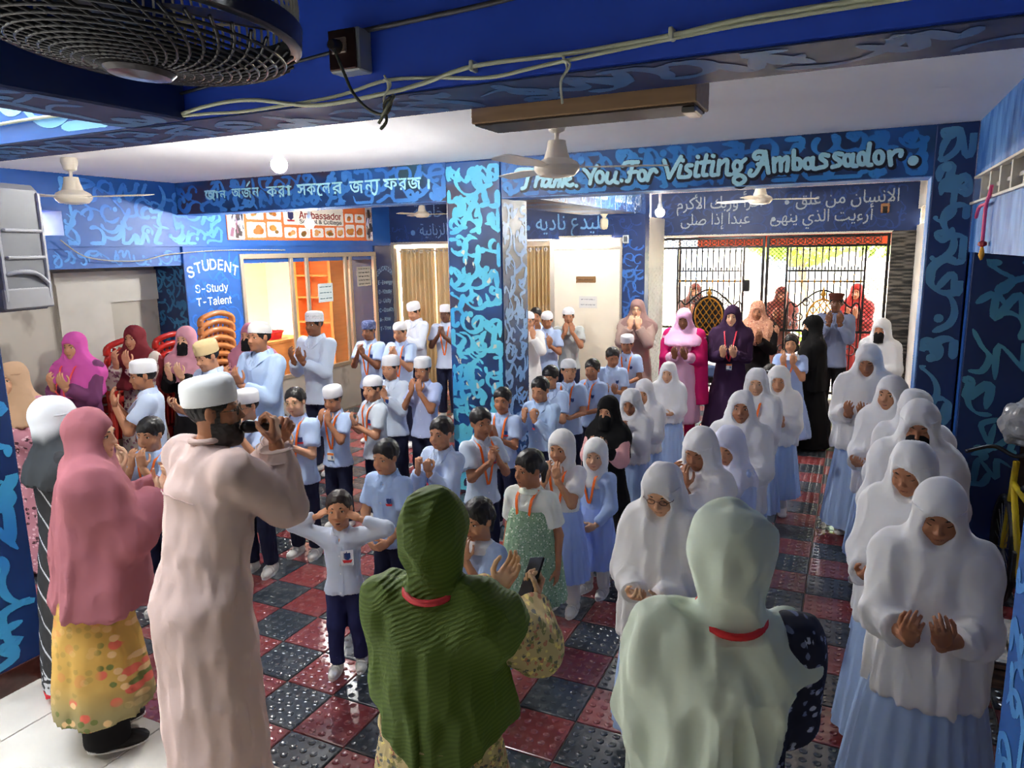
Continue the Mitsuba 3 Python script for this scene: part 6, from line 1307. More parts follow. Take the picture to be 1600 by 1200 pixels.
def head_mesh(h, kid, eyes, mouth):
    """(vertices, faces, kind) of a head: crown up, face to +y, 0.235 tall; kind per vertex: 0 skin, 1 eye white, 2 iris, 3 lips, 4 brow, 5 inside of the mouth, 6 lash."""
    key = ('head', h, kid, eyes, mouth)
    if key in _cache:
        return _cache[key]
    F = Field(h)
    k = kid
    F.ell((0, -.018, .032), (.075 + .002 * k, .094 + .002 * k, .086))
    F.ell((0, .022, -.035 + .004 * k), (.060 + .002 * k, .066, .080 - .006 * k), k=.03)
    F.ell((0, .036, -.086 + .008 * k), (.043, .043, .030), k=.025)
    F.ell((0, .066, -.100 + .010 * k), (.018, .016, .014), k=.02)
    for s in (-1, 1):
        F.ell((s * .036, .050 + .003 * k, -.042), (.024 + .003 * k, .025, .027), k=.02)
        F.ell((s * .029, .069, .024), (.024, .013, .008), k=.015)
    for s in (-1, 1):
        F.ell((s * .031, .092, .002), (.018, .014, .0105), k=.010, sub=True)
    F.cone((0, .079, .012), (0, .100 - .003 * k, -.026), .007, .010, k=.010)
    F.ell((0, .100 - .003 * k, -.031), (.0115, .012, .009), k=.008)
    for s in (-1, 1):
        F.ell((s * .0115, .091, -.035), (.0085, .010, .0075), k=.006)
        F.ell((s * .0765, -.010, -.004), (.009, .020, .031), R=rz(s * .35), k=.006)
    F.ell((0, .079, -.061), (.020, .010, .006), k=.008)
    F.ell((0, .077, -.073), (.017, .010, .007), k=.008)
    F.cone((0, -.020, -.05), (0, -.030, -.150), .050, .048, k=.03, flat=True)
    v, f = F.mesh()
    parts = [(v, f, 0)]
    for s in (-1, 1):
        if eyes == 'open':
            parts.append((*small_ell((s * .031, .0640, .0015), (.0140, .0120, .0085), n=12, m=8), 1))
            parts.append((*small_ell((s * .031, .0745, .0015), (.0060, .0030, .0066), n=10, m=6), 2))
            parts.append((*small_ell((s * .031, .0640, .0085), (.0165, .0128, .0050), n=10, m=6), 0))
            parts.append((*tube(spline(np.array([[s * .0155, .0705, .003], [s * .024, .0765, .0075], [s * .033, .0775, .0085], [s * .047, .068, .0045]]), 3), .0013, 4), 6))
            parts.append((*small_ell((s * .031, .0625, -.0085), (.0150, .0120, .0045), n=10, m=6), 0))
        else:
            parts.append((*small_ell((s * .031, .0640, .0015), (.0150, .0125, .0095), n=12, m=8), 0))
            parts.append((*tube(spline(np.array([[s * .0165, .0715, .000], [s * .024, .0760, -.0045], [s * .033, .0765, -.0050], [s * .046, .0690, -.0005]]), 3), .0017, 4), 6))
        parts.append((*tube(spline(np.array([[s * .013, .0795, .0200], [s * .028, .0815, .0275], [s * .047, .0690, .0235]]), 4), [.0022, .003, .003, .0033, .0033, .003, .0026, .002, .0012], 5), 4))
    if mouth == 'open':
        parts.append((*small_ell((0, .0815, -.070), (.0165, .0075, .0155), n=12, m=8), 5))
        parts.append((*small_ell((0, .0850, -.0565), (.0190, .0070, .0040), n=12, m=6), 3))
        parts.append((*small_ell((0, .0835, -.0850), (.0155, .0070, .0045), n=12, m=6), 3))
    else:
        parts.append((*small_ell((0, .0815, -.0625), (.0205, .0085, .0046), n=12, m=6), 3))
        parts.append((*small_ell((0, .0800, -.0715), (.0175, .0085, .0056), n=12, m=6), 3))
        parts.append((*tube([[-.019, .0850, -.0665], [-.008, .0895, -.067], [.008, .0895, -.067], [.019, .0850, -.0665]], .0011, 4), 5))
    V, Fc = cat([p[:2] for p in parts]); K = np.concatenate([np.full(len(p[0]), p[2]) for p in parts])
    _cache[key] = (V, Fc, K)
    return _cache[key]


def hair_mesh(h, style):
    key = ('hair', h, style)
    if key in _cache:
        return _cache[key]
    F = Field(max(h, .0045))
    g = .0015 if style == 'crop' else 0
    if style == 'capped':
        g = .006
    F.ell((0, -.022, .036 - g), (.0835 - g, .1015 - g, .0915 - g))
    big = ((-.3, -.3, -.3), (.3, .3, .3))
    if style in ('short', 'crop', 'fringe', 'capped'):
        sl = {'short': (1.15, -.028), 'crop': (1.2, -.024), 'fringe': (.70, -.016), 'capped': (1.0, -.036)}[style]
        def fn(x, y, z):
            return z - (sl[0] * y + sl[1]) - .010 * np.sin(x * 210 + 4 * np.sin(x * 71)) * (y > .02)
        F.add(fn, *big, k=.008, sub=True)
        F.add(lambda x, y, z: (z + .062) + 0 * x + 0 * y, *big, k=.008, sub=True)
        for s in (-1, 1):
            F.ell((s * .085, .004, -.012), (.02, .022, .030), k=.008, sub=True)
        if style == 'capped':
            F.add(lambda x, y, z: .066 - z + 0 * x + 0 * y, *big, k=.004, sub=True)
    elif style in ('tied', 'bob'):
        F.ell((0, .105, -.038), (.070, .085, .092), k=.012, sub=True)
        if style == 'bob':
            F.ell((0, -.035, -.05), (.088, .080, .085), k=.03)
            F.ell((0, .105, -.055), (.064, .090, .110), k=.012, sub=True)
            F.add(lambda x, y, z: (z + .11) + 0 * x + 0 * y, *big, k=.01, sub=True)
        else:
            F.add(lambda x, y, z: (z + .060) + 0 * x + 0 * y, *big, k=.01, sub=True)
            F.ell((0, -.125, -.02), (.030, .030, .034), k=.015)
            F.cone((0, -.13, -.03), (0, -.12, -.12), .024, .010, k=.015)
    v, f = F.mesh()
    n = vnormals(v, f)
    a = np.arctan2(v[:, 0], v[:, 1])
    v = v + n * (.0030 + .0075 * (meshkit.noise(np.column_stack([a * 17, v[:, 2] * 16, v[:, 1] * 14])) - .40) + .005 * (meshkit.noise(v * 55) - .5))[:, None]
    if style == 'capped':
        v[:, 2] = np.minimum(v[:, 2], .068)
    _cache[key] = (v, f)
    return _cache[key]


def hand_mesh(h, pose):
    """Right hand, wrist at the origin, fingers to +z, palm to +y, thumb to -x; adult, 0.185 long."""
    key = ('hand', h, pose)
    if key in _cache:
        return _cache[key]
    curl, tcurl, spread = {'flat': (.14, .1, .02), 'cup': (.50, .5, .0), 'relax': (.55, .35, .02), 'fist': (1.45, 1.0, .0), 'grip': (1.15, 1.1, .0)}[pose]
    F = Field(h)
    yy = (0, 1, 0)
    F.cone((0, 0, -.03), (0, 0, .03), .024, .028, k=.012, sq=(yy, .72))
    F.cone((-.022, 0, .03), (-.028, 0, .092), .017, .0125, k=.014, sq=(yy, .85))
    F.cone((.0, 0, .03), (-.002, 0, .095), .019, .0135, k=.014, sq=(yy, .8))
    F.cone((.020, 0, .03), (.026, 0, .085), .016, .0115, k=.014, sq=(yy, .85))
    F.ell((-.022, .008, .030), (.014, .013, .028), k=.012)
    F.ell((.022, .006, .032), (.012, .010, .028), k=.012)
    for i, (x, z, L, r) in enumerate(((-.0285, .090, .072, .0094), (-.0092, .096, .081, .0097), (.0100, .092, .075, .0094), (.0275, .082, .058, .0084))):
        p = np.array([x, 0, z]); a = .0
        sx = (x / .03) * spread * 4
        for j, (fr, rr) in enumerate(((.45, 1), (.32, .93), (.23, .82))):
            a += curl * (.8 if j == 0 else 1.0) * (1 + .06 * i)
            d = np.array([sx, math.sin(a), math.cos(a)])
            q = p + d / np.linalg.norm(d) * L * fr
            F.cone(p, q, r * rr, r * rr * .9, k=.0022)
            p = q
    p0 = np.array([-.024, .004, .020]); d0 = nrm([-.75, .35 + .3 * tcurl, .75])
    p1 = p0 + d0 * .042; d1 = nrm([-.35 + .45 * tcurl, .35 + .5 * tcurl, .95]); p2 = p1 + d1 * .033; d2 = nrm([-.1 + .8 * tcurl, .3 + .4 * tcurl, .95]); p3 = p2 + d2 * .026
    F.cone(p0, p1, .0135, .0108, k=.010); F.cone(p1, p2, .0105, .0095, k=.003); F.cone(p2, p3, .0095, .0078, k=.003)
    v, f = F.mesh()
    _cache[key] = (v, f)
    return _cache[key]


def q3(x, lo, hi):
    x = min(max(x, lo), hi)
    for c in (.0034, .0044, .0058, .0075, .0095):
        if x <= c:
            return c
    return .0095


SKIN = {'light': (206, 158, 126), 'mid': (182, 130, 98), 'tan': (160, 108, 78), 'dark': (122, 78, 54), 'deep': (92, 58, 42)}


def ik(S, W, l1, l2, hint):
    d = W - S; L = np.linalg.norm(d); L_ = min(L, (l1 + l2) * .995)
    W = S + d / L * L_
    a = (l1 * l1 - l2 * l2 + L_ * L_) / (2 * L_)
    hgt = math.sqrt(max(l1 * l1 - a * a, 0))
    u = d / L; w = np.asarray(hint, float); w = nrm(w - u * np.dot(w, u))
    return S + u * a + w * hgt, W


class Person:
    """A standing figure in its own frame: x right, y forward, z up, feet on z = 0."""

    def __init__(self, label, x, y, H, face=(0, -1), skin='mid', arms='dua', look=(0, 0, 0), kid=None, eyes='open', mouth='shut', group=None, build=1.0, lean=0.0, feet=True, legs=True, hz=1.0, z0=0.0, drop=0.0):
        self.key = thing('person', label, 'person', group)
        self.H, self.x, self.y, self.skin = H, x, y, SKIN[skin] if isinstance(skin, str) else skin
        self.a = math.atan2(-face[0], face[1])
        self.W = mat((x, y, z0), rz(self.a))
        self.d = float(np.linalg.norm([x - CAM[0], y - CAM[1], H * .7 - CAM[2]]))
        px = self.d / 1128.8
        self.hg = min(max(3.6 * px, .0070), .0132) * hz
        self.hh = q3(2.0 * px, .0034, .0095); self.hd = q3(1.6 * px, .0034, .0075)
        self.kid = (1 if H < 1.45 else 0) if kid is None else kid
        hh = np.interp(H, [.95, 1.15, 1.3, 1.45, 1.6, 1.75], [.185, .190, .196, .206, .215, .226])
        self.s = hh / .235
        b = self.b = build
        self.sw = (.093 if H < 1.45 else .101) * H * (b * .5 + .5)
        self.zs = H - hh - (.056 + drop) * H             # shoulder joints
        self.lean = lean
        yl = lean * H
        self.hc = np.array([0, .012 * H + yl, H - hh * .502])   # head centre
        self.Rh = rz(look[0]) @ rx(-look[1]) @ ry(look[2])     # turn left +, down +, tilt
        piv = self.hc + np.array([0, -.02, -.075]) * self.s
        self.hc = piv + self.Rh @ (np.array([0, .02, .075]) * self.s)
        self.hc += np.array([0, -math.sin(look[1]) * .0, 0])
        self.look = look
        self.hips = .49 * H
        self.sh = {s: np.array([s * self.sw, yl * .8, self.zs]) for s in (-1, 1)}
        self.eyes, self.mouth = eyes, mouth
        self.arm(arms)
        self.n_legs = legs

    def arm(self, arms):
        H = self.H
        l1, l2 = .172 * H, .148 * H
        cz = self.zs / H
        A = {}
        P = {   # wrist (x out, y, z relative to the shoulder), finger direction, palm normal, hand pose, elbow hint
            'dua': ((.034, .165, -.085), (-.06, .45, .90), (-.30, -.80, .50), 'cup', (.38, -.15, -1)),
            'dua_low': ((.034, .170, -.135), (-.08, .75, .62), (-.30, -.55, .80), 'cup', (.38, -.25, -1)),
            'dua_high': ((.036, .150, -.020), (-.04, .25, .95), (-.25, -.92, .3), 'cup', (.42, .0, -1)),
            'mouth': ((.030, .135, .000), (-.12, -.05, 1), (-.25, -1, 0), 'cup', (.42, .2, -1)),
            'clasp': ((.024, .150, -.050), (-.25, .1, .95), (-.85, -.4, .1), 'relax', (.42, .05, -1)),
            'fists': ((.036, .155, -.035), (-.1, .1, .98), (-.3, -.9, .1), 'fist', (.42, .05, -1)),
            'namaste': ((.020, .160, -.090), (-.06, .35, .95), (-1, 0, 0), 'flat', (.45, -.1, -1)),
            'low': ((.042, .150, -.190), (-.55, .75, .25), (-.2, -.2, 1), 'cup', (.45, -.3, -1)),
            'front': ((.060, .110, -.270), (-.75, .45, -.45), (-.3, -.9, .1), 'relax', (1, -.4, -.6)),
            'down': ((.050, .020, -.310), (.02, .12, -1), (-1, .15, 0), 'relax', (.3, -1, 0)),
        }
        for s in (-1, 1):
            sp = arms[0 if s < 0 else 1] if isinstance(arms, (tuple, list)) else arms
            if sp is None:
                continue
            if isinstance(sp, str):
                w, fd, pn, pose, hint = P[sp]
                W = np.array([s * w[0] * H, w[1] * H + self.lean * H, self.zs + w[2] * H])
                if sp == 'down':
                    W[0] = s * (self.sw + .05 * H)
                fd, pn, hint = (np.array(q, float) * [s, 1, 1] for q in (fd, pn, hint))
            else:
                w, fd, pn, pose, hint = sp
                W = np.array(w, float) * H; fd, pn, hint = (np.array(q, float) for q in (fd, pn, hint))
            E, W = ik(self.sh[s], W, l1, l2, hint)
            A[s] = (self.sh[s], E, W, nrm(fd), nrm(pn), pose)
        self.A = A

    # -- output
    def out(self, base, m, bsdf, col=None, vc=None, label=None, smooth=True, parent=None, world=False, kind=None):
        if not world:
            m = xf(m, self.W)
        return put(base, m, bsdf, parent or self.key, col=col, vc=vc, smooth=smooth, label=label, kind=kind)

    def headp(self, p):
        return self.hc + self.Rh @ (np.asarray(p, float) * self.s)

    def hm(self):
        return mat(self.hc, self.Rh, self.s)

    # -- the body: head, neck, trunk, arms with hands and legs in one mesh
    def body(self, legs=None, feet=False, bare=False):
        H = self.H
        F = Field(max(self.hg * 1.0, .0085))
        zs = self.zs; yl = self.lean * H
        F.cone(self.headp((0, -.026, -.10)), (0, -.006 * H + yl * .8, zs + .012 * H), .047 * self.s, .034 * H, k=.03)
        F.cone((-self.sw * .75, yl * .8, zs), (self.sw * .75, yl * .8, zs), .034 * H, .034 * H, k=.04)
        F.stack([(.46 * H, .082 * H, .06 * H, 0, 0), (.60 * H, .076 * H, .056 * H, 0, yl * .3), (.74 * H, .088 * H, .062 * H, 0, yl * .6), (zs, .075 * H, .045 * H, 0, yl * .8)], k=.03)
        for s, (S0, E, W, fd, pn, pose) in self.A.items():
            F.cone(S0, E, .030 * H, .0245 * H, k=.02); F.cone(E, W, .0245 * H, .0165 * H, k=.015)
        if legs is None:
            legs = self.n_legs
        if legs:
            for s in (-1, 1):
                F.cone((s * .048 * H, 0, .49 * H), (s * .052 * H, .008 * H, .27 * H), .055 * H, .036 * H, k=.02)
                F.cone((s * .052 * H, .008 * H, .27 * H), (s * .054 * H, -.012 * H, .045 * H), .036 * H, .022 * H, k=.02)
                F.cone((s * .054 * H, -.012 * H, .030 * H), (s * .060 * H, .075 * H, .016 * H), .022 * H, .015 * H, k=.015)
        v, f = F.mesh()
        hid = ((v[:, 0] / (.112 * H)) ** 2 + ((v[:, 1] - yl * .5) / (.082 * H)) ** 2 < 1) & (v[:, 2] < zs - .015 * H)
        ms = [cluster(v, f, hid, .032)]
        sk = lin(self.skin)
        cols = [np.tile(sk, (len(ms[0][0]), 1))]
        v, f, K = head_mesh(self.hh, self.kid, self.eyes, self.mouth)
        ck = ('hc', self.hh, self.kid, self.eyes, self.mouth)
        if ck not in _cache:
            _cache[ck] = cluster(v, f, ((v[:, 1] < -.045) | (v[:, 2] > .065) | (v[:, 2] < -.125)) & (K == 0), .017, K)
        v, f, K = _cache[ck]
        ms.append(xf((v, f), self.hm()))
        tab = np.array([sk, lin((225, 218, 208)), lin((24, 15, 12)), sk * [.78, .50, .50], lin((20, 15, 13)), lin((70, 22, 22)), lin((26, 18, 15))])
        c = tab[K]
        if len(v):
            blush = np.exp(-((v[:, 2] + .035) / .03) ** 2) * (K == 0) * .0
            c = c * (1 - blush[:, None])
        cols.append(c)
        hs = (H * .108) / .185 * (1.03 if self.kid else 1.0)
        for s, (S0, E, W, fd, pn, pose) in self.A.items():
            y = nrm(pn - fd * np.dot(pn, fd)); x = np.cross(y, fd)
            R = np.stack([x, y, fd], 1)
            v, f = hand_mesh(self.hd, pose)
            if s < 0:
                v = v * [-1, 1, 1]; f = f[:, ::-1]
            ms.append((W + (v * hs) @ R.T, f))
            pal = np.clip((v[:, 1] - .004) / .01, 0, 1)[:, None] * .25
            cols.append(sk * (1 - pal) + pal * np.minimum(sk * 1.6 + .05, .7))
        self.out('body', cat(ms), 'skin', vc=np.vstack(cols))
        return self

    # -- clothes
    def torso(self, F, z0, pad=.0, top=None, wide=1.0, flare=0.0, k=.03):
        H, b, yl = self.H, self.b, self.lean * self.H
        zs = self.zs
        F.stack([(z0, (.094 + flare) * H * b * wide + pad, (.070 + flare) * H * b + pad, 0, 0), (max(.56 * H, z0 + .02 * H), .087 * H * b * wide + pad, .066 * H * b + pad, 0, yl * .25), (.68 * H, .092 * H * b + pad, .069 * H * b + pad, 0, yl * .5),
                 (.76 * H, .094 * H * b + pad, .068 * H * b + pad, 0, yl * .7), (zs + .012 * H, .078 * H + pad, .046 * H + pad, 0, yl * .8)], k=k)
        F.cone((-self.sw * .9, yl * .8, zs - .004 * H), (self.sw * .9, yl * .8, zs - .004 * H), .036 * H + pad, .036 * H + pad, k=.04)
        F.cone((0, yl * .8 - .012 * H, zs), (0, yl * .85 - .004 * H, zs + .052 * H), .062 * H, .040 * H, k=.03, flat=True)

    def sleeves(self, F, mode, ra=.043, rw=.030, pad=0.0, cover=.86):
        H = self.H
        for s, (S0, E, W, fd, pn, pose) in self.A.items():
            if mode == 'short':
                F.cone(S0, S0 + (E - S0) * .72, .040 * H + pad, .046 * H + pad, k=.025, flat=True)
            else:
                F.cone(S0, E, ra * H + pad, (ra - .003) * H + pad, k=.03)
                F.cone(E, E + (W - E) * cover, (ra - .004) * H + pad, rw * H + pad, k=.012, flat=True)

    def wrinkle(self, v, f, amp, seed, fq=(9, 9, 4.5)):
        n = vnormals(v, f)
        q = v * np.array(fq) * 1.6
        w = meshkit.noise(q, seed); r = 1 - np.abs(2 * w - 1)
        w2 = meshkit.noise(q * 2.3 + 5, seed + 3)
        return v + n * (amp * (r - .6) * .9 + amp * .6 * (w2 - .5))[:, None]

    def shirt(self, col=(176, 196, 226), mode='short', hem=.455, tucked=False, badge=True, collar=True, pad=.004, dark_collar=False, buttons=True, seed=None):
        H = self.H; F = Field(self.hg)
        self.torso(F, (.52 if tucked else hem) * H, pad=pad, flare=.0 if tucked else .016)
        self.sleeves(F, mode)
        # open neck
        yl = self.lean * H
        F.cone((0, .045 * H + yl, self.zs + .085 * H), (0, .062 * H + yl, self.zs - .01 * H), .030 * H, .010 * H, k=.012, sub=True)
        v, f = F.mesh(); sd = int(self.x * 100 + self.y * 37) % 9973
        v = self.wrinkle(v, f, .0075 * H, sd)
        sk = self.out('shirt', (v, f), 'cloth', col=col)
        fy = lambda z: self.front(v, z)
        if collar:
            c2 = (60, 66, 96) if dark_collar else tuple(min(255, int(q * 1.03)) for q in col)
            for s in (-1, 1):
                pts = np.array([[s * .006, .062, -.004], [s * .040, .038, .030], [s * .050, -.004, .046], [s * .030, -.040, .050], [s * .026, -.034, .068], [s * .044, .0, .066], [s * .034, .040, .052]]) * H
                pts += [0, yl * .8, self.zs]
                low = np.array([[s * .010, .066, -.030], [s * .048, .056, .004], [s * .062, .006, .030], [s * .034, -.050, .036]]) * H + [0, yl * .8, self.zs]
                up = np.array([[s * .004, .050, .010], [s * .034, .036, .044], [s * .042, -.004, .062], [s * .024, -.044, .064]]) * H + [0, yl * .8, self.zs]
                A_, B_ = spline(low, 4), spline(up, 4); m = len(A_)
                V = np.vstack([A_, B_, A_ - [0, .003, .002], B_ - [0, .004, .0]]); i = np.arange(m - 1)
                fc = np.vstack([np.stack([i, i + 1, i + m + 1], 1), np.stack([i, i + m + 1, i + m], 1), np.stack([i + 2 * m, i + 3 * m + 1, i + 2 * m + 1], 1), np.stack([i + 2 * m, i + 3 * m, i + 3 * m + 1], 1)])
                self.out('collar', (V, fc), 'cloth', col=c2, parent=sk)
        if buttons and self.d < 6.5:
            zz = np.linspace(self.zs - .03 * H, hem * H + .02, 6)
            ms = [small_ell((0, fy(z) + .001, z), (.005, .002, .005), n=6, m=4) for z in zz[1:]]
            P = [[0, fy(z) + .0005, z] for z in np.linspace(self.zs - .03 * H, (.54 if tucked else hem) * H + .01, 9)]
            pw = .012 * H
            V = np.array([[p[0] + q * pw, p[1] + .0015, p[2]] for p in P for q in (-1, 1)]); i = np.arange(8) * 2
            self.out('placket', (V, np.vstack([np.stack([i, i + 1, i + 3], 1), np.stack([i, i + 3, i + 2], 1)])), 'cloth', col=col, parent=sk)
            self.out('buttons', cat(ms), 'gloss', col=(235, 235, 238), parent=sk, kind='stuff')
        if badge and self.d < 9:
            self.badge(v, sk)
        return self

    def front(self, v, z, x=0.0, w=.02):
        """How far forward the cloth reaches at height z."""
        m = (np.abs(v[:, 2] - z) < .02) & (np.abs(v[:, 0] - x) < w)
        return float(v[m, 1].max()) if m.any() else .07 * self.H

    def badge(self, v, parent, x=None, z=None, w=None, white=False):
        H = self.H
        x = (.048 * H) if x is None else x      # the wearer's left is -x; the photo's badge sits on that side
        x = -x; z = self.zs - .075 * H if z is None else z; w = w or .020 * H
        y = self.front(v, z, x, .015) + .003
        ys = self.front(v, z, x + w, .012) + .003 - y
        t = math.atan2(ys, w)
        U = np.array([math.cos(t), math.sin(t), 0]); N = np.array([-math.sin(t), math.cos(t), 0])
        o = (x, y, z)
        def em(pg, dd, base, col, par):
            # u is mirrored so that the badge reads from the front
            m = plane_map(extrude(pg, .0012), np.array(o) + N * dd, -U, EZ, N)
            return self.out(base, m, 'satin', col=col, parent=par, smooth=False)
        w2 = w
        b_ = em(shapely.box(-w2 * 1.15, -w2 * 1.5, w2 * 1.15, w2 * 1.3), 0, 'school_badge', (222, 222, 228), parent) if (white or self.d < 4.2) else parent
        em(Polygon([(-.6 * w2, .9 * w2), (.6 * w2, .9 * w2), (.6 * w2, -.1 * w2), (0, -.6 * w2), (-.6 * w2, -.1 * w2)]), .0013, 'crest_shield', (36, 58, 116), b_)
        if self.d < 6:
            em(Polygon([(-.9 * w2, -.45 * w2), (.9 * w2, -.45 * w2), (.7 * w2, -1.0 * w2), (-.7 * w2, -1.0 * w2)]), .0016, 'crest_ribbon', (196, 48, 56), b_)

    def trousers(self, col=(28, 33, 58), pad=.0, hem=.05, wide=1.0, top=.54, stance=0.0, belt=False):
        H, b = self.H, self.b; F = Field(self.hg * 1.3)
        q_ = 1.0 if belt or wide > 1.01 else .90
        F.stack([(.43 * H, .096 * H * b * q_, .070 * H * b * q_, 0, 0), (.50 * H, .096 * H * b * q_, .071 * H * b * q_, 0, 0), (top * H, .088 * H * b * q_, .064 * H * b * q_, 0, 0)], k=.03)
        for s in (-1, 1):
            dy = stance * s * H
            F.cone((s * .049 * H, 0, .47 * H), (s * .054 * H, .010 * H + dy * .5, .27 * H), .053 * H * b * wide, .044 * H * b * wide, k=.02)
            F.cone((s * .054 * H, .010 * H + dy * .5, .27 * H), (s * .058 * H, -.006 * H + dy, hem * H), .044 * H * b * wide, .038 * H * wide, k=.02, flat=True)
        v, f = F.mesh(); v = self.wrinkle(v, f, .008 * H, int(self.x * 91) % 997, (10, 10, 5))
        tr = self.out('trousers', (v, f), 'cloth', col=col)
        if belt:
            bz = top * H - .01
            an = np.linspace(0, 6.283, 40, endpoint=False)
            self.out('belt', tube(np.column_stack([(.100 * H * b) * np.cos(an), (.074 * H * b) * np.sin(an), np.full(40, bz)]), .014, 6, True), 'satin', col=(40, 26, 18))
        self.stance = stance
        return self

    def shoes(self, col=(222, 220, 214), sole=(235, 234, 230), flat=False):
        H = self.H; st = getattr(self, 'stance', 0)
        for s in (-1, 1):
            F = Field(min(max(self.hg, .0075), .011))
            dy = st * s * H; x = s * .060 * H
            R = rz(-s * .12)
            c = np.array([x, dy, 0])
            hgt = .020 if flat else .034
            F.ell(c + [0, -.012 * H, .024 * H], (.028 * H, .040 * H, .030 * H), k=.02)
            F.ell(c + R @ np.array([0, .048 * H, .018 * H]), (.030 * H, .056 * H, .024 * H), R=R, k=.02)
            if not flat:
                F.cone(c + [0, -.014 * H, .03 * H], c + [0, -.014 * H, .062 * H], .030 * H, .026 * H, k=.015, flat=True)
            else:
                F.ell(c + [0, .006 * H, .052 * H], (.022 * H, .045 * H, .026 * H), k=.01, sub=True)
            F.add(lambda x_, y_, z_: z_ - .004 + 0 * x_ + 0 * y_, (-1, -1, -.1), (1, 1, .2), .004, True)
            v, f = F.mesh()
            k = self.out('shoe', (v, f), 'satin', col=col)
            if self.d < 5.5:
                pg = []
                an = np.linspace(0, 6.283, 24, endpoint=False)
                P2 = np.column_stack([.030 * H * np.cos(an) * (1 + .08 * np.sin(an)), .020 * H + .082 * H * np.sin(an)]) @ R[:2, :2].T + c[:2]
                m = extrude(Polygon(P2), .013)
                self.out('sole', m, 'satin', col=sole, parent=k, smooth=False)
                if not flat:
                    for q in (.02, .045):
                        self.out('strap', xf(tube(spline(np.array([[-.030, q, .020], [-.018, q, .048], [.018, q, .048], [.030, q, .020]]) * H, 3), .0035, 5), mat(c, R)), 'satin', col=(205, 204, 200), parent=k)
        return self

    def hair(self, style='short', col=(18, 15, 14)):
        self.out('hair', xf(hair_mesh(self.hh, style), self.hm()), 'hairmat', col=col)
        return self

    def cap(self, col=(226, 226, 222), style='kufi', band=None):
        if style == 'kufi':
            pr_ = [(1.0, .030), (1.035, .040), (1.04, .075), (1.02, .105), (.97, .122), (.80, .134), (.5, .141), (.2, .144), (0, .1445)]
        else:
            pr_ = [(1.0, .036), (1.03, .044), (1.03, .062), (.99, .086), (.88, .108), (.70, .124), (.45, .133), (.2, .137), (0, .138)]
        v, f = lathe(pr_, 36)
        v = v * [.0865, .1045, 1] + [0, -.021, 0]
        th = np.arctan2(v[:, 0], v[:, 1] + .02)
        v[:, :2] *= (1 + .006 * np.cos(36 * th * .5) * (v[:, 2] > .05))[:, None]
        v = (v - [0, 0, .05]) @ rx(.10).T + [0, 0, .05]
        c = self.out('cap', xf((v, f), self.hm()), 'cap_print' if col == 'print' else 'cloth', col=None if col == 'print' else col)
        if band:
            an = np.linspace(0, 6.283, 36, endpoint=False)
            for z, cc in band:
                P = np.column_stack([.0870 * np.cos(an), .1055 * np.sin(an) - .021, np.full(36, z)])
                P = (P - [0, 0, .05]) @ rx(.10).T + [0, 0, .05]
                self.out('cap_band', xf(tube(P, .0035, 5, True), self.hm()), 'cloth', col=cc, parent=c)
        return self

    def lanyard(self, ref=None, col=(236, 112, 40), card=True, z=None, side=0.0):
        """Ribbon round the neck with a card, lying on the chest."""
        H = self.H; yl = self.lean * H
        key = [k for k in scene if k.startswith(self.key + '__')]
        zc = (.56 * H) if z is None else z * H
        # the garment's own points, back in this frame
        vs = []
        for k in key:
            if k.split('__')[1].split('_0')[0] in ('shirt', 'hijab', 'dress', 'tunic'):
                v = meshkit.WRITTEN[scene[k]['filename']][0]
                vs.append(np.c_[v, np.ones(len(v))] @ np.linalg.inv(self.W).T)
        v = np.vstack(vs)[:, :3]
        for s in (-1, 1):
            P = []
            for t in np.linspace(0, 1, 9):
                x = s * (.042 * H * (1 - t) ** .8 + .004); z_ = self.zs + .045 * H + (zc - self.zs - .03 * H) * t
                y = self.front(v, z_, x, .014) + .004
                if t < .12:
                    y = .015 * H + yl
                P.append([x, y, z_])
            P = np.array(P); w = .0075
            V = np.array([p + [q * w, .0, 0] for p in P for q in (-1, 1)]); V[:, 1] += .002; i = np.arange(8) * 2
            self.out('lanyard', (np.vstack([V, V - [0, .003, 0]]), np.vstack([np.stack([i, i + 1, i + 3], 1), np.stack([i, i + 3, i + 2], 1), np.stack([i + 18, i + 21, i + 19], 1), np.stack([i + 18, i + 20, i + 21], 1)])), 'satin', col=col)
        if card:
            y = self.front(v, zc - .03, 0, .03) + .008
            c = self.out('id_card', box(-.030, .030, y, y + .003, zc - .075, zc - .005), 'gloss', col=(226, 226, 220), smooth=False)
            self.out('card_header', box(-.0295, .0295, y + .003, y + .0042, zc - .024, zc - .006), 'gloss', col=(226, 120, 50), parent=c, smooth=False)
            self.out('card_photo', box(-.024, -.006, y + .003, y + .0042, zc - .056, zc - .030), 'gloss', col=(86, 104, 140), parent=c, smooth=False)
            self.out('card_footer', box(-.0295, .0295, y + .003, y + .0042, zc - .074, zc - .066), 'gloss', col=(40, 84, 120), parent=c, smooth=False)
        return self

    def hijab(self, col=(214, 214, 216), hem=.47, bsdf='cloth', arms=True, fold=.012, pad=0.0, nf=11, band=True, hole=1.0, back=None, cover=.80, amp=.008, tight=False, name='hijab', niqab=None, hem_wave=.006, head=1.0, rise=0.0, vcut=None, side=None, slope=True, shoulder=None):
        H, s = self.H, self.s; F = Field(self.hg if self.d > 2.7 else self.hg * .9)
        R = self.Rh; yl = self.lean * H
        hp = self.headp; q = head
        F.ell(hp((0, -.025, .020)), np.array((.099, .119, .114)) * s * q, R=R, k=.02)
        F.ell(hp((0, -.014, -.055)), np.array((.088, .088, .084)) * s, R=R, k=.03)
        zs = self.zs
        F.cone(hp((0, -.022, -.08)), (0, yl * .8, zs - .01 * H), (.082 if slope else .074) * s, (.076 if slope else .056) * H, k=.05 if slope else .03)
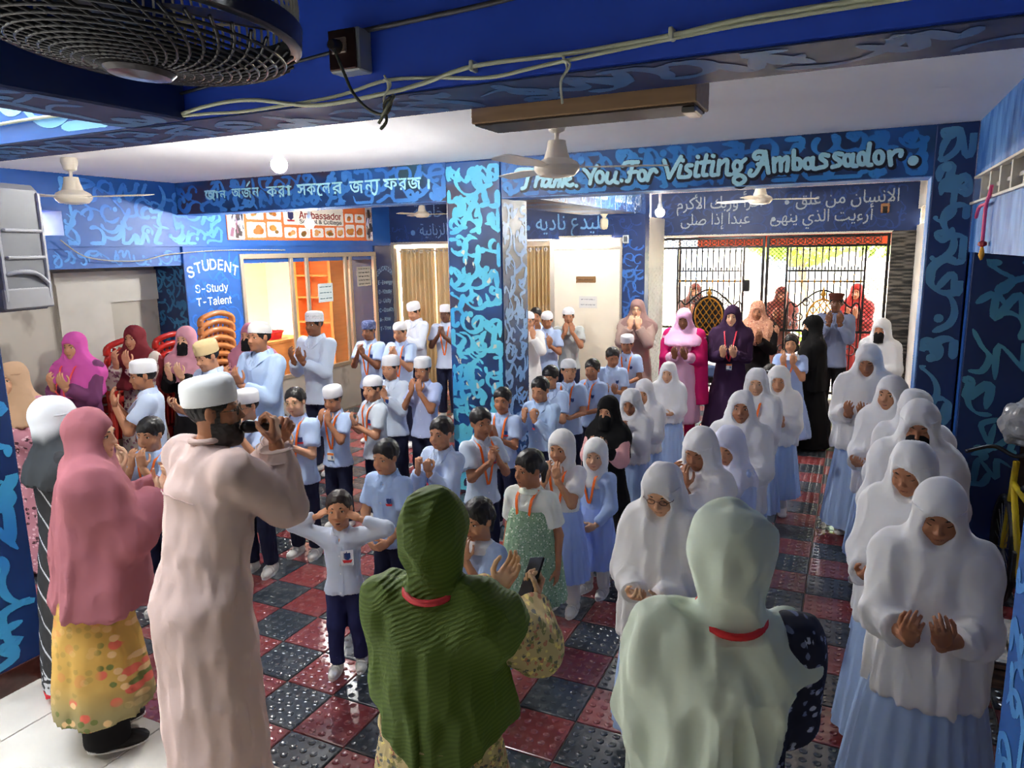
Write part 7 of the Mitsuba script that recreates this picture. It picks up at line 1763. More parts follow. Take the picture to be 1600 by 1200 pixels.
        if not tight and slope:
            for sd in (-1, 1):
                F.cone(hp((sd * .03, -.01, -.08)), (sd * self.sw * .95, yl * .8, zs - .03 * H), .062 * s, .046 * H + pad, k=.06)
        if not tight:
            z0 = hem * H
            F.cone((-self.sw * .9, yl * .8, zs - .02 * H), (self.sw * .9, yl * .8, zs - .02 * H), .044 * H + pad, .044 * H + pad, k=.06)
            w = self.sw + .034 * H + pad
            if hem > .64:
                w *= .86
            F.stack([(z0, w * 1.10, .112 * H + pad, 0, .02 * H + yl * .3), (z0 + (zs - z0) * .5, w * 1.02, .100 * H + pad, 0, .015 * H + yl * .6), (z0 + (zs - z0) * .85, w * .88, .082 * H + pad, 0, .006 * H + yl * .8), (zs + .02 * H, .088 * H, .056 * H, 0, yl * .8)], k=.05, folds=(nf, fold * 2.4, 0.0, self.x * 7))
            if shoulder:
                for sd, fr, r_ in shoulder:
                    S0, E = self.A[sd][:2]
                    F.cone(S0 + [0, 0, .01], S0 + (E - S0) * fr, r_ * H, r_ * H * 1.04, k=.05)
            if arms:
                for sd, (S0, E, W, fd, pn, pose) in self.A.items():
                    F.cone(S0, E, .050 * H + pad, .047 * H + pad, k=.05)
                    F.cone(E, E + (W - E) * cover, .047 * H + pad, .040 * H + pad, k=.03, flat=True)
        else:
            F.stack([(zs - .055 * H, .098 * H, .070 * H, 0, .008 * H + yl * .8), (zs, .086 * H, .062 * H, 0, yl * .8), (zs + .03 * H, .066 * H, .052 * H, 0, yl * .8)], k=.03)
        F.ell(hp((0, .120, -.030 + rise)), np.array((.067, .105, .086)) * s * hole, R=R, k=.010, sub=True)
        if vcut:
            F.add(lambda x_, y_, z_: z_ - (vcut[1] + vcut[2] * np.abs(x_ - vcut[0])) + 0 * y_, (-.5, -.5, .2), (.5, .5, zs + .1), .02, True)
        if side:
            F.add(lambda x_, y_, z_: np.maximum(side - x_ + .25 * (z_ - zs), z_ - (zs - .045 * H)) + 0 * y_, (-.5, -.5, .2), (.6, .5, zs + .1), .03, True)
        v, f = F.mesh()
        if not tight:
            th_ = np.arctan2(v[:, 0], v[:, 1] + .02); dn = np.clip((zs - .015 * H - v[:, 2]) / (.22 * H), 0, 1) * (v[:, 2] < self.hc[2] - .05)
            ph_ = th_ * nf * 1.25 + 2.2 * meshkit.noise(np.column_stack([th_ * 2, v[:, 2] * 5, np.full(len(v), self.x)])) * 2 + 1.5 * np.sin(v[:, 2] * 6 + self.x * 9)
            v = v + vnormals(v, f) * (dn * fold * .55 * H * ((1 - np.abs(np.sin(ph_ * .5))) ** 1.3 - .35))[:, None]
            v = self.wrinkle(v, f, 1.7 * amp * H, int(self.x * 77 + self.y * 13) % 997, (7, 7, 3))
            low = np.clip((hem * H + .05 - v[:, 2]) / .05, 0, 1)
            v[:, 2] += low * hem_wave * np.sin(np.arctan2(v[:, 0], v[:, 1]) * 26)
        # keep the drape loose of wrinkles on the face edge
        k = self.out(name, (v, f), bsdf, col=col if bsdf in ('cloth', 'satin') else None)
        if band and self.d < 7.5 and not tight:
            P = []
            w = v - self.hc
            for t in np.linspace(-1.5, 1.5, 19):
                e_ = .60 - .10 * abs(t)
                u = R @ np.array([math.sin(t) * math.cos(e_), math.cos(t) * math.cos(e_), math.sin(e_)])
                q_ = w @ u
                m = (np.linalg.norm(w - q_[:, None] * u, axis=1) < max(self.hg * 1.2, .011)) & (q_ > .05 * s) & (q_ < .16)
                if m.any():
                    P.append(self.hc + u * (np.median(q_[m]) + .0005))
            if len(P) > 8:
                P = np.array(P); P[1:-1] = .25 * P[:-2] + .5 * P[1:-1] + .25 * P[2:]
                self.out('brow_band', tube(spline(P, 2), .0040, 6), bsdf, col=col if bsdf in ('cloth', 'satin') else None, parent=k)
        if niqab:
            G = Field(min(self.hg, .007))
            G.ell(hp((0, .032, -.062)), np.array((.066, .078, .066)) * s, R=R, k=.02)
            G.cone(hp((0, .075, -.085)), hp((0, .080, -.150)), .050 * s, .060 * s, k=.03, flat=True)
            G.cut(R @ np.array([0, -.25, 1.0]), hp((0, .09, -.010)), hp((0, 0, 0)) - .3, hp((0, 0, 0)) + .3)
            gv = G.mesh()
            self.out('niqab', gv, 'cloth', col=niqab, label='black face veil')
        self.hv = v
        return self

    def surf(self, v, p, R):
        """The front of the head cover along the face direction through p."""
        u = R @ np.array([0, 1.0, 0])
        w = v - p
        t = w @ u
        r = np.linalg.norm(w - t[:, None] * u, axis=1)
        m = (r < max(self.hg * 1.1, .008)) & (t > .03 * self.s) & (t < .16)
        return p + u * t[m].max() if m.any() else None

    def skirt(self, col=(150, 176, 226), top=.62, hem=.14, w0=.098, w1=.165, n=22, amp=.035, bsdf='cloth', name='skirt', d0=.07, d1=None, lean=0.0, label=None):
        """Pleated skirt, open below, with a turned hem."""
        H = self.H; d1 = d1 or w1 * .86
        nt = int(np.clip(2 * np.pi * w1 * H / max(self.hg, .007), 60, 220)); nz = 16
        th = np.arange(nt) * 2 * np.pi / nt
        rows = []
        rn_ = random.Random(int(self.x * 1000)); ph = rn_.uniform(0, 6)
        for i in range(nz + 2):
            t = min(i / (nz - 1), 1.0)
            z = (top + (hem - top) * t) * H
            e = t ** .75
            a, b_ = (w0 + (w1 - w0) * e) * H, (d0 + (d1 - d0) * e) * H
            m = amp * (.25 + .75 * t) * (np.cos(n * th + ph + .8 * np.sin(3 * th)) + .45 * np.cos((n * .5 // 1) * th + 1.7 * ph + 1.2 * t))
            g = 1 + m
            if i >= nz:
                g = g - (.02 if i == nz else .06); z = (hem + (.0 if i == nz else .05)) * H
            rows.append(np.column_stack([a * np.cos(th) * g, b_ * np.sin(th) * g + lean * t * H, np.full(nt, z)]))
        V = np.vstack(rows); m = len(rows)
        i, j = np.meshgrid(np.arange(m - 1), np.arange(nt), indexing='ij'); j2 = (j + 1) % nt
        q = np.stack([i * nt + j, (i + 1) * nt + j, (i + 1) * nt + j2, i * nt + j2], -1).reshape(-1, 4)
        k = self.out(name, (V, np.vstack([q[:, [0, 1, 2]], q[:, [0, 2, 3]]])), bsdf, col=col if bsdf in ('cloth', 'satin') else None, label=label)
        return k

    def gown(self, col, hem=.02, mode='long', w1=.15, bsdf='cloth', name='dress', rw=.036, ra=.046, folds=.02, nf=9, d1=None, cover=.9, pad=.004, amp=.009):
        """A long dress or robe with sleeves."""
        H, b, yl = self.H, self.b, self.lean * self.H; F = Field(self.hg * 1.3); zs = self.zs
        d1 = d1 or w1 * .85
        F.stack([(hem * H, w1 * H * b, d1 * H * b, 0, 0), (.30 * H, (.6 * w1 + .045) * H * b, (.6 * d1 + .035) * H * b, 0, 0), (.50 * H, .108 * H * b + pad, .084 * H * b + pad, 0, 0), (.62 * H, .096 * H * b + pad, .070 * H * b + pad, 0, yl * .4), (.75 * H, .101 * H * b + pad, .070 * H * b + pad, 0, yl * .7), (zs + .012 * H, .078 * H + pad, .046 * H + pad, 0, yl * .8)], k=.03, folds=(nf, folds, 0, self.x * 5))
        F.cone((-self.sw * .9, yl * .8, zs - .004 * H), (self.sw * .9, yl * .8, zs - .004 * H), .037 * H + pad, .037 * H + pad, k=.04)
        F.cone((0, yl * .8 - .008 * H, zs), (0, yl * .85, zs + .045 * H), .058 * H, .038 * H, k=.03, flat=True)
        if mode:
            self.sleeves(F, mode, ra, rw, cover=cover)
        v, f = F.mesh(); v = self.wrinkle(v, f, amp * H, int(self.x * 57 + 11) % 997, (8, 8, 3))
        k = self.out(name, (v, f), bsdf, col=col if bsdf in ('cloth', 'satin') else None)
        self.gv = v
        return k

    def glasses(self, col=(24, 22, 24), r=.019, gold=False):
        ms = []
        for s in (-1, 1):
            an = np.linspace(0, 6.283, 18, endpoint=False)
            ms.append(tube(np.column_stack([s * .031 + r * np.cos(an), .0865 - .004 * np.abs(np.cos(an)) * 0, .001 + r * .82 * np.sin(an)]) if False else np.column_stack([s * .031 + r * np.cos(an), np.full(18, .0880), .001 + r * .82 * np.sin(an)]), .0022, 5, True))
            ms.append(tube([[s * (.031 + r), .0880, .004], [s * .074, .070, .006], [s * .080, -.005, .004]], .0014, 5))
        ms.append(tube([[-.031 + r, .0880, .003], [0, .0905, .006], [.031 - r, .0880, .003]], .0014, 5))
        self.out('glasses', xf(cat(ms), self.hm()), 'gloss', col=col)
        return self

# ---------------------------------------------------------------- patterned cloths
def pat(p):
    return p.x * .85 + p.y * .55, p.z * 1.0 + p.y * .25 - p.x * .15


def floral(base, spots, scale, size=.30, warp=.0):
    def fn(p, n, uv):
        u, w = pat(p)
        c = mi.Color3f(*[float(q) for q in lin(base)])
        for k, (col, dens) in enumerate(spots):
            f1, f2, r = voronoi(u * scale * (1 + .2 * k) + 7.3 * k, w * scale * (1 + .2 * k) + 3.1 * k)
            pet = size * (0.8 + .35 * dr.cos(5 * dr.atan2(noise(u * scale * 2.2 + k) - .5, noise(w * scale * 2.2 + 9 + k) - .5)))
            m = smoothstep(pet, pet * .75, f1) * dr.select(r < dens, 1.0, 0.0)
            c = mix(c, mi.Color3f(*[float(q) for q in lin(col)]), m)
        return c
    return proc(fn)


bs('floral_beige', pr(floral((176, 158, 116), (((120, 118, 70), .6), ((168, 112, 88), .45), ((206, 190, 120), .5), ((92, 92, 84), .35)), 34, .38), .9))
bs('floral_navy', pr(floral((22, 26, 48), (((168, 178, 200), .34), ((104, 116, 150), .3)), 26, .30), .85))


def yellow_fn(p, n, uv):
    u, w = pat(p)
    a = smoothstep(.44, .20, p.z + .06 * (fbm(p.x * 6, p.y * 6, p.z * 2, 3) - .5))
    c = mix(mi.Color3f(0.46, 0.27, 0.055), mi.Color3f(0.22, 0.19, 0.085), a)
    for k, (col, dens, sc) in enumerate((((198, 92, 74), .30, 16), ((206, 170, 120), .35, 22), ((96, 104, 50), .35, 26))):
        f1, f2, r = voronoi(u * sc + 5 * k, w * sc + 2 * k)
        clump = smoothstep(.46, .62, noise(u * 4.5 + 2, w * 4.5 + 7))
        c = mix(c, mi.Color3f(*[float(q) for q in lin(col)]), smoothstep(.40, .28, f1) * dr.select(r < dens, 1.0, 0.0) * mix(mi.Color3f(.25), mi.Color3f(1), clump).x)
    return c


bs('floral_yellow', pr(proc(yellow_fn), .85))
bs('frock_green', pr(floral((128, 158, 130), (((206, 216, 200), .55), ((88, 122, 96), .45)), 62, .34), .9))


def mono_fn(p, n, uv):
    u, w = pat(p)
    k = mi.Color3f(.012, .012, .014); wh = mi.Color3f(.42, .42, .44)
    dia = dr.sin((u * 1.0 + w * .7) * 60)
    c = mix(k, wh, smoothstep(.93, .97, dia))
    lft = smoothstep(.50, .56, noise(u * 3.2 + 2.0, 1.5))
    ch = smoothstep(.50, .56, noise(u * 75, w * 75))
    c = mix(c, mix(k, wh, ch), lft)
    hem = smoothstep(.17, .16, p.z)
    c = mix(c, mix(k, wh, smoothstep(.45, .55, noise(u * 60, w * 60))), hem)
    return mix(c, mi.Color3f(.5, .02, .03), smoothstep(.075, .07, p.z))


bs('abaya_mono', pr(proc(mono_fn), .8))


def bw_fn(p, n, uv):
    a = fbm(p.x * 7, p.y * 7, p.z * 3, 3)
    return mix(mi.Color3f(.02, .024, .028), mi.Color3f(.62, .63, .64), smoothstep(1.335, 1.43, p.z + .16 * (a - .5) + (p.x + 2.42) * -.12))


bs('hijab_mono', pr(proc(bw_fn), .85))


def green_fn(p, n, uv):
    rib = dr.sin((p.z * .86 - p.x * .38 + .05 * fbm(p.x * 9, p.y * 9, p.z * 9, 2)) * 540.0) * .5 + .5  # crinkle shading put into the colour as lighter and darker lines
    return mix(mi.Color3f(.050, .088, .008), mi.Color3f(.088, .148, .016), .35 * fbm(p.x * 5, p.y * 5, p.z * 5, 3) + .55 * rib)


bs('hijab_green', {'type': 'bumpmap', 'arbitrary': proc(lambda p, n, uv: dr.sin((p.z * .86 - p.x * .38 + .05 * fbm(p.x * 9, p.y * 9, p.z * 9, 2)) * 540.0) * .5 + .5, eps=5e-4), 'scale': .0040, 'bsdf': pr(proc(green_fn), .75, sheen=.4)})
bs('hijab_print', pr(floral((178, 140, 136), (((116, 70, 84), .5), ((222, 200, 190), .4)), 30, .36), .9))
bs('tunic_print', pr(floral((190, 178, 166), (((88, 42, 66), .45), ((140, 96, 110), .4)), 20, .42), .9))
bs('pink_print', pr(floral((176, 120, 134), (((70, 40, 50), .4), ((210, 170, 180), .45)), 28, .36), .9))
bs('peach_print', pr(floral((196, 140, 112), (((150, 92, 78), .5), ((222, 184, 160), .4)), 40, .34), .9))
bs('cap_print', pr(floral((60, 70, 110), (((170, 180, 205), .6),), 90, .36), .9))

WHITE, OFF, BLUE, NAVY, BLACK = (222, 222, 224), (212, 210, 204), (160, 184, 222), (27, 31, 54), (15, 14, 16)
SH = (174, 194, 226)
PALE = (192, 204, 220)
ORANGE = (236, 112, 44)


def boy(label, x, y, H, face=(0, -1), skin='mid', arms='dua', look=(0, .05, 0), hair='short', cap=None, mode='short', col=SH, lan=False, legs=True, group=None, hem=.455, tucked=False, tcol=NAVY, capstyle='kufi', capcol=WHITE, belt=False, glasses=None, dark=False, watch=False, **k):
    p = Person(label, x, y, H, face, skin, arms, look, group=group, **k)
    p.body(legs=False)
    p.shirt(col, mode, hem=hem, tucked=tucked, dark_collar=dark)
    if legs:
        p.trousers(tcol, belt=belt); p.shoes()
    if cap:
        p.hair('capped').cap(capcol, capstyle)
    else:
        p.hair(hair)
    if lan:
        p.lanyard(card=lan != 'ribbon')
    if glasses:
        p.glasses(glasses)
    if watch:
        S0, E, W, fd, pn, pose = p.A[-1]
        u = nrm(E - W); a1_ = nrm(np.cross(u, [0, 0, 1])); b1_ = np.cross(u, a1_); an = np.linspace(0, 6.283, 14, endpoint=False)
        c = W + u * .02 * H
        p.out('watch', tube(np.array([c + .020 * H * (math.cos(t) * a1_ + math.sin(t) * b1_) for t in an]), .007, 6, True), 'satin', col=(24, 24, 26))
    return p


def girl(label, x, y, H, face=(0, -1), skin='mid', arms='dua_low', look=(0, .1, 0), hem=.47, col=WHITE, skirt=BLUE, shem=.14, niqab=None, lan=False, eyes='open', group=None, shoes=True, glasses=None, w1=.165, cover=.80, fold=.015, tight=False, badge=False, **k):
    p = Person(label, x, y, H, face, skin, arms, look, eyes=eyes, group=group, **k)
    p.body(legs=False)
    if tight:
        p.shirt(col if not isinstance(tight, tuple) else tight, 'long' if tight == 'long' else 'short', hem=.55, badge=False, buttons=False, collar=False)
        p.hijab(col, tight=True)
    else:
        p.hijab(col, hem=hem, niqab=niqab, cover=cover, fold=fold)
    p.skirt(skirt, hem=shem, w1=w1)
    if shoes:
        p.trousers((214, 214, 214), top=.45, wide=.95); p.shoes()
    if lan:
        p.lanyard(card=lan != 'ribbon')
    if glasses:
        p.glasses(glasses)
    if badge:
        U = None
    return p


def woman(label, x, y, H, face=(0, -1), skin='mid', arms='dua', look=(0, .05, 0), dress=BLACK, dbsdf='cloth', hij=(150, 90, 110), hbsdf='cloth', hem=.62, niqab=None, lan=None, w1=.15, dhem=.02, eyes='open', glasses=None, shoes=None, hz=1.0, harms=False, **k):
    p = Person(label, x, y, H, face, skin, arms, look, kid=0, eyes=eyes, hz=hz, **k)
    p.body(legs=False)
    p.gown(dress, hem=dhem, w1=w1, bsdf=dbsdf)
    p.hijab(hij, hem=hem, bsdf=hbsdf, arms=harms, niqab=niqab, pad=.016, fold=.012, amp=.005)
    if shoes:
        p.shoes(shoes, flat=True)
    if lan:
        p.lanyard(col=lan, z=.60)
    if glasses:
        p.glasses(glasses)
    return p


# ---------------------------------------------------------------- foreground
# the man with the microphone
mf = nrm([.28, .96, 0])
p = Person('tall bearded man in a beige kurta and white cap speaking into a microphone', -1.165, -1.05, 1.735, (mf[0], mf[1]), 'tan',
           [((.005, .215, .835), (.45, .25, .85), (.8, -.5, -.1), 'grip', (-.35, .1, -1)), ((.080, .166, .850), (-.12, .1, .98), (-.75, -.6, .1), 'grip', (.06, .0, -1))],
           (-.62, .02, 0), kid=0, build=1.12, lean=.058)
p.body(legs=False)
p.gown((186, 163, 156), hem=.05, w1=.118, d1=.095, rw=.034, ra=.052, folds=.02, nf=7, pad=.012, cover=.93, amp=.013, name='kurta')
kk = p.key + '__kurta'
H_ = p.H
an = np.linspace(0, 6.283, 40, endpoint=False)
p.out('stand_collar', tube(np.column_stack([.052 * np.cos(an), .054 * np.sin(an) - .010 + .85 * p.lean * H_, np.full(40, p.zs + .058 * H_)]), [.012] * 40, 7, True), 'cloth', col=(186, 162, 154), parent=kk)
for s in (-1, 1):
    S0, E, W, fd, pn, pose = p.A[s]
    u = nrm(W - E); c0 = E + (W - E) * .90
    a1_ = nrm(np.cross(u, [0, 0, 1])); b1_ = np.cross(u, a1_)
    for q in (0, .045):
        p.out('cuff_seam', tube(np.array([c0 - u * q + (.064 - .0 * q) * (math.cos(t) * a1_ + math.sin(t) * b1_) for t in an]), .0035, 5, True), 'cloth', col=(186, 164, 156), parent=kk)
ye = []
for x in np.linspace(-.135, .135, 15):
    zq = p.zs - .085 - .10 * abs(x)
    mq = (np.abs(p.gv[:, 0] - x) < .02) & (np.abs(p.gv[:, 2] - zq) < .02)
    ye.append([x, p.gv[mq, 1].min() - .001, zq])
p.out('yoke_seam', tube(np.array(ye), .0025, 4), 'cloth', col=(170, 146, 140), parent=kk)
p.trousers((220, 214, 206), top=.5); p.shoes((70, 48, 36), flat=True)
p.hair('capped', (16, 13, 12)).cap((228, 229, 228), 'kufi')
hv_, hf_, hk_ = head_mesh(.0034, 0, 'open', 'shut')
m_ = (hk_ == 0) & (hv_[:, 1] > -.012) & (hv_[:, 2] > -.128)
x_, y_, z_ = hv_.T
m_ &= (z_ < -.048 - .0 * y_) | ((z_ < .012) & (y_ < .026) & (y_ > .004)) | ((z_ < -.040) & (y_ < .055)) | ((z_ < -.044) & (y_ > .07))
m_ &= ~((np.abs(x_) < .021) & (z_ > -.078) & (z_ < -.056) & (y_ > .06)) & (np.abs(x_) < .0735)
f = hf_[m_[hf_].all(1)]
nn_ = vnormals(hv_, hf_)
dd_ = .004 + .012 * np.clip((-.05 - z_) / .06, 0, 1) * np.clip((y_ + .01) / .05, 0, 1) + .004 * meshkit.noise(hv_ * 160)
v = hv_ + nn_ * dd_[:, None] + np.array([0, .004, -.016]) * np.clip((-.085 - z_) / .03, 0, 1)[:, None]
us = np.unique(f); rm = np.full(len(v), -1); rm[us] = np.arange(len(us)); v, f = v[us], rm[f]
p.out('beard', xf((v, f), p.hm()), 'hairmat', col=(18, 14, 13))
p.glasses((20, 18, 18), .021)
F3 = p
S0, E, W, fd, pn, pose = p.A[1]
mic = nkey('microphone'); tag(mic, "black hand microphone held at the bearded man's mouth", 'microphone')
Wm = p.W[:3, :3]
tip = p.headp((0.012, .120, -.072)); hand = W + fd * .060 + pn * .030
axm = nrm(hand - tip)
b0 = nrm(np.cross(axm, [0, 0, 1])); b1 = np.cross(b0, axm)
MM = p.W @ mat(tip, np.stack([b0, np.cross(axm, b0), axm], 1))
put('grille', xf(lathe([(0, -.026), (.014, -.023), (.024, -.010), (.026, .004), (.024, .018), (.020, .03)], 18), MM), 'metal', mic, col=(40, 40, 42), smooth=True)
put('handle', xf(lathe([(.020, .028), (.021, .032), (.017, .06), (.014, .125), (0, .125)], 16), MM), 'gloss', mic, col=(22, 22, 23), smooth=40)

# mauve hijab, yellow dress
f1 = (.55, .83)
p = Person('woman in a long mauve hijab and yellow floral dress beside the man with the microphone', -1.945, -.985, 1.555, f1, 'light', 'dua', (-.45, .12, 0), kid=0, lean=.04)
p.body(legs=False)
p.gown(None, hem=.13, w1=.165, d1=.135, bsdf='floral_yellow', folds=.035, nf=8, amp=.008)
p.hijab((144, 88, 95), hem=.44, fold=.018, pad=.030, amp=.0065, band=False, nf=7, cover=.95)
for s in (-1, 1):
    p_ = [(s * .06 * p.H, 0, .45 * p.H), (s * .075 * p.H, 0, .03 * p.H)]
G = Field(.009)
for s in (-1, 1):
    G.cone((s * .055 * p.H, 0, .46 * p.H), (s * .065 * p.H, -.01, .035 * p.H), .055 * p.H, .062 * p.H, k=.02, flat=True)
p.out('trousers', G.mesh(), 'cloth', col=(13, 12, 14))
p.shoes((18, 17, 18), flat=True)

# black and white hijab
p = woman('woman in a black and white hijab and black patterned gown by the near left pillar', -2.42, -.76, 1.535, (.35, .93), 'light', 'dua', (-.5, .1, 0), dbsdf='abaya_mono', hbsdf='hijab_mono', hem=.74, w1=.15, dhem=.03)
p.shoes((16, 15, 16), flat=True)

# green pleated hijab
p = Person('woman in a green pleated hijab and beige floral dress holding a phone', .03, -1.25, 1.525, (-.12, .99), 'light',
           [((.035, .250, .705), (.40, .70, .62), (.1, -.62, .75), 'cup', (-.9, 0, -1)), ((.115, .235, .690), (.12, .68, .70), (-.55, -.50, .62), 'grip', (1, -.2, -1))],
           (-.18, .16, 0), kid=0, build=.82, drop=.026)
p.body(legs=False)
p.gown(None, hem=.03, w1=.17, d1=.14, bsdf='floral_beige', folds=.03, nf=12, pad=.002, ra=.055, rw=.040, cover=.92)
rf = [[.112 * p.H * 1.08 * math.cos(t), .09 * p.H * 1.08 * math.sin(t), .545 * p.H] for t in np.linspace(0, 6.283, 60, endpoint=False)]
p.out('waist_seam', tube(np.array(rf), .006, 5, True), 'floral_beige', parent=p.key + '__dress')
p.skirt(None, top=.545, hem=.02, w0=.112, w1=.19, n=34, amp=.035, d0=.092, bsdf='floral_beige', name='gathered_skirt')
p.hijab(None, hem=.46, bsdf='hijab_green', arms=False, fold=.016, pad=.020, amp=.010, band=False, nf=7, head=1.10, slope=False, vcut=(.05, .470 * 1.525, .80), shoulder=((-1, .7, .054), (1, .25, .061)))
H_ = p.H
rb = [[.064 * math.cos(t) * 1.05, .068 * math.sin(t) - .004, p.zs + .050 * H_ + .014 * math.sin(t)] for t in np.linspace(0, 6.283, 40, endpoint=False)]
v, f = tube(np.array(rb) * [1.22, 1.28, 1], .010, 6, True)
p.out('red_lanyard', (v, f), 'satin', col=(206, 62, 70), label='red lanyard ribbon round the neck')
G4 = p
S0, E, W, fd, pn, pose = p.A[1]
ph = nkey('phone'); tag(ph, 'dark phone in the right hand of the woman in green', 'phone')
R_ = np.stack([nrm(np.cross(nrm(pn - fd * (pn @ fd)), fd)), nrm(pn - fd * (pn @ fd)), fd], 1)
PM = p.W @ mat(W + fd * .075 + pn * .028, R_)
put('case', xf(box(-.037, .037, -.004, .004, -.075, .075, .003), PM), 'gloss', ph, col=(26, 27, 30))
put('screen', xf(box(-.034, .034, .004, .0046, -.071, .071), PM), 'gloss', ph, col=(30, 34, 40))
put('camera_bump', xf(box(-.032, -.012, -.0065, -.004, .04, .068, .001), PM), 'gloss', ph, col=(60, 60, 64))

# pale green hijab
p = Person('woman in a pale mint hijab and navy floral dress seen from behind', .84, -1.17, 1.565, (-.36, .93), 'light', 'dua_low', (0, .12, 0), kid=0, build=.98, drop=.022)
p.body(legs=False)
p.gown(None, hem=.03, w1=.17, d1=.14, bsdf='floral_navy', folds=.02, pad=.0, ra=.052, rw=.040)
p.hijab((206, 217, 202), hem=.40, arms=False, fold=.030, pad=.030, amp=.011, band=False, nf=11, head=1.12, slope=False, side=.150, shoulder=((-1, .9, .060),))
H_ = p.H
rb = np.array([[.066 * math.cos(t) * 1.26, .070 * math.sin(t) * 1.28 - .006, p.zs + .052 * H_ + .016 * math.sin(t)] for t in np.linspace(0, 6.283, 40, endpoint=False)])
p.out('red_lanyard', tube(rb, .009, 6, True), 'satin', col=(206, 44, 48), label='red lanyard ribbon round the neck')
hc = p.headp((.098, -.035, .012))
p.out('hair_clip', cat([small_ell(hc + np.array([0, .012 * q, .004 * q]), (.006, .008, .008)) for q in (-1, 0, 1)]), 'gloss', col=(20, 110, 118), label='teal clip on the side of the hijab')

# the girl at the right front
p = girl('girl in a white hijab at the right front looking down at her cupped hands', 1.39, -.07, 1.385, (-.12, -.99), 'tan', [((-.032, .195, .655), (.06, .62, .78), (.35, -.62, .70), 'cup', (-.5, -.25, -1)), ((.036, .195, .650), (-.06, .62, .78), (-.35, -.62, .70), 'cup', (.5, -.25, -1))], (.05, .32, 0), hem=.43, eyes='down', shem=.05, w1=.20, cover=.62, fold=.026)
w_ = np.array([.10, .0, .0])
o = p.W @ np.array([.088, .118, .545, 1])
N_ = p.W[:3, :3] @ nrm([.45, .88, .12]); U_ = nrm(np.cross(EZ, N_)); V_ = np.cross(N_, U_)
bk_ = p.key + '__skirt'
for pg, dd, nm, cc in ((shapely.box(-.032, -.045, .032, .045), .0, 'pocket_patch', (216, 218, 224)), (Polygon([(-.015, .028), (.015, .028), (.015, .0), (0, -.014), (-.015, .0)]), .0012, 'crest_shield', (36, 58, 116)), (Polygon([(-.024, -.012), (.024, -.012), (.018, -.028), (-.018, -.028)]), .0015, 'crest_ribbon', (196, 48, 56))):
    put(nm, plane_map(extrude(pg, .0012), o[:3] + N_ * (.012 + dd), U_, V_, N_), 'satin', bk_, col=cc)

# ---------------------------------------------------------------- children in the middle
p = Person('small boy in a pale blue shirt shouting with both hands at his ears', -1.27, -.07, .995, (.42, -.9), 'mid',
           [((-.112, .050, .872), (.90, .05, .42), (.35, -.5, -.8), 'relax', (-1, .1, -.15)), ((.112, .030, .880), (-.86, .0, .50), (-.35, -.5, -.8), 'relax', (1, -.1, -.1))], (.06, -.08, .05), mouth='open')
p.body(legs=False); p.shirt((188, 198, 216), 'long', hem=.46, pad=.002); p.trousers((38, 42, 82), stance=.03); p.shoes(); p.hair('crop', (36, 26, 22))
p.badge(np.c_[meshkit.WRITTEN[scene[p.key + '__shirt']['filename']][0], np.ones(len(meshkit.WRITTEN[scene[p.key + '__shirt']['filename']][0]))] @ np.linalg.inv(p.W).T[:, :3], p.key + '__shirt', .040, .665, .028, white=True)
p = boy('boy in a light blue shirt with tousled dark hair, hands together low at his waist', -1.30, .41, 1.15, (-.02, -1), 'mid', 'front', (0, .12, 0), 'short', col=(158, 182, 220))
# girl with the white round collar
p = Person('little girl in a blue dress with a white round collar behind the green hijab', -.46, -.05, 1.06, (-.25, -1), 'mid', 'mouth', (.05, .12, 0))
p.body(legs=False); p.gown((162, 184, 220), hem=.22, w1=.17, mode='short', folds=.03, nf=14)
V = lathe([(.030 * p.H, .050 * p.H), (.062 * p.H, .040 * p.H), (.088 * p.H, .016 * p.H), (.094 * p.H, .004 * p.H)], 40)
p.out('collar', (V[0] * [1.0, .80, 1] + [0, .004, p.zs], V[1]), 'cloth', col=(218, 220, 222), parent=p.key + '__dress'); p.hair('tied'); p.trousers((214, 214, 214), top=.45); p.shoes()
# girl in the green frock
p = Person('girl in a pale green frock with white sleeves, orange lanyard and cream shoes', -.42, .46, 1.165, (-.12, -1), 'tan', 'down', (-.35, .08, 0))
p.body(legs=False)
p.shirt((216, 220, 212), 'short', hem=.62, badge=False, collar=False, buttons=False)
p.skirt(None, top=.735, hem=.30, w0=.100, w1=.165, n=26, amp=.03, d0=.076, bsdf='frock_green', name='frock')
p.out('neck_frill', xf(lathe([(.040 * p.H, .048 * p.H), (.056 * p.H, .040 * p.H), (.060 * p.H, .030 * p.H)], 36), mat((0, .002, p.zs))), 'cloth', col=(214, 222, 206), parent=p.key + '__shirt')
p.trousers((196, 206, 194), top=.45, wide=1.05, hem=.06); p.shoes((226, 212, 196), flat=True); p.hair('tied'); p.lanyard(z=.56)
for s in (-1, 1):
    pass
q = p.headp((.052, -.125, -.10))
p.out('hair_band', small_ell(q, (.012, .012, .012)), 'gloss', col=(40, 60, 120))
p = Person('girl in a close white hood with both hands held to her mouth', -.45, .99, 1.145, (-.05, -1), 'mid', 'mouth', (0, .15, 0))
p.body(legs=False); p.shirt((220, 220, 222), 'short', hem=.52, badge=False, collar=False, buttons=False); p.hijab((222, 222, 220), tight=True); p.skirt((150, 172, 226), top=.58, hem=.20, w1=.15); p.trousers((216, 214, 212), top=.45); p.shoes(); p.lanyard(z=.56)
p = Person('smaller girl in a close white hood behind the girl covering her mouth', -.34, 1.28, 1.03, (-.2, -1), 'light', 'front', (.35, .1, 0))
p.body(legs=False); p.shirt((166, 188, 226), 'long', hem=.52, badge=False, collar=False, buttons=False); p.hijab((222, 222, 220), tight=True)
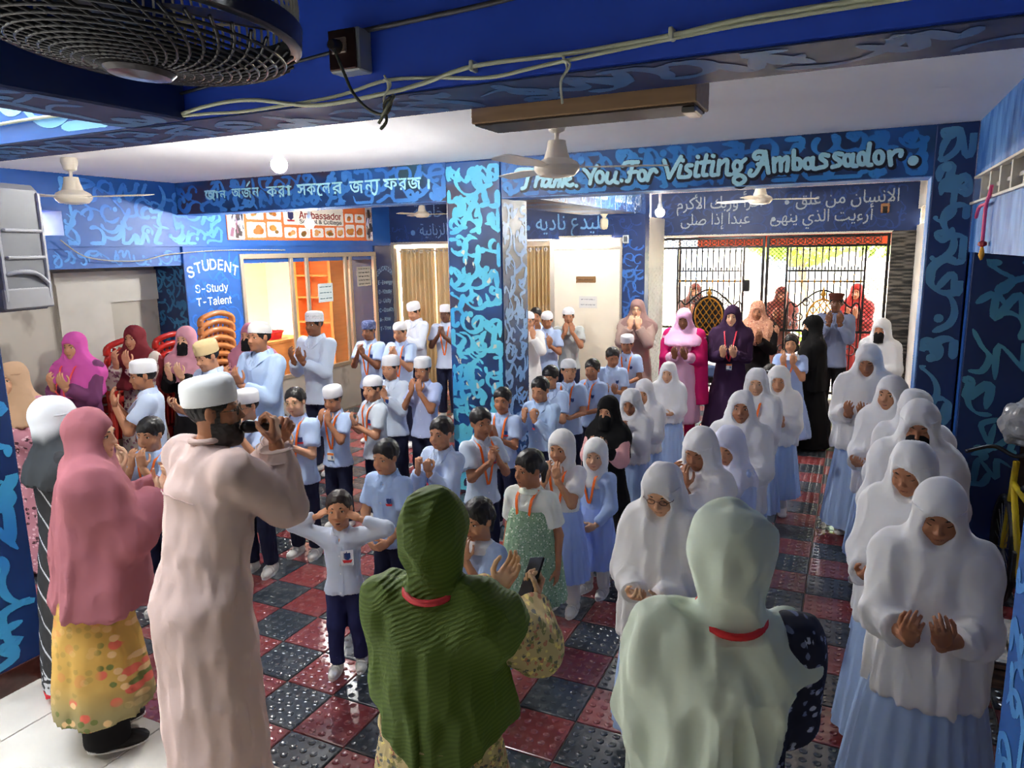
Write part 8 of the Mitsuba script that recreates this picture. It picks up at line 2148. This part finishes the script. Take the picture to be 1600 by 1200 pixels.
p.skirt((150, 172, 226), top=.58, hem=.20, w1=.15); p.trousers((216, 214, 212), top=.45); p.shoes(); p.lanyard(z=.60, card=False)
p = woman('girl in a black niqab and black gown with pale pink sleeves', -.50, 2.05, 1.14, (-.1, -1), 'mid', 'dua', (0, .12, 0), dress=BLACK, hij=(14, 14, 15), hem=.62, niqab=(14, 14, 15), w1=.17)
for s in (-1, 1):
    S0, E, W, fd, pn, pose = p.A[s]
    G = Field(.008); G.cone(S0 + (E - S0) * .2, E, .055 * p.H, .055 * p.H, k=.02); G.cone(E, E + (W - E) * .5, .055 * p.H, .045 * p.H, flat=True)
    p.out('pink_sleeve', G.mesh(), 'cloth', col=(214, 160, 158), parent=p.key + '__dress')
girl('girl in a white hijab looking down, hands clasped, beside the girl in the black niqab', -.44, 2.45, 1.13, (-.1, -1), 'tan', 'clasp', (.1, .3, 0), hem=.50, shem=.16)
girl('girl in a white hijab almost hidden behind the girl with clasped hands', -.45, 2.86, 1.13, (0, -1), 'mid', 'dua_low', (0, .2, 0), hem=.48)
girl('small girl in a white hijab standing alone with hands folded low before the pink cardigan', -.49, 3.88, 1.12, (.05, -1), 'light', 'low', (0, .1, 0), hem=.50, shem=.14)

# ---------------------------------------------------------------- middle row of girls
girl('girl in a long white hijab with brown glasses looking down behind the mint hijab', .40, .0, 1.32, (-.12, -1), 'light', 'low', (.05, .42, 0), hem=.40, eyes='down', glasses=(70, 30, 22), cover=.95, shem=.08, fold=.022)
girl('girl in a white hijab with her hand raised to her lowered face', .42, .72, 1.30, (-.6, -1), 'tan', [('mouth')] * 2, (.25, .35, 0), hem=.50, eyes='down')
p = Person('girl in a close lavender white hood with an orange lanyard, looking down', .50, 1.13, 1.22, (-.6, -1), 'mid', 'low', (.25, .35, 0), eyes='down')
p.body(legs=False); p.shirt((170, 188, 226), 'long', hem=.50, badge=False, collar=False, buttons=False); p.hijab((206, 210, 230), hem=.66, arms=False, fold=.006, band=False); p.skirt((150, 172, 226)); p.trousers((214, 214, 214), top=.45); p.shoes(); p.lanyard(card=False, z=.62)
girl('girl in a white hijab looking straight at the camera', .47, 1.74, 1.30, (-.05, -1), 'tan', 'low', (.12, -.02, 0), hem=.42, cover=.95)
girl('girl in a white hijab with a lanyard behind the girl looking at the camera', .44, 2.79, 1.28, (-.15, -1), 'light', 'dua_low', (.15, .1, 0), hem=.50, lan='ribbon')
girl('girl in a white hood mostly hidden at the right of the girl with the lanyard', .56, 3.22, 1.24, (0, -1), 'mid', 'dua_low', (0, .2, 0), hem=.5)
p = Person('girl with bobbed black hair and a hairband in a light blue dress before the gate', .50, 5.20, 1.28, (-.05, -1), 'mid', 'dua_high', (0, .05, 0))
p.body(legs=False); p.gown((156, 178, 222), hem=.14, w1=.20, mode='short', folds=.03, nf=16)
V = lathe([(.030 * p.H, .050 * p.H), (.060 * p.H, .042 * p.H), (.090 * p.H, .018 * p.H), (.096 * p.H, .002 * p.H)], 32)
p.out('collar', (V[0] * [1.0, .80, 1] + [0, .004, p.zs], V[1]), 'cloth', col=(204, 214, 232), parent=p.key + '__dress'); p.hair('bob'); p.lanyard(z=.66, card=False); p.trousers((24, 24, 30), top=.45); p.shoes((30, 28, 28))
t_ = [[.088 * math.cos(a), .02, .03 + .092 * math.sin(a)] for a in np.linspace(.15, 2.99, 16)]
p.out('hairband', xf(tube(np.array(t_), .005, 5), p.hm()), 'gloss', col=(120, 100, 96))
p = Person('small girl with a silver hair clip before the girl in the light blue dress', .42, 4.02, 1.13, (.2, -1), 'tan', 'dua', (-.35, .2, 0))
p.body(legs=False); p.gown((170, 190, 226), hem=.16, w1=.18, mode='long', folds=.03, nf=14); p.hair('bob'); p.lanyard(z=.62, card=False); p.trousers((214, 214, 214), top=.45); p.shoes()
p.out('hair_clip', xf(cat([small_ell((.02 * q, .075 - .012 * abs(q), .088 - .008 * abs(q)), (.012, .008, .008)) for q in (-1.5, -.5, .5, 1.5)]), p.hm()), 'gloss', col=(200, 205, 215))

# ---------------------------------------------------------------- the row of girls on the right
girl('tall girl in a white hijab with a black face veil before the slate wall', 1.35, 5.60, 1.42, (-.3, -1), 'tan', 'low', (0, .1, 0), hem=.40, niqab=(16, 15, 17), cover=.95)
girl('tall girl in a wide white hijab looking down at folded hands before the right pillar', 1.20, 3.00, 1.475, (-.25, -1), 'tan', 'dua_low', (.05, .40, 0), hem=.47, shem=.06, eyes='down', cover=.72, w1=.18)
girl('girl in a white hijab peering sideways between two white hoods in the right row', 1.32, 2.12, 1.38, (-.6, -.8), 'mid', 'low', (.2, .05, 0), hem=.45, cover=.95)
girl('girl in a white hood, her face hidden behind the veiled girl in the right row', 1.42, 1.64, 1.40, (-.1, -1), 'mid', 'low', (-.2, .4, 0), hem=.45, eyes='down', cover=.95)
girl('girl in a white hijab and black face mask in the middle of the right row', 1.40, 1.06, 1.445, (-.15, -1), 'tan', 'low', (0, .3, 0), hem=.42, niqab=(16, 15, 17), eyes='down', cover=.95)
girl('girl in a white hijab looking down to the left, second from the front right', 1.34, .40, 1.40, (-.55, -.9), 'tan', 'low', (.1, .35, 0), hem=.43, eyes='down', cover=.95, shem=.05, w1=.18)

# ---------------------------------------------------------------- the back, by the gate
p = boy('guard in a blue grey uniform shirt and peaked cap before the right gate leaf', .87, 6.85, 1.60, (0, -1), 'deep', 'dua_high', (0, .0, 0), 'short', mode='long', col=(112, 122, 150), tcol=(18, 18, 22), hem=.44)
p.out('cap', xf(cat([lathe([(.085, .05), (.088, .085), (.105, .115), (.09, .13), (0, .135)], 24), small_ell((0, .10, .055), (.06, .05, .008))]), p.hm()), 'cloth', col=(70, 34, 28))
for s in (-1, 1):
    p.out('epaulette', xf(box(-.05, .05, -.025, .025, 0, .012, .004), mat((s * p.sw * .85, 0, p.zs + .035 * p.H), ry(s * .35))), 'cloth', col=(26, 26, 34), parent=p.key + '__shirt')
p = woman('woman in a bright pink cardigan and light pink hijab by the left gate leaf', -.63, 5.20, 1.525, (.05, -1), 'dark', 'dua_low', (0, .25, 0), dress=(206, 160, 186), hij=(214, 164, 196), hem=.74, dhem=.16, w1=.13, eyes='down')
G = Field(p.hg)
H_ = p.H
for s in (-1, 1):
    G.cone((s * .115 * H_, -.01, .74 * H_), (s * .13 * H_, -.01, .30 * H_), .055 * H_, .062 * H_, k=.03, flat=True)
    S0, E, W, fd, pn, pose = p.A[s]
    G.cone(S0, E, .056 * H_, .054 * H_, k=.03); G.cone(E, E + (W - E) * .45, .054 * H_, .05 * H_, flat=True)
G.stack([(.30 * H_, .15 * H_, .05 * H_, 0, -.07 * H_), (.78 * H_, .12 * H_, .05 * H_, 0, -.04 * H_)], k=.04)
v, f = G.mesh(); p.out('cardigan', (v, f), 'cloth', col=(178, 26, 92))
p.trousers((160, 22, 70), top=.4); p.shoes((150, 110, 90), flat=True)
woman('woman in a dark purple gown and hijab with a red lanyard before the gate', -.14, 5.36, 1.55, (.05, -1), 'light', 'dua_low', (0, .12, 0), dress=(44, 24, 52), hij=(40, 20, 46), hem=.66, w1=.19, lan=(190, 40, 60))
woman('woman in a patterned peach hijab and black gown behind the purple gown', .05, 6.05, 1.555, (0, -1), 'tan', 'dua', (0, .15, 0), dress=(20, 16, 18), hbsdf='peach_print', hem=.68, w1=.14)
woman('woman covered in black behind the girl in the light blue dress', .70, 5.50, 1.45, (-.9, -.3), 'mid', 'dua_low', (0, .2, 0), dress=(14, 13, 15), hij=(13, 13, 14), hem=.45, w1=.19, niqab=(13, 13, 14))
woman('teacher with glasses in a taupe hijab, hands at her mouth, beside the white door', -1.32, 5.75, 1.575, (.1, -1), 'light', 'mouth', (.05, .05, 0), dress=(150, 128, 120), hij=(128, 100, 96), hem=.70, w1=.14, glasses=(60, 50, 46))
woman('woman in a dark red scarf outside the right gate leaf', 1.1, 8.5, 1.56, (-.2, -1), 'tan', 'dua', (0, .1, 0), dress=(120, 40, 38), hij=(128, 44, 40), hem=.55, w1=.16, z0=.08)
woman('woman in a shadowed brown hijab outside behind the left gate leaf', -1.15, 8.4, 1.56, (.2, -1), 'tan', 'dua', (0, .1, 0), dress=(70, 46, 40), hij=(84, 56, 48), hem=.6, w1=.15, z0=.08)
woman('woman outside behind the meeting stiles of the gate', .1, 8.45, 1.52, (0, -1), 'tan', 'dua', (0, .1, 0), dress=(96, 60, 52), hij=(110, 66, 56), hem=.6, w1=.15, z0=.08)

# ---------------------------------------------------------------- boys right of the pillar
p = Person('boy in a long white robe and white cap with glasses beside the middle pillar', -2.60, 5.35, 1.43, (.5, -1), 'mid', 'mouth', (-.1, .05, 0))
p.body(legs=False); p.gown((216, 216, 214), hem=.05, w1=.12, amp=.006); p.hair('capped').cap(WHITE, 'dome'); p.glasses((30, 26, 26)); p.shoes((60, 50, 44))
boy('black haired boy behind the boy in the white robe', -2.70, 5.82, 1.45, (.3, -1), 'tan', 'mouth', (0, .1, 0), 'short')
boy('boy in a white cap looking down beside the white door, hands raised', -2.46, 5.63, 1.42, (.3, -1), 'tan', 'dua', (0, .3, 0), cap=1, capstyle='dome', eyes='down')
boy('boy in a grey shirt and white cap, hands at his mouth, before the door', -2.26, 5.86, 1.45, (.4, -1), 'tan', 'mouth', (0, .1, 0), cap=1, capstyle='dome', col=(168, 172, 170))
boy('bareheaded boy looking down at his open hands before the white door', -1.12, 4.10, 1.22, (.25, -1), 'tan', 'dua_low', (.25, .32, 0), 'crop', eyes='down')
boy('boy in a white cap with an orange lanyard before the teacher with glasses', -1.20, 4.92, 1.24, (.1, -1), 'tan', 'low', (0, .15, 0), cap=1, lan='ribbon', eyes='down')
boy('dark haired boy looking left beside the wide eyed boy in a white cap', -1.12, 3.50, 1.18, (-.3, -1), 'tan', 'low', (.3, .1, 0), 'short', lan='ribbon')
boy('wide eyed boy in a white cap with orange lanyard, looking at the camera', -1.22, 3.12, 1.22, (.1, -1), 'mid', 'low', (.45, .0, 0), cap=1, capstyle='dome', lan='ribbon')
boy('fringed boy pressing his palms together at his mouth', -1.25, 2.78, 1.22, (0, -1), 'mid', 'namaste', (0, .15, 0), 'fringe')
boy('boy with cropped brown hair looking down at his clasped fists', -1.12, 2.26, 1.22, (-.15, -1), 'mid', 'fists', (.1, .25, 0), 'crop', mode='long', col=(170, 194, 226), tucked=True, eyes='down')
boy('boy with an orange lanyard and card, palms together, right in front of the middle pillar', -1.36, 2.05, 1.15, (.05, -1), 'tan', 'namaste', (.12, .05, 0), 'short', lan=True)

# ---------------------------------------------------------------- boys left of the pillar
boy('boy in a white cap, hands at his mouth, at the pillar edge', -2.33, 2.45, 1.28, (.1, -1), 'tan', 'mouth', (0, .1, 0), cap=1, col=(178, 190, 226))
boy('white capped boy in a long sleeved pale shirt clasping hands, left of the middle pillar', -2.62, 2.38, 1.29, (.1, -1), 'mid', 'clasp', (-.05, .05, 0), cap=1, mode='long', col=PALE)
boy('tall boy in a white cap and pale shirt looking down before the mustard curtain', -4.10, 5.10, 1.55, (-.3, -1), 'mid', 'dua', (.15, .32, 0), cap=1, mode='long', col=(206, 214, 226), eyes='down')
boy('dark skinned boy in a white cap half hidden by the middle pillar', -3.76, 5.30, 1.50, (.2, -1), 'deep', 'clasp', (0, .05, 0), cap=1, col=(190, 200, 220), lan='ribbon')
boy('white capped boy with a watch and id card, hands clasped at his chin', -3.52, 3.88, 1.42, (.1, -1), 'mid', 'clasp', (0, .1, 0), cap=1, lan=True, watch=True, tucked=True, capstyle='dome')
boy('boy in a blue patterned cap with an orange lanyard', -3.96, 3.90, 1.42, (.05, -1), 'dark', 'clasp', (0, .12, 0), cap=1, lan='ribbon', capcol='print')
boy('boy in a white cap with an id card, both hands pressed to his mouth', -2.62, 1.58, 1.165, (.1, -1), 'tan', 'mouth', (0, .2, 0), cap=1, lan=True)
boy('boy in a white cap with an orange lanyard looking left', -2.40, 1.80, 1.22, (-.45, -1), 'mid', 'dua', (.3, .05, 0), cap=1, capstyle='dome', col=(196, 206, 216), lan='ribbon')
p = boy('tall boy in a striped white cap and long sleeves before the canteen', -3.72, 2.70, 1.63, (-.05, -1), 'dark', 'dua', (.05, .05, 0), cap=1, mode='long', col=PALE, hem=.45)
for z, c in ((.062, (60, 110, 84)), (.075, (150, 70, 60)), (.088, (70, 110, 90))):
    an = np.linspace(0, 6.283, 36, endpoint=False)
    P = np.column_stack([.0875 * np.cos(an), .1060 * np.sin(an) - .021, np.full(36, z)]); P = (P - [0, 0, .05]) @ rx(.10).T + [0, 0, .05]
    p.out('cap_band', xf(tube(P, .003, 5, True), p.hm()), 'cloth', col=c, parent=p.key + '__cap')
boy('young man in a knitted white cap and belted trousers, taller than the boys around him', -3.24, 1.47, 1.66, (-.1, -1), 'tan', 'dua', (.05, -.02, 0), cap=1, capstyle='dome', capcol=(208, 206, 202), mode='long', col=(170, 192, 222), tucked=True, belt=True, build=1.06)
boy('dark haired boy with thin glasses holding up his hands beside the microphone', -2.50, 1.02, 1.26, (.2, -1), 'light', 'dua', (.1, .0, .08), 'short', glasses=(170, 140, 90), lan='ribbon')
boy('boy in a white cap and glasses half hidden behind the bearded man', -2.60, .66, 1.30, (.2, -1), 'mid', 'mouth', (-.2, .1, 0), cap=1, glasses=(40, 40, 44))
boy('boy in a straw coloured cap looking down', -3.43, 1.13, 1.55, (-.25, -1), 'mid', 'dua_low', (.15, .3, 0), cap=1, capcol=(206, 182, 136), mode='long', col=(186, 200, 224), eyes='down')
boy('white capped boy with an orange lanyard raising his hands, turned left towards the women', -3.66, .72, 1.44, (-.65, -.8), 'tan', 'dua_high', (.25, .1, 0), cap=1, col=(184, 198, 220), lan='ribbon')
boy('fringed boy covering his mouth with both hands between the mauve hijab and the man', -2.72, .0, 1.25, (.3, -1), 'mid', 'mouth', (0, .1, 0), 'fringe', col=(170, 196, 232), lan='ribbon')
boy('black haired boy in long sleeves with two raised fists in the middle of the floor', -1.20, .86, 1.19, (-.2, -1), 'mid', 'fists', (.15, .05, 0), 'short', mode='long', col=(176, 194, 222))
boy('black haired boy turned right with an orange lanyard, behind the boy with raised fists', -1.12, 1.22, 1.18, (.85, -.55), 'tan', 'clasp', (-.1, .05, 0), 'short', col=(190, 202, 216), lan='ribbon')

# ---------------------------------------------------------------- women along the left wall
woman('woman in a beige hijab at the far left edge, hands raised', -4.12, .06, 1.50, (.3, -1), 'light', 'dua', (0, .05, 0), dbsdf='pink_print', hij=(178, 146, 118), hem=.72)
woman('woman in a bright pink hijab and purple gown with a lanyard by the plaster wall', -5.0, 1.10, 1.56, (.35, -1), 'mid', 'dua', (0, .08, 0), dress=(104, 56, 92), hij=(196, 84, 158), hem=.66, lan=(236, 84, 84), w1=.17)
woman('woman in a maroon hijab and cream patterned tunic', -5.0, 1.68, 1.56, (.35, -1), 'mid', 'dua_high', (.0, .05, 0), dbsdf='tunic_print', hij=(108, 38, 44), hem=.64)
woman('woman in a pink hijab, black face veil and black gown', -4.60, 1.92, 1.54, (.35, -1), 'light', 'dua', (-.05, .1, 0), dress=(17, 15, 18), hij=(196, 140, 152), hem=.68, niqab=(15, 14, 16))
woman('woman in a rose printed hijab with a black mask before the stacked chairs', -4.22, 2.35, 1.54, (.4, -1), 'mid', 'dua_low', (-.25, .1, 0), dbsdf='pink_print', hij=(176, 116, 134), hem=.66, niqab=(18, 16, 18))
# the girl in the canteen
p = Person('girl in a white headscarf resting her cheek on her hand inside the canteen', -6.85, 4.62, 1.40, (.8, -.5), 'mid', ['low', 'mouth'], (.1, .2, .15))
p.body(legs=False); p.gown((186, 190, 186), hem=.05, w1=.14); p.hijab((212, 216, 222), tight=True); p.hair('short')
